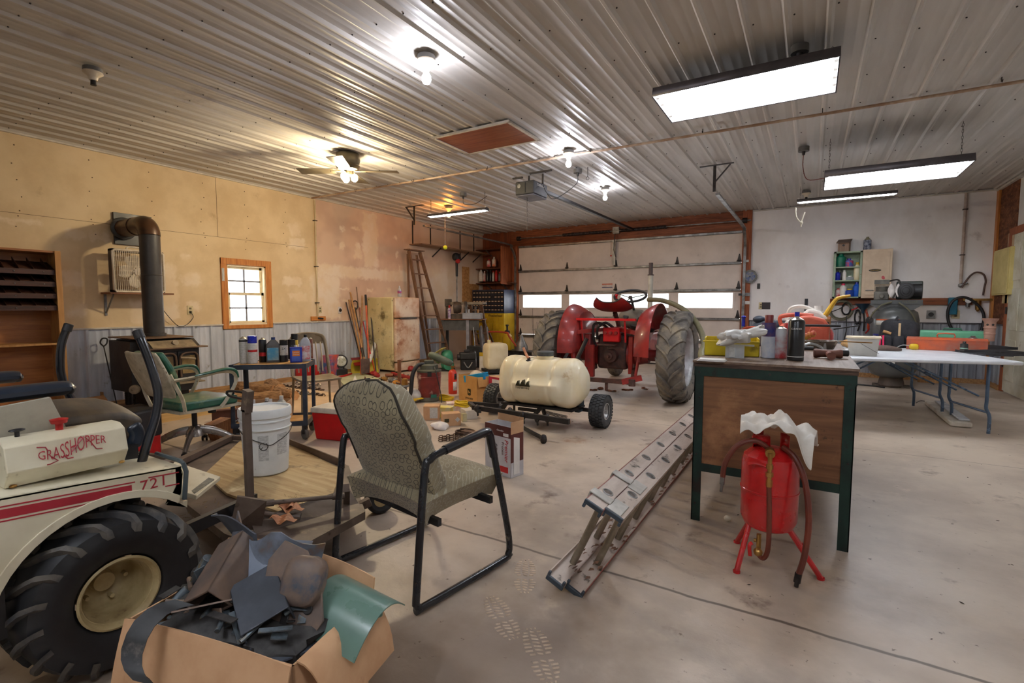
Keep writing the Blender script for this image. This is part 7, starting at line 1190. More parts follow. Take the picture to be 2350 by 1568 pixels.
part(B().cyl((-.75, 0, RW), (.75, 0, RW), .075, n=18), 'axle_housing', m_tr, t)
for s in (-1, 1): part(B().cyl((s*.46, 0, RW), (s*.2, 0, RW), .1, .16, n=18), 'axle_trumpet', m_tr, t)
part(B().bx(-.2, -.12, .38, .2, .5, .84), 'transmission_case', m_tg, t, bev=.04, seg=3); part(B().bx(-.15, .3, .42, .15, 1.9, .8), 'engine_block', m_tr, t, bev=.04, seg=3)
part(B().bx(-.16, 1.0, .8, .16, 2.1, 1.12), 'hood', m_tr, t, bev=.08, seg=3); part(B().ell((0, .82, 1.02), (.2, .2, .14), 20, 12, e=.7), 'fuel_tank', mt('dash_grey', (120, 112, 100), (92, 84, 74), sc=7, r=.5), t)
part(B().cyl((0, 0, .56), (0, -.2, .56), .1, .085, n=20).cyl((0, -.2, .56), (0, -.24, .56), .045, n=14).cyl((0, -.24, .56), (0, -.3, .56), .018, n=10), 'pto_shaft', m_tg, t)
part(B().bx(-.12, -.17, .84, .12, .15, .93), 'hydraulic_cover', m_tr, t, bev=.02); part(B().bx(-.1, -.2, .74, .12, -.1, .93), 'valve_block', m_tb, t, bev=.015)
b = B()
for k in range(3): b.cyl((-.06+.07*k, -.23, .86), (-.06+.07*k, -.18, .86), .022, n=12)
part(b, 'valve_caps', m_tr, t)['kind'] = 'stuff'
part(B().tube([(-.05, -.15, .92), (-.1, -.26, .98), (-.2, -.26, .96), (-.22, -.22, .8), (-.2, -.18, .68)], .018, 8, sm=5).tube([(.02, -.15, .93), (-.05, -.24, .99), (-.15, -.25, .92), (-.17, -.2, .78)], .018, 8, sm=5), 'hydraulic_hose', m_blk, t)
part(B().bar((-.42, -.3, 1.035), (.36, -.3, 1.035), .065, .03), 'cross_bar', m_tb, t)
for x in (-.36, .22): part(B().bar((x, -.29, 1.02), (x*1.0-.02, -.18, .75), .02, .04), 'bar_upright', m_tb, t)
for s in (-1, 1):
    part(B().bar((s*.12, -.12, .9), (s*.46, -.32, .86), .04, .05).cyl((s*.46, -.36, .85), (s*.46, -.3, .85), .035, n=14), 'lift_arm', m_tr, t); part(B().cyl((s*.46, -.34, .84), (s*.4, -.42, .34), .018).cyl((s*.45, -.35, .72), (s*.43, -.38, .52), .028), 'lift_rod', m_tr, t)
    part(B().bar((s*.26, .0, .4), (s*.42, -.62, .3), .04, .07).cyl((s*.42, -.62, .26), (s*.42, -.62, .34), .04), 'lower_link', m_tg, t)
part(B().bar((-.44, -.62, .3), (.44, -.6, .3), .05, .05).cyl((.1, -.6, .32), (.1, -.6, .18), .02).cyl((-.3, -.6, .32), (-.3, -.6, .2), .015), 'drawbar', m_tg, t); part(B().bar((.3, -.62, .3), (.52, -.56, .36), .08, .06), 'drawbar_end', m_tr, t)
for q in ((-.34, -.22, .3, -.26, -.08, .84), (.24, -.2, .34, .3, -.1, .82)): part(B().bx(*q), 'side_bracket', m_tr, t, bev=.01)
part(B().bx(-.28, -.26, .28, -.2, -.2, .7), 'red_post', m_tr, t); part(B().bx(-.14, -.3, .7, .1, -.2, .715), 'shield_plate', m_tg, t); part(B().ell((.3, .02, .75), (.12, .14, .12), 14, 10, jit=.4, jf=12), 'brake_drum', m_tg, t); part(B().tube([(-.42, -.32, .84), (-.46, -.5, .6), (-.5, -.62, .45)], .022, 8), 'stabilizer', m_blk, t)
part(B().lathe([(.0, -.06), (.15, -.06), (.17, -.02)], c=(.33, .12, .95), ax=(.2, 0, 1), n=18), 'belt_pulley', m_blk, t)
# seat: pan
sc_ = V((.0, -.07, 1.155)); b = B(); b.grid(lambda u, v: (sc_.x+(u-.5)*.52*math.sin(PI*(.13+.74*v))**.5, sc_.y+(v-.5)*.40, sc_.z+.10*abs(2*u-1)**3*.6-.02+.30*max(0, .45-v)**1.2), 18, 14, .008); part(b, 'seat_pan', m_tr, t, ang=60); part(B().tube([(sc_.x+(u-.5)*.52*math.sin(PI*(.13+.74*v))**.5, sc_.y+(v-.5)*.40, sc_.z+.10*abs(2*u-1)**3*.6-.02+.30*max(0, .45-v)**1.2) for u, v in [(k/10, 0) for k in range(11)]+[(1, k/8) for k in range(1, 8)]+[(1-k/10, 1) for k in range(11)]+[(0, 1-k/8) for k in range(1, 8)]], .009, 6, closed=True), 'seat_rim', m_blk, t)
part(B().tube([(0, -.02, 1.12), (0, .1, 1.0), (0, .2, .86)], .03, 8), 'seat_spring', m_tg, t)
for s in (1, -1):
    b = B(); b.grid(lambda u, v: (s*(.40+.19*v+.03*math.sin(PI*u)*0), (.02+.57*math.cos(PI*(.16+.86*(1-u)))*(1-.10*(1-v)**2))*1.0, .60+.635*max(0, math.sin(PI*(.16+.84*(1-u))))**.9*(1-.16*(1-v)**1.5)), 20, 8, .01); part(b, 'fender_crown', m_tr, t, ang=60)
    b = B(); n = 20; ring = [(s*.41, .02+.50*math.cos(PI*(.16+.86*(1-k/n))), .60+.545*max(0, math.sin(PI*(.16+.84*(1-k/n))))**.9) for k in range(n+1)]; b.add(ring+[(s*.40, .0, .62)], [(k, k+1, n+1) for k in range(n)]); o = part(b, 'fender_side', m_tr, t); o.modifiers.new('s', 'SOLIDIFY').thickness = .006
part(B().tube([(.03, .78, 1.1), (.06, .55, 1.26), (.07, .44, 1.33)], .018, 8), 'steering_column', m_blk, t); sw = V((.07, .42, 1.345)); n_ = V((.05, -.42, 1)).normalized(); u_ = V((1, 0, 0)); w_ = n_.cross(u_); u_ = w_.cross(n_)
part(B().tube([sw+u_*(.215*math.cos(a))+w_*(.215*math.sin(a)) for a in [k*PI/16 for k in range(32)]], .018, 8, closed=True), 'steering_wheel', m_blk, t)
b = B(); 
for a in (rad(20), rad(160), rad(270)): b.cyl(sw-n_*.03, sw+u_*(.21*math.cos(a))+w_*(.21*math.sin(a)), .007)
part(b, 'wheel_spokes', mt('spoke_green', (96, 112, 92), r=.5), t); part(B().cyl(sw-n_*.04, sw, .03, .025), 'wheel_hub', m_galv, t); p = sw+u_*-.15+w_*-.14; part(B().cyl(p, p+n_*.05, .012).ell(p+n_*.06, (.022, .022, .02)), 'spinner_knob', m_tb, t)
part(B().cyl((.13, 1.25, 1.1), (.13, 1.25, 1.68), .038, n=18), 'exhaust_stack', mt('stack_silver', (200, 196, 182), (176, 170, 156), r=.4, m=.3), t); part(B().cyl((.13, 1.25, 1.67), (.13, 1.25, 1.685), .046, n=18).cyl((.13, 1.25, 1.685), (.13, 1.25, 1.86), .03, n=16), 'stack_pipe', mt('stack_brown', (96, 78, 72), (76, 62, 58), r=.6), t)
part(B().ell((.15, .75, 1.0), (.12, .12, .1), 12, 8, jit=.4, jf=20).cyl((-.05, .7, 1.0), (-.05, .62, 1.06), .04), 'dash_gauges', m_blk, t)
for s in (-1, 1):
    c = V((s*.62, 1.95, .33)); b = tyre(B(), c, .325, .16, .2, n=36); part(b, 'front_tyre', m_tt, t); part(B().lathe([(0, .0), (.05, .02), (.19, .0), (.2, .04)], c, 24, ax=(s, 0, 0), cap=False), 'front_rim', m_tr, t)
part(B().cyl((-.6, 1.95, .36), (.6, 1.95, .36), .04), 'front_axle', m_tr, t)
a = V((TX, TY, 0)); H0 = [(1488, 688, 7.3), (1520, 690, 7.0), (1560, 705, 6.6), (1590, 730, 6.2), (1608, 760, 5.9), (1616, 790, 5.6)]
def od(x, y, D): return CO+ray(x, y)*D
one(B().tube([od(*q) for q in H0]+[od(1617, 830, 5.4), V((-.35, 5.3, .3)), V((-.5, 5.3, .06))], .034, 12, sm=6), 'suction_hose', mt('hose_green', (128, 122, 92), (104, 100, 76), sc=5, r=.45), 'thick olive hose arching from the tractor down behind the workbench', 'hose')
for (x, y, lb) in ((1358, 896, 'first brown leaf under the tractor drawbar'), (1378, 893, 'second dark leaf under the tractor'), (1402, 898, 'third curled leaf under the tractor'), (1440, 896, 'thin curved twig under the tractor'), (1480, 893, 'leaf beside the right tractor tyre')):
    p = fl(x, y); b = B(); b.grid(lambda u, v: ((u-.5)*.16, (v-.5)*.1*math.sin(PI*u), .008+.012*math.sin(u*9+v*7)), 6, 5, .002); one(b, 'dead_leaf', MATS['leaf_brown'], lb, 'leaf', p, random.random()*3)
# ================= workbench top =================
zb = bz+.001; FB = fl(1680, 820, zb)
p = fl(1612, 817, zb); rz = rad(8); t = thing('yellow_bin', 'grimy yellow open plastic bin at the left front of the workbench', 'bin', (p.x+.0, p.y+.06, zb), rz); m_yb = mt('bin_yellow', (226, 202, 20), (206, 180, 14), sc=4, r=.45, spots=[((150, 130, 20), 6, .6, .76)]); b = B()
W_, D_, H_ = .30, .2, .105; b.bx(0, 0, 0, W_, .006, H_*.82).bx(0, D_, 0, W_, D_+.006, H_).bx(0, 0, 0, .006, D_, H_).bx(W_-.006, 0, 0, W_, D_, H_).bx(0, 0, 0, W_, D_, .006).bx(.12, 0, 0, .126, D_, H_*.8).bx(-.01, -.006, H_*.78, W_, .012, H_*.85); part(b, 'bin_body', m_yb, t, bev=.002)
p = fl(1597, 829, zb); b = B()
for k in range(4): M0 = b.T; b.T = RZ(.04*k-.05).to_4x4(); b.bx(.004*k, 0, .0025*k, .14, .10, .0025*k+.0018)
one(b, 'paper_stack', m_white, 'folded white papers at the left front corner of the workbench', 'paper', (p.x, p.y+.02, zb), rad(2))
m_cl = mt('clear_box', (222, 224, 224), (206, 208, 208), r=.2, alpha=.45); p = fl(1664, 821, zb); t = thing('clear_box', 'small clear plastic box of batteries in front of the yellow bin', 'box', (p.x, p.y, zb), rad(6)); b = B(); b.bx(0, 0, 0, .10, .003, .07).bx(0, .08, 0, .10, .083, .07).bx(0, 0, 0, .003, .08, .07).bx(.097, 0, 0, .1, .08, .07).bx(0, 0, 0, .1, .08, .003); part(b, 'box_walls', m_cl, t); part(B().bx(-.01, -.01, .07, .15, .02, .078), 'lid', m_cl, t); part(B().ell((.05, .04, .03), (.04, .03, .028), 12, 8, jit=.4, jf=40), 'contents', mt('metal_bits', (176, 178, 180), (90, 96, 96), sc=60, r=.3, m=.5), t); part(B().bx(.02, -.001, .005, .05, .0, .06), 'label', m_lw, t)
p = ony(1698, 771, 3.05); one(B(RY(-.25).to_4x4()).ell((0, 0, 0), (.11, .055, .035), 34, 18, jit=1.0, jf=26), 'plastic_bag', mt('bag_clear', (226, 226, 222), (206, 204, 198), sc=8, r=.3, alpha=.9), 'crumpled clear plastic bag lying across the yellow bin', 'bag', (p.x, p.y, p.z), rad(8))
p = fl(1705, 757, 1.03); one(B().bx(-.12, -.1, -.008, .12, .1, .008).bx(-.1, -.08, -.12, .1, .08, -.008), 'grinder_stand', mt('stand_taupe', (140, 126, 120), (110, 98, 94), r=.45), 'taupe flat topped stand behind the yellow bin', 'stand', (p.x+.15, 4.2, 1.03), 0, bev=.008)
zc = zb; G = 'cans at the front of the workbench'
t = can('blue and white spray can with a brick red cap on the workbench', 1762, 821, 30, 723, mt('can_blue_lbl', (204, 206, 212), (180, 190, 206), sc=24), mt('cap_brick', (132, 46, 44), r=.4), capr=.62, band=(.5, .82, mt('photo_label', (96, 66, 96), (30, 44, 120), sc=22)), z=zb, group=G)
t = can('silver domed can with red and white label between the tall cans', 1790, 822, 27, 748, mt('can_silverlbl', (206, 208, 210), (190, 60, 60), sc=9), None, z=zb, group=G); t = can('bright blue can behind the silver domed can', 1806, 818, 17, 742, m_blu, m_redl, z=zb, group=G)
t = can('tall black parts cleaner can, nearest on the workbench', 1825, 827, 34, 726, m_blk2, None, z=zb, group=G, band=(.08, .1, m_lw), text=('CLEANER', .013, m_white, .72)); txt('BRAKE', .013, m_cy, t, (0, -.0435, .135), bend=.043) if 0 else None
part(B().cyl((0, 0, .24), (0, 0, .265), .012), 'nozzle', m_blu, t)
# hammer
p = fl(1902, 816, zb+.02); t = thing('hammer', 'short sledge hammer lying with its handle toward the viewer', 'hammer', (p.x, p.y+.03, zb+.026), rad(6)); m_hw = wood('hammer_brown', (130, 78, 58), (100, 58, 44), 0, 5, r=.5); part(B().tube([(-.07, .03, 0), (-.06, .03, 0), (-.03, .03, 0), (.03, .03, 0), (.06, .03, 0), (.07, .03, 0)], [.024, .027, .022, .022, .027, .024], 12), 'hammer_head', mt('hammer_iron', (118, 72, 54), (90, 54, 42), sc=7, r=.5), t); part(B().tube([(0, .03, .0), (0, -.04, -.002), (.0, -.10, -.003)], [.014, .018, .022], 12), 'handle', m_hw, t); part(B().cyl((.07, .04, .004), (.1, .045, .004), .018), 'rubber_tip', m_blk, t)
p = fl(1882, 803, zb); t = thing('mess_tin', 'round steel pan with wire handle and bracket on the workbench', 'pan', (p.x, p.y+.07, zb)); part(B().lathe([(.08, 0), (.085, .01), (.105, .055), (.118, .057), (.118, .06), (.1, .058), (.08, .008), (0, .008)], n=36), 'pan_body', mt('pan_steel', (176, 168, 160), (130, 122, 116), r=.25, m=.7), t); part(B().tube([(-.1, -.05, .06), (-.13, -.08, .045), (-.13, -.1, .03), (-.08, -.12, .03)], .004, 6), 'wire_handle', m_galv, t)
part(B().cyl((.11, 0, .058), (.3, .08, .05), .004), 'handle_rod', m_brass, t); t = thing('wing_bracket', 'bent chrome bracket in front of the steel pan', 'bracket', fl(1875, 806, zb)+V((0, .04, 0))); part(B().tube([(-.1, 0, .012), (-.05, .0, .045), (0, .01, .035), (.04, 0, .01)], .006, 6, sm=4, sq=(2, .6)).prism([(.03, 0), (.055, 0), (.05, .05), (.04, .05)], 0, .006, 'y'), 'bracket', m_galv, t); part(B().cyl((-.14, -.01, .015), (-.02, -.01, .015), .013, n=12), 'grip', m_blk, t)
p = fl(1858, 787, zb); vessel('canteen', 'dark brown round shouldered canteen behind the steel pan', 'canteen', (p.x+.0, p.y+.0, zb), [('canteen_body', mt('canteen_brown', (64, 54, 50), (48, 42, 40), r=.5), [(.08, 0), (.1, .03), (.1, .09), (.06, .13), (.03, .14), (.03, .165)])]); p = fl(1893, 786, zb); vessel('fuel_bottle', 'glossy red fuel bottle with a metal neck', 'bottle', (p.x, p.y+.02, zb), [('bottle_body', m_red, [(.055, 0), (.06, .02), (.06, .075), (.045, .11), (.025, .12)]), ('neck', m_galv, [(.025, .12), (.028, .15), (.02, .155)])])
p = fl(1880, 749, 1.02); one(B().cyl((-.2, 0, 0), (.1, .02, 0), .008).cyl((.06, -.04, -.02), (.2, .03, .005), .004), 'rods', m_blk, 'thin black rod and metal rod lying over the canteen', 'rod', (p.x-.0, 3.85, 1.075), 0)
# gas can, jug
p = fl(1850, 752, 1.0); gx, gy = ony(1842, 760, 4.42).x, 4.42; t = thing('gas_can', 'faded orange gas can with long yellow spout on the workbench', 'gas can', (gx, gy, zb), rad(-4)); t.scale = (.84, .84, .95); m_oc = mt('can_orange', (214, 106, 80), (196, 86, 62), sc=4, r=.5); k_ = 1
b = B(); pr = [(-.19, 0), (.2, 0), (.21, .02), (.21, .16), (.17, .21), (.06, .24), (-.02, .235), (-.06, .18), (-.16, .17), (-.19, .14)]; b.prism(pr, -.09, .09, 'y'); part(b, 'can_body', m_oc, t, bev=.02, seg=3); part(B().tube([(-.17, 0, .15), (-.19, 0, .2), (-.17, 0, .232), (-.05, 0, .245), (.08, 0, .235)], .018, 10, sm=4), 'handle', m_oc, t); part(B(RY(.45).to_4x4()).lathe([(.032, .0), (.035, .05), (.03, .055)], c=(.07, 0, .2), n=12), 'spout_collar', mt('collar_navy', (34, 44, 64), r=.5), t)
part(B().tube([(.17, 0, .24), (.21, 0, .31), (.24, 0, .36), (.255, .0, .375), (.29, 0, .385), (.35, .0, .395)], [.022, .02, .016, .014, .013, .010], 10), 'spout', mt('spout_yellow', (226, 182, 50), (200, 150, 40), sc=6, r=.4), t)
b = B(); b.prism([(.05, .04), (.16, .04), (.16, .13), (.12, .15), (.07, .15), (.05, .1)], -.094, -.089, 'y'); part(b, 'raised_panel', m_oc, t, bev=.004)
gx2 = ony(1848, 720, 4.62).x; t = thing('white_jug', 'white plastic jug with handle behind the orange gas can', 'jug', (gx2, 4.64, zb)); part(B().prism([(-.14, 0), (.16, 0), (.16, .2), (.1, .26), (.02, .28), (-.02, .24), (-.06, .2), (-.14, .18)], -.08, .08, 'y'), 'jug_body', m_jw, t, bev=.02, seg=3); part(B().tube([(-.13, 0, .18), (-.11, 0, .27), (-.06, 0, .295), (.0, 0, .29), (.06, 0, .26)], .016, 8, sm=4), 'handle', m_jw, t); part(B().cyl((.09, 0, .26), (.09, 0, .30), .03, n=16), 'cap', m_white, t)
p = ony(1768, 740, 4.5); t = thing('hand_grinder', 'dark hand grinder with an orange cord behind the spray cans', 'grinder', (p.x, 4.5, zb)); part(B().ell((0, 0, .1), (.15, .07, .09), 16, 10, jit=.15).ell((-.08, 0, .19), (.05, .04, .03)), 'body', mt('grinder_navy', (44, 54, 70), (34, 40, 52), r=.5), t); part(B().tube([(-.15, -.05, .02), (-.2, -.08, .1), (-.12, -.1, .13), (.02, -.1, .1), (.1, -.1, .14)], .009, 6, sm=5), 'power_cord', MATS['handle_orange'], t)
p = ony(1706, 747, 4.4); one(B().cyl((0, 0, 0), (0, 0, .07), .012).ell((0, 0, .075), (.018, .018, .012)), 'screwdriver_knob', m_blu, 'small blue handle standing left of the cans on the workbench', 'tool', (p.x, 4.4, 1.041))
p = ony(1903, 790, 4.45); t = thing('cardboard_box', 'tall brown cardboard box at the right rear of the workbench', 'box', (.04, 4.5, zb), .1); b = B(); b.bx(-.08, -.1, 0, -.075, .1, .21).bx(.075, -.1, 0, .08, .1, .22).bx(-.08, -.1, 0, .08, -.095, .2).bx(-.08, .095, 0, .08, .1, .22).bx(-.08, -.1, 0, .08, .1, .005); part(b, 'box_walls', m_card2, t)
coil('coil of grey cable standing in the brown box on the workbench', V((.04, 4.5, zb+.12)), .075, 9, .008, mt('cable_grey', (120, 124, 122), (96, 100, 98), r=.4), 'cable_coil', .9)
b = B(); 
for k in range(5): b.ell((-.05+.022*k, .01*(k % 2), .06+.01*k), (.02, .02, .025), 10, 8)
one(b, 'mixed_bag', mt('bag_mixed', (206, 160, 60), (176, 50, 50), sc=22, r=.5), 'yellow and red packet behind the dark canteen', 'packet', (-.02, 4.14, zb))
# ================= folding tables =================
TA = rad(16); T0 = V((.36, 5.89, 0))-V((math.cos(TA), math.sin(TA), 0))*.45; m_ft = mt('table_white', (222, 226, 230), (206, 210, 216), sc=4, r=.35); m_fl = mt('table_leg', (96, 116, 140), (76, 94, 116), sc=4, r=.3, m=.6)
def ftable(label, o, first=None):
    t = thing('folding_table', label, 'table', o, TA, 'folding tables'); L_, D_ = 1.83, .76
    part(B().bx(0, 0, .665, L_, D_, .70), 'table_top', m_ft, t, bev=.012)
    for s in (0, 1):
        x = .19 if s == 0 else L_-.22
        for y in (.08, D_-.08): part(B().tube([(x, y, .665), (x, y, .36), (x, y, .3), (x+.04*(1 if s else -1)*.0, y+(.05 if y < .3 else -.05)*0, .24), (x+.03, y, .16), (x+.03, y, 0)], .0145, 10, sm=3), 'leg', m_fl, t)
        part(B().cyl((x+.02, .08, .2), (x+.02, D_-.08, .2), .011), 'crossbar', m_fl, t)
        xm = L_/2+(-.12 if s == 0 else .12)
        for y in (.3, .46): part(B().cyl((xm, y, .655), (x, y+(.1 if y > .4 else -.1), .34), .009).cyl((xm+(x-xm)*.42, y, .655-.315*.42), (xm+(x-xm)*.5, y, .655-.315*.5), .015), 'brace', m_fl, t)
    return t
ft = ftable('white folding table with bent blue grey legs, nearer of the two by the workbench', T0); u_ = V((math.cos(TA), math.sin(TA), 0)); v_ = V((-math.sin(TA), math.cos(TA), 0)); dup(ft, T0+v_*.77, TA, 'white folding table pushed behind the nearer one, toward the compressor')
zt = .701
def tb(x, y): return fl(x, y, zt)
p = tb(1981, 817); d = (p-CO).dot(CF); w = 31*d/FPX; t = thing('screw_bucket', 'translucent square bucket of screws at the left of the folding table', 'bucket', p+V((0, .08, 0)), facing(p)); h = hz(p, 1981, 773)-zt; m_tl = mt('translucent', (226, 224, 216), (210, 208, 200), r=.3, alpha=.55); b = B(); b.add([(-w*.85, -.08, 0), (w*.85, -.08, 0), (w*.85, .08, 0), (-w*.85, .08, 0), (-w, -.1, h), (w, -.1, h), (w, .1, h), (-w, .1, h)], [(0, 3, 2, 1), (0, 1, 5, 4), (1, 2, 6, 5), (2, 3, 7, 6), (3, 0, 4, 7)]); part(b, 'bucket_body', m_tl, t, flat=True); part(B().bx(-w*1.08, -.11, h*.9, w*1.08, .11, h), 'rim', mt('rim_cream2', (226, 212, 184), r=.4), t, bev=.004); part(B().ell((0, 0, .03), (w*.82, .075, .045), 14, 8, e=.6, jit=.3, jf=30), 'screws', MATS['metal_bits'], t); part(B().tube([(-.02, -.105, h*.65), (w*.98, -.105, h*.15)], .002, 5), 'wire_handle', m_blk, t)
p = tb(2068, 800); t = thing('tool_backpack', 'black canvas tool bag with pockets and a tan strap on the folding table', 'bag', p+V((0, .2, 0)), facing(p)); m_cv = mt('canvas_black', (44, 44, 48), (30, 30, 34), sc=9, r=.85, bump=.1); part(B().ell((0, 0, .15), (.2, .11, .19), 22, 14, e=.6, jit=.12, jf=8), 'bag_body', m_cv, t)
for x in (-.12, 0, .12): part(B().ell((x, -.12, .08), (.055, .03, .07), 12, 8, e=.5), 'pocket', m_cv, t)
part(B().bx(-.012, -.14, .1, .012, -.125, .3), 'tan_strap', mt('strap_tan', (190, 160, 120), r=.7), t, bev=.003); part(B().bar((-.15, -.06, .12), (-.02, -.05, .38), .05, .02), 'shoulder_strap', m_cv, t); part(B().cyl((-.16, -.1, .2), (-.08, -.1, .17), .018), 'wood_handle', m_whw, t)
p = tb(2000, 798); one(B().bx(-.12, -.07, 0, .12, .07, .13), 'small_tool_bag', m_cv, 'small open black tote bag behind the screw bucket', 'bag', p+V((.05, .3, 0)), facing(p), bev=.02); p = tb(2018, 800); one(B().tube([(0, 0, 0), (.0, 0, .14), (.03, 0, .15), (.035, 0, .01)], .01, 6), 'pink_strap', mt('strap_pink', (226, 40, 90), r=.5), 'pink strap loop at the side of the small black tote', 'strap', p+V((.02, .18, 0)))
p = tb(1945, 802); one(B().ell((0, 0, .05), (.07, .05, .05), 14, 10, jit=.4, jf=18), 'work_glove', mt('leather_tan', (186, 146, 92), (156, 116, 70), sc=10, r=.8), 'tan leather glove to the left of the screw bucket', 'glove', p+V((.02, .25, 0)))
p = tb(2035, 806); one(B().tube([(-.1, 0, .03), (0, .0, .03), (.08, -.01, .025), (.14, -.01, .02)], [.035, .04, .03, .015], 10, sm=3, sq=(1, .7)), 'brown_glove', mt('leather_brown', (96, 76, 66), (74, 58, 50), sc=10, r=.8), 'dark brown rolled glove right of the screw bucket', 'glove', p+V((0, .05, 0)), facing(p)); p = tb(2097, 803); t = thing('spring_clamp', 'yellow knob with a bent wire beside the orange tool box', 'clamp', p); part(B().ell((0, 0, .035), (.045, .035, .035), 14, 10, e=.7), 'knob', m_cy, t); part(B().tube([(-.03, 0, .04), (-.1, .02, .05), (-.17, .02, .01)], .005, 6, sm=4), 'wire', m_galv, t)
p = tb(2175, 806); t = thing('tool_box', 'scratched orange steel tool box on the folding table', 'tool box', p+V((.0, .13, 0)), facing(p)+.02); m_ob = mt('box_orange', (196, 90, 48), (160, 82, 60), sc=6, r=.45, spots=[((150, 100, 84), 7, .52, .7)]); d = (p-CO).dot(CF); w = 142*d/FPX/2; part(B().prism([(-.1, 0), (.1, 0), (.1, .12), (.06, .145), (-.06, .145), (-.1, .12)], -w, w, 'x'), 'box_body', m_ob, t, bev=.004); part(B().bx(-w-.003, -.104, .115, w+.003, .104, .122), 'lid_edge', m_ob, t); part(B().tube([(-.07, -.02, .145), (-.07, -.02, .19), (.07, -.02, .19), (.07, -.02, .145)], .008, 8, sm=2), 'handle', m_ob, t)
p = tb(2190, 800); t = thing('green_case', 'mint green plastic tool case behind the orange tool box', 'case', p+V((.05, .42, 0)), facing(p)); w = .33; part(B().bx(-w, -.06, 0, w, .06, .2), 'case_body', mt('mint_green', (104, 176, 140), (88, 156, 122), sc=4, r=.45), t, bev=.03, seg=3); part(B().tube([(-.09, -.02, .19), (-.08, -.02, .225), (.08, -.02, .225), (.09, -.02, .19)], .01, 8), 'handle', mt('green_dark', (56, 110, 90), r=.5), t)
m_vt = mt('vessel_bronze', (116, 100, 96), (92, 80, 78), r=.3, m=.5); p = tb(2228, 806); vessel('bronze_flask', 'round shouldered bronze flask between the tool box and the clay tower', 'flask', p+V((0, -.05, 0)), [('flask_body', m_vt, [(.05, 0), (.052, .01), (.052, .12), (.04, .15), (.02, .165), (.02, .175)])]); p = tb(2209, 808); vessel('oil_squirt_can', 'small dark squirt can with a pale green lever in front of the tool box', 'oil can', p+V((0, -.05, 0)), [('can_body', m_eg, [(.034, 0), (.034, .09), (.015, .1), (.015, .12)]), ('lever', mt('mint_metal', (150, 190, 170), r=.4), [(.036, .04), (.036, .05)])]); 
p = tb(2273, 800); t = thing('clay_tower', 'terracotta tube with a flared top and two holes', 'clay pipe', p+V((.0, .08, .085))); m_tc = mt('terracotta', (178, 138, 120), (156, 116, 100), sc=7, r=.75); h = .26; part(B().lathe([(.05, 0), (.052, .08), (.056, .085), (.056, .1), (.052, .105), (.054, .15), (.059, .155), (.059, .17), (.054, .175), (.055, .23), (.075, .26), (.078, .275), (.06, .275), (.05, .23), (.045, .0)], n=28, cap=False), 'tube', m_tc, t)
for a in (-2.2, -1.3): part(B().cyl((.05*math.cos(a), .05*math.sin(a), .2), (.0575*math.cos(a), .0575*math.sin(a), .2), .012), 'hole', m_blk, t)
p = tb(2253, 799); one(B().lathe([(.045, 0), (.045, .14), (.052, .145), (.052, .16), (.035, .16)], n=22), 'clay_cup', m_tc, 'smaller terracotta cup left of the clay tower', 'clay cup', p+V((-.02, .25, 0)))
for k, (x, y, z0, lb, rr) in enumerate(((2290, 818, 0, 'black scissor jack nearest the table edge', .02), (2270, 806, 0, 'black scissor jack carrying the clay tower', -.05))):
    p = tb(x, y); t = thing('scissor_jack', lb, 'jack', p+V((.03 if k == 0 else .0, .07 if k == 0 else .17, 0)), facing(p)+rr, 'scissor jacks on the folding table'); Lj = .27; 
    part(B().bx(-.1, -.04, 0, .1, .04, .006).prism([(-.08, 0), (.08, 0), (.04, .02), (-.04, .02)], -.035, .035, 'y'), 'base', m_blk, t)
    for s in (-1, 1): part(B().bar((0, -.02, .015), (s*Lj, -.02, .035), .012, .03).bar((s*Lj, -.02, .035), (0, -.02, .055), .012, .025), 'arm', mt('jack_black', (40, 40, 42), (30, 30, 32), r=.35, coat=.3), t)
    part(B().cyl((-Lj-.03, -.02, .035), (Lj, -.02, .035), .006).tube([(-Lj-.03, -.02, .035), (-Lj-.07, -.03, .03), (-Lj-.07, .0, .04), (-Lj-.03, -.01, .035)], .006, 6), 'screw', m_galvd, t); part(B().bx(-.045, -.035, .052, .045, .03, .06), 'saddle', m_galvd, t)
# ================= compressor =================
cp = fl(2046, 884); cp = V((1.07, 9.3, 0)); t = thing('air_compressor', 'large dark grey upright air compressor with pump and motor on top', 'compressor', cp, facing(cp)); t.scale = (.82, .82, 1); m_cg = mt('comp_grey', (88, 90, 88), (74, 76, 76), sc=4, r=.35, coat=.3); r = .36
part(B().lathe([(.0, .13), (.15, .14), (.3, .18), (r, .27), (r, 1.0), (.33, 1.12), (.2, 1.2), (0, 1.23)], n=44), 'tank', m_cg, t, ang=50); part(B().lathe([(.17, .0), (.2, .03), (.17, .15)], n=20).bx(-.28, -.1, 0, -.12, .1, .03).bx(.12, -.1, 0, .28, .1, .03), 'base_ring', mt('base_rusty', (96, 82, 70), (70, 60, 52), r=.6), t)
part(B().add([(-.36, -.2, 1.24), (.38, -.2, 1.24), (.38, .2, 1.24), (-.36, .2, 1.24), (-.36, -.2, 1.30), (.38, -.2, 1.30), (.38, .2, 1.30), (-.36, .2, 1.30), (-.25, -.15, 1.16), (.3, -.15, 1.16)], [(0, 3, 2, 1), (4, 5, 6, 7), (0, 1, 5, 4), (1, 2, 6, 5), (2, 3, 7, 6), (3, 0, 4, 7)]).prism([(-.38, 1.24), (.4, 1.24), (.25, 1.15), (-.22, 1.15)], -.18, -.17, 'y'), 'platform', m_cg, t, flat=True)
b = B(); b.lathe([(.1, 1.34), (.1, 1.5)], c=(-.2, 0, 0), n=20)
for k in range(8): b.lathe([(.12, 1.38+.02*k), (.12, 1.387+.02*k)], c=(-.2, 0, 0), n=20)
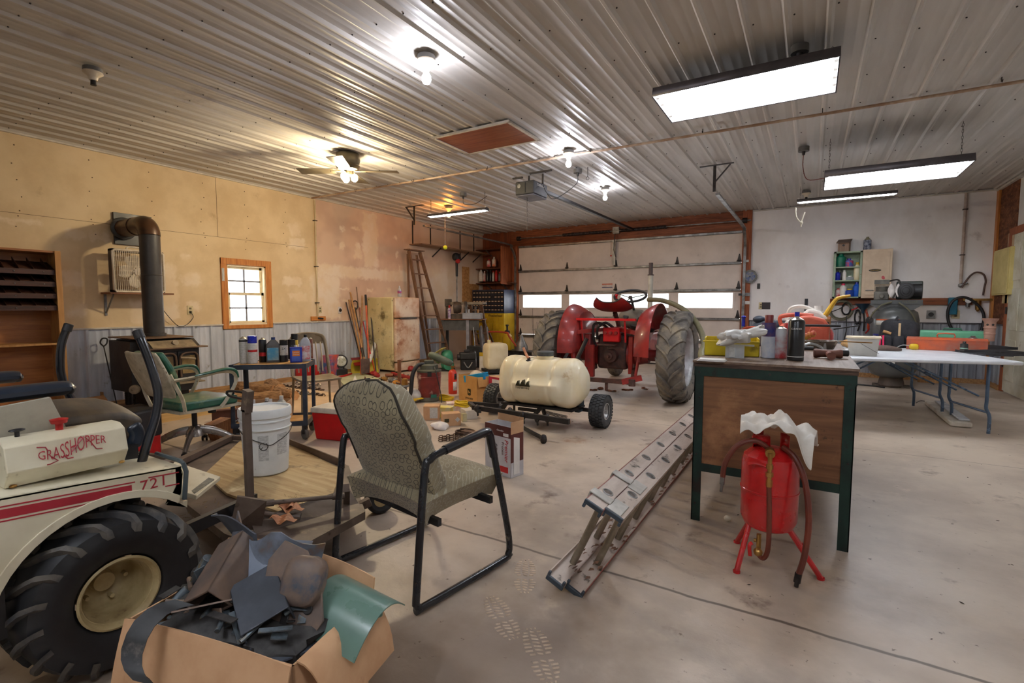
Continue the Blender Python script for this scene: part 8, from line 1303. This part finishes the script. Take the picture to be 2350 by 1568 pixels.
b.bx(-.32, -.1, 1.54, -.1, .1, 1.6); part(b, 'pump_cylinder', mt('pump_grey', (112, 108, 98), (84, 80, 72), r=.5), t); part(B().bx(-.32, -.12, 1.3, -.1, .1, 1.43).lathe([(.04, 0), (.04, .03)], c=(-.2, -.12, 1.36), ax=(0, -1, 0), n=14), 'crankcase', MATS['pump_grey'], t, bev=.015)
part(B().cyl((.1, -.12, 1.43), (.36, -.12, 1.43), .1, n=22).lathe([(.125, 0), (.12, .05), (.03, .06)], c=(.14, -.2, 1.43), ax=(0, -1, 0), n=26), 'motor', m_blk, t); part(B().bx(.0, .1, 1.31, .38, .16, 1.58), 'belt_guard', mt('guard_green', (70, 76, 70), (52, 58, 54), r=.4), t, bev=.02)
b = B()
for q in (.05, .08, .11): b.tube([(.14+q*math.cos(a), -.265, 1.43+q*math.sin(a)) for a in [k*PI/8 for k in range(16)]], .004, 5, closed=True)
part(b, 'fan_grille', m_galvd, t); part(B().tube([(-.1, -.05, 1.58), (0, -.1, 1.6), (.05, -.15, 1.56), (.02, -.2, 1.45), (-.04, -.2, 1.32)], .012, 8, sm=4), 'air_line', m_galvd, t); part(B().ell((-.07, -.22, 1.44), (.05, .02, .1), 10, 8, e=1.4).ell((.03, -.22, 1.44), (.04, .02, .1), 10, 8, e=1.4), 'hanging_cloths', mt('cloth_white', (226, 220, 216), r=.8), t)
part(B().tube([(-.05, -.22, 1.27), (-.2, -.28, 1.22), (-.3, -.3, 1.12), (-.36, -.28, 1.02)], .012, 8, sm=5).tube([(.05, -.24, 1.26), (.2, -.28, 1.15), (.3, -.25, .98), (.33, -.2, .8)], .012, 8, sm=5), 'air_hose', mt('hose_olive', (110, 106, 84), r=.5), t); part(B().lathe([(.055, -.02), (.055, .02)], c=(-.36, -.27, 1.0), ax=(0, -1, 0), n=18), 'gauge', m_galvd, t)
def arcp(z0, z1, a0, a1, mat, nm, rr=r+.0015): b = B(); b.lathe([(rr, z0), (rr, z1)], n=14, a0=a0, a1=a1, cap=False); o = part(b, nm, mat, t); o.modifiers.new('s', 'SOLIDIFY').thickness = .001; return o
arcp(.93, 1.0, -2.4, -1.3, m_lw, 'warning_label'); arcp(1.0, 1.02, -2.4, -1.35, MATS['print_orange'], 'orange_strip'); arcp(.70, .80, -2.55, -1.7, mt('label_navy', (40, 44, 120), r=.4), 'brand_label'); arcp(.64, .70, -2.35, -1.85, MATS['print_orange'], 'orange_label'); arcp(1.04, 1.10, -1.75, -1.6, MATS['print_orange'], 'orange_tag', .305)
txt('CHARGE AIR', .06, m_white, t, (-.17, -r*.86, .755), (PI/2, 0, -.55), sx=.9); txt('Pro Speed', .05, MATS['hose_olive'], t, (.2, -.202, 1.27)); b = B(); b.prism([(.0-.04, .36), (.04, .36), (.04, .41), (0, .44-.12), (-.04, .41)], -r-.004, -r+.01, 'y'); part(B().bx(-.04, -r-.004, .36, .04, -r+.02, .42).prism([(-.04, .36), (.04, .36), (0, .33)], -r-.004, -r+.02, 'y'), 'shield_label', m_white, t)
# ================= back wall right =================
Yc = YB-.22
xa, xb = ony(1913, 620, Yc).x, ony(1978, 620, Yc).x; z1, z0 = ony(1945, 577, Yc).z, ony(1945, 684, Yc).z; t = thing('open_cabinet', 'open pale green steel wall cabinet with three shelves of bottles', 'cabinet', (0, 0, 0)); m_mg = mt('cab_green', (160, 176, 148), (132, 148, 122), sc=6, r=.5, spots=[((120, 84, 60), 10, .6, .72)]); b = B()
b.bx(xa, Yc, z0, xa+.03, YB, z1).bx(xb-.03, Yc, z0, xb, YB, z1).bx(xa, Yc, z1-.025, xb, YB, z1).bx(xa, Yc, z0, xb, YB, z0+.02).bx(xa, YB-.02, z0, xb, YB-.01, z1); part(b, 'case', m_mg, t); zs1, zs2 = ony(1945, 612, Yc).z, ony(1945, 643, Yc).z
for z in (zs1, zs2): part(B().bx(xa+.03, Yc+.01, z-.02, xb-.03, YB-.02, z), 'shelf', m_mg, t)
xc = ony(2047, 620, Yc).x; z1b, z0b = ony(2010, 572, Yc).z, z0-.005; t = thing('wall_cabinet', 'cream steel wall cabinet with a closed door and oval badge', 'cabinet', (0, 0, 0)); m_cc = mt('cab_cream', (218, 196, 168), (204, 180, 152), sc=5, r=.5, spots=[((150, 110, 80), 16, .66, .76)]); part(B().bx(xb+.004, Yc, z0b, xc, YB-.005, z1b), 'case', m_cc, t, bev=.004); o = part(B().bx(xb+.05, Yc-.008, z0b+.05, xc-.03, Yc, z1b-.05), 'door', m_cc, t, bev=.004)
part(B().bx(xb+.06, Yc-.03, z0b+.12, xb+.17, Yc-.008, z0b+.135), 'handle', m_galv, o, bev=.004); p = ony(2008, 620.5, Yc-.01); part(B().ell((p.x, Yc-.01, p.z), (.085, .004, .022), 24, 8), 'badge', m_blk, o); txt('STOR MAST', .026, m_cy, t, (p.x, Yc-.016, p.z), sx=.9); p = ony(2027, 637, Yc-.01); part(B().ell((p.x, Yc-.009, p.z), (.02, .001, .03), 10, 8, jit=.5, jf=30), 'red_smudge', mt('smudge_red', (214, 90, 96)), t)
def cb(label, x, yb, yt, wpx, mat, cap, zf, sq=None, nm='bottle'):
    Y = Yc+.09; p = ony(x, yb, Y); d = (p-CO).dot(CF); r = wpx*.6*d/FPX; h = max(.03, ony(x, yt, Y).z-zf-.001); return vessel(nm, label, 'bottle', (p.x, Y, zf+.001), [('bottle_body', mat, [(r*.95, 0), (r, .005), (r, h*.72), (r*.5, h*.86)]), ('cap', cap, [(r*.5, h*.86), (r*.45, h)])], group='bottles in the open wall cabinet', n=14)
m_gb = mt('bottle_green', (14, 116, 86), (10, 90, 68), r=.4)
for (x, yt, w, mm, cc, zf, lb) in ((1929, 583, 17, m_gb, m_gb, zs1, 'green antifreeze jug on the top cabinet shelf'), (1948, 594, 14, MATS['label_rb'], m_blu, zs1, 'blue lidded tub on the top cabinet shelf'), (1922, 622, 9, m_blu, m_blk, zs2, 'blue bottle on the middle cabinet shelf'), (1930, 620, 5, m_blk2, m_blk, zs2, 'thin black bottle on the middle cabinet shelf'), (1937, 620, 7, m_jw, m_white, zs2, 'slim white can on the middle cabinet shelf'), (1950, 634, 14, MATS['clear_plastic'], m_white, zs2, 'low clear jar on the middle cabinet shelf'), (1966, 602, 11, MATS['tank_white'], m_cy, zs2, 'cream bottle with a yellow trigger top on the middle cabinet shelf'), (1923, 662, 9, MATS['label_redw'], m_redp, z0+.02, 'red and white carton at the left of the bottom cabinet shelf'), (1934, 651, 12, m_jw, MATS['strap_pink'], z0+.02, 'white bottle with a hot pink lid on the bottom cabinet shelf'), (1949, 663, 17, mt('tin_blueyellow', (24, 70, 170), r=.4), m_cy, z0+.02, 'blue tin with a yellow top on the bottom cabinet shelf'), (1965, 648, 12, mt('bottle_blue', (30, 96, 206), r=.35), MATS['tin_blue'], z0+.02, 'bright blue bottle at the right of the bottom cabinet shelf')): cb(lb, x, 0, yt, w, mm, cc, zf) if 0 else None or cb(lb, x, {0: 611, 1: 642, 2: 680}[0 if zf == zs1 else 1 if zf == zs2 else 2], yt, w, mm, cc, zf)
p = ony(1937, 577, Yc+.1); m_bh = wood('birdhouse_wood', (160, 134, 114), (128, 104, 88), 2, 5, r=.75); t = thing('birdhouse', 'weathered wooden birdhouse on top of the open cabinet', 'birdhouse', (p.x, Yc+.1, z1+.001), -.2); part(B().bx(-.08, -.07, 0, .08, .07, .15).prism([(-.07, .15), (.07, .15), (.07, .2)], -.08, .08, 'x'), 'box', m_bh, t); part(B(TL(0, 0, .185) @ RX(.36).to_4x4()).bx(-.1, -.11, -.006, .1, .09, .006), 'roof', mt('roof_grey', (110, 92, 80), (86, 72, 64), r=.8), t); part(B().cyl((0, -.075, .105), (0, -.07, .105), .018, n=16), 'entrance_hole', m_blk, t)
p = ony(1990, 571, Yc+.08); h = ony(1990, 544, Yc+.08).z-z1b; vessel('foam_can', 'dark blue labelled can standing on top of the cream cabinet', 'can', (p.x, Yc+.08, z1b+.001), [('can_body', mt('can_navy', (36, 44, 70), (150, 156, 170), sc=20), [(.052, 0), (.055, .01), (.055, h*.75)]), ('dome', mt('dome_olive', (130, 124, 96), r=.4), [(.055, h*.75), (.02, h*.92), (.018, h)])])
xl, xr_ = ony(1905, 690, YB-.04).x, ony(2232, 690, YB-.04).x; one(B().bx(xl, YB-.045, ony(2000, 700, YB-.045).z, xr_, YB-.002, z0-.008), 'wall_board', m_beam, 'long brown wooden cleat running along the white back wall', 'board', bev=.003)
# cords on the cleat
def ringcoil(label, x, y, R, n, r, mat, dz=0, Y=YB-.07, sq_=1.0):
    p = ony(x, y, Y); b = B()
    for k in range(n): q = R*random.uniform(.8, 1.05); ph = random.random()*.3; b.tube([p+V((q*math.cos(a)*sq_, random.uniform(-.02, .02), q*math.sin(a)-R*.0)) for a in [j*PI/9 for j in range(18)]], r, 5, closed=True)
    return one(b, 'cable_coil', mat, label, 'cord')
ringcoil('grey green cable coil hanging under the open cabinet', 1930, 712, .17, 4, .008, MATS['hose_olive']); ringcoil('small tight black cable coil inside the larger one', 1942, 709, .11, 4, .008, m_blk, sq_=.6); ringcoil('bunch of grey flex hanging left of the compressor', 1968, 728, .12, 6, .007, m_blk, sq_=.35)
for (x0, y0, x1, y1, r, mm, lb) in ((1908, 716, 1938, 702, .008, m_blk, 'black rod stuck through the hanging coils'), (1954, 712, 1972, 702, .012, m_redp, 'red handled pliers hanging on the cleat'), (1942, 726, 1937, 780, .008, m_blk, 'black cable dropping from the coil down the wall'), (1985, 705, 1992, 755, .016, MATS['handle_orange'], 'thick orange cord hanging beside the compressor'), (1978, 705, 1982, 760, .014, m_blk, 'black hose hanging beside the orange cord'), (1972, 725, 1968, 760, .012, m_galvd, 'grey steel bar hanging from the cleat'), (1998, 742, 1986, 765, .012, m_redp, 'red cable slanting behind the tote bag')):
    a, c = ony(x0, y0, YB-.09), ony(x1, y1, YB-.07); one(B().tube([a, (a+c)/2+V((.02, -.02, 0)), c], r, 8, sm=4), 'hanging_cable' if 'cable' in lb or 'cord' in lb or 'hose' in lb else 'hanging_tool', mm, lb, 'cable' if 'cable' in lb or 'cord' in lb or 'hose' in lb else 'tool')
p = ony(1981, 703, YB-.14); one(B().lathe([(.02, -.12), (.03, -.06), (.12, .04), (.125, .045), (.1, .03)], n=22, cap=False), 'funnel', mt('funnel_navy', (24, 60, 84), (18, 46, 66), r=.35), 'dark teal funnel hanging on the cleat beside the compressor', 'funnel', p)
# air line on right
p0, p1 = ony(2219, 437, YB-.03), ony(2204, 655, YB-.03); t = thing('air_pipe', 'dirty white air pipe running down the back wall with a brown hose loop', 'pipe', (0, 0, 0)); m_ap = mt('pipe_dirty', (200, 184, 172), (170, 152, 140), r=.6); part(B().cyl((p1.x, YB-.03, p1.z), (p1.x, YB-.03, H-.04), .02, n=12), 'pipe', m_ap, t)
for z in (2.7, 2.0): part(B().bx(p1.x-.03, YB-.055, z, p1.x+.03, YB, z+.015), 'clamp', m_screw, t)
part(B().ell((p1.x, YB-.03, p1.z), (.03, .03, .035)).cyl((p1.x, YB-.04, p1.z), (p1.x+.08, YB-.05, p1.z+.04), .02), 'elbow', m_galv, t); hp = [ony(x, y, YB-.06) for x, y in ((2207, 660), (2215, 648), (2228, 632), (2242, 625), (2257, 630), (2262, 645), (2259, 660), (2256, 678))]; part(B().tube(hp, .013, 10, sm=5), 'brown_hose', mt('hose_brown', (92, 66, 58), r=.5), t)
p = ony(2245, 690, YB-.08); t = thing('air_regulator', 'brass and steel air regulator with gauge mounted on the cleat', 'regulator', p); part(B().bx(-.18, -.02, -.005, .16, .02, .03).cyl((.0, 0, 0), (0, 0, -.14), .04, .03).cyl((0, 0, -.14), (0, 0, -.17), .03, .006), 'body', m_brass, t); part(B().lathe([(.04, 0), (.04, .02)], c=(-.12, -.02, 0), ax=(0, -1, 0), n=20), 'gauge', m_white, t); part(B().cyl((-.12, 0, -.02), (-.12, 0, -.1), .025), 'bowl', m_galv, t)
p = ony(2186, 702, YB-.08); one(B().bx(-.055, -.04, -.14, .055, .04, .13), 'teal_filter', mt('teal_box', (24, 110, 134), (16, 88, 110), r=.4), 'teal filter housing mounted on the cleat left of the gauge', 'filter', p, 0, bev=.012)
hp = [ony(x, y, YB-.12) for x, y in ((2184, 755), (2176, 735), (2176, 710), (2188, 690), (2208, 682), (2225, 686))]; hq = [ony(x, y, YB-.12) for x, y in ((2244, 700), (2255, 715), (2258, 735), (2252, 758))]; one(B().tube(hp, .02, 10, sm=5).tube([hp[-1], *hq], .02, 10, sm=5), 'black_hose', m_blk, 'thick black hose looped around the teal filter', 'hose')
p = ony(2136, 722, YB-.001); t = thing('power_socket', 'square grey power socket on the back wall above the green case', 'outlet', p); part(B().bx(-.055, -.02, -.065, .055, 0, .065), 'plate', m_galv, t, bev=.003); part(B().cyl((0, -.022, 0), (0, -.02, 0), .035, n=20), 'socket', m_blk, t)
p = ony(2193, 722, YB-.001); outlet('cream outlet plate behind the black hose loop', p, 'y', size=(.1, .13)); p = ony(1746, 702, YB-.001); outlet('cream half of the switch plate on the white wall by the garage door', p, 'y', size=(.07, .125)); p = ony(1758, 702, YB-.001); one(B().bx(-.07, -.012, -.062, .07, 0, .062), 'switch_plate', mt('plate_brown', (52, 40, 40), r=.4), 'dark brown wall plate beside the cream switch', 'switch plate', p, 0, bev=.003)
for (x, y, w, h, mm, lb, ct) in ((1741, 657, .03, .1, m_eg, 'small grey door button on the white wall below the saw blade', 'button'), (1715, 695, .06, .06, m_white, 'white paper card tacked to the wooden door post', 'card'), (1715, 599, .03, .04, m_lw, 'small white tag high on the wooden door post', 'tag'), (1850, 700, .03, .22, m_blk2, 'thin black strip on the white wall above the jug', 'strip')): p = ony(x, y, YB-(.052 if x < 1727 else .001)); one(B().bx(-w/2-.01, -.012, -h/2, w/2+.01, 0, h/2), ct, mm, lb, ct, p)
p = ony(1721, 635, YB-.07); t = thing('circular_disc', 'round circular saw blade clock hung on the wooden door post', 'saw blade', p); b = B(); n = 48; b.prism([((.122+(.007 if k % 2 else 0))*math.cos(2*PI*k/n), (.122+(.007 if k % 2 else 0))*math.sin(2*PI*k/n)) for k in range(n)], -.004, .004, 'y'); part(b, 'blade', mt('blade_grey', (120, 118, 112), (86, 84, 80), r=.4, m=.5), t, flat=True); part(B().lathe([(.09, .004), (.09, .006), (0, .006)], ax=(0, -1, 0), n=28), 'printed_disc', mt('disc_print', (150, 146, 134), (60, 84, 140), sc=18, r=.4), t); b = B(); b.cyl((0, -.01, 0), (0, -.0, 0), .012); part(b, 'hub', m_blk, t)
p = ony(1711, 676, YB-.06); t = thing('door_latch', 'black slide latch with bracket on the garage door post', 'latch', p); part(B().bx(-.12, -.03, -.02, -.02, .01, .02), 'latch_body', m_blk, t); part(B().bx(-.02, -.02, -.03, .08, .0, .03), 'bracket', m_galv, t)
# breaker panel + note on right wall
a, c = onx(2288, 570, XR-.03), onx(2328, 675, XR-.03); t = thing('breaker_panel', 'yellowed metal breaker panel on the wood corner by the door', 'breaker panel', (0, 0, 0)); m_bp = mt('panel_yellow', (218, 200, 130), (200, 182, 112), sc=4, r=.5); y0, y1, z0_, z1_ = c.y+.12, a.y-.06, 1.37, 2.03; part(B().bx(XR-.07, y0, z0_, XR-.012, y1, z1_), 'box', m_bp, t, bev=.004); part(B().bx(XR-.078, y0+.02, z0_+.02, XR-.07, y1-.02, z1_-.02), 'door', m_bp, t, bev=.004)
p = onx(2307, 685, XR-.02); one(B().bx(-.01, -.12, -.07, 0, .1, .07), 'note_card', mt('card_cream', (214, 190, 140), (190, 160, 110), sc=16), 'small cream card pinned below the breaker panel', 'card', p)
p = onx(2318, 555, XR-.013); one(B().bx(-.01, -.2, -.2, 0, .05, .12), 'plywood_patch', MATS['mounting'] if 'mounting' in MATS else mt('ply_patch', (186, 156, 120), (160, 130, 96), sc=6), 'pale plywood patch above the breaker panel', 'patch', p)
# broken fixture on the floor
a, c = fl(2142, 925, .03), fl(2206, 975, .03); t = thing('old_fixture', 'old cream light fixture lying on the floor under the folding table', 'fixture', (0, 0, 0)); part(B().bar(a, c, .17, .05), 'housing', mt('fixture_cream', (206, 198, 184), (176, 166, 150), sc=6, r=.5), t, bev=.01); dd = (c-a).normalized(); part(B().bar(a+dd*.12+V((.04, .04, .035)), c-dd*.05+V((.04, .04, .035)), .09, .02), 'diffuser', mt('diffuser', (216, 216, 216), (180, 180, 184), r=.2), t, bev=.006); part(B().tube([a, a+V((-.1, .1, 0)), a+V((-.16, .02, -.02))], .004, 6, sm=4), 'wire', m_blk, t)
b = B(); q = cp+V((-.5, -.55, .012)); b.tube([q+V((0, 0, 0)), q+V((-.3, .1, 0)), q+V((-.45, .3, 0)), q+V((-.2, .45, 0)), q+V((.2, .42, 0)), q+V((.4, .3, 0))], .012, 8, sm=6); one(b, 'floor_hose', m_blk, 'black hose on the floor in front of the compressor', 'hose')
b = B(); b.tube([fl(2350, 848, .01)+V((0, 0, 0)), fl(2310, 872, .01), fl(2285, 880, .01)], .008, 6, sm=4) if 0 else b.bx(-.25, -.02, 0, .25, .02, .04); one(b, 'wood_strip', m_whw, 'short wooden strip on the floor along the back wall', 'wood strip', (1.75, 10.1, 0), .05)
# ================= dust marks on the floor =================
random.seed(5)
def sole(b, x, y, a, L=.29, W=.105):
    M_ = TL(x, y, .0004) @ Matrix.Rotation(a, 4, 'Z'); b.T = M_
    for i in range(15):
        s = -1+2*(i+.5)/15; w = W/2*(1-abs(s)**3)**.5*(.78 if -.35 < s < .05 else 1)
        if -.22 < s < -.08: continue
        for k in range(3):
            x0 = -w+2*w*k/3+.004; x1 = -w+2*w*(k+1)/3-.004; z = .004*(k % 2); b.add([(x0, s*L/2+z-.006, 0), (x1, s*L/2-z-.006, 0), (x1, s*L/2-z+.004, 0), (x0, s*L/2+z+.004, 0)], [(0, 1, 2, 3)])
    b.T = Matrix()
b = B()
for (px_, py_, a) in ((1205, 1320, .5), (1150, 1415, .9), (1240, 1500, .75)): p = fl(px_, py_); sole(b, p.x, p.y, a)
o = one(b, 'shoe_prints', mt('print_dust', (206, 186, 162), (184, 162, 140), sc=30, r=.8), 'dusty shoe prints on stained concrete with painted light falloff in the foreground', 'shoe prints', kind='stuff')
o.modifiers.new('s', 'SOLIDIFY').thickness = .0008
b = B()
for i in range(170):
    p = V((random.uniform(-4, 2.2), random.uniform(1.2, 9), .0006)); s = random.uniform(.003, .013); a = random.random()*6; b.add([p+V((s*math.cos(a+k*1.57)*(1 if k % 2 else .4), s*math.sin(a+k*1.57)*(1 if k % 2 else .4), .001)) for k in range(4)], [(0, 1, 2, 3)])
o = one(b, 'floor_debris', mt('debris_dark', (74, 58, 46), (50, 40, 34), sc=30, r=.9), 'dark crumbs and flakes scattered over the concrete floor', 'debris', kind='stuff'); o.modifiers.new('s', 'SOLIDIFY').thickness = .001
sc.view_settings.exposure = 1.75
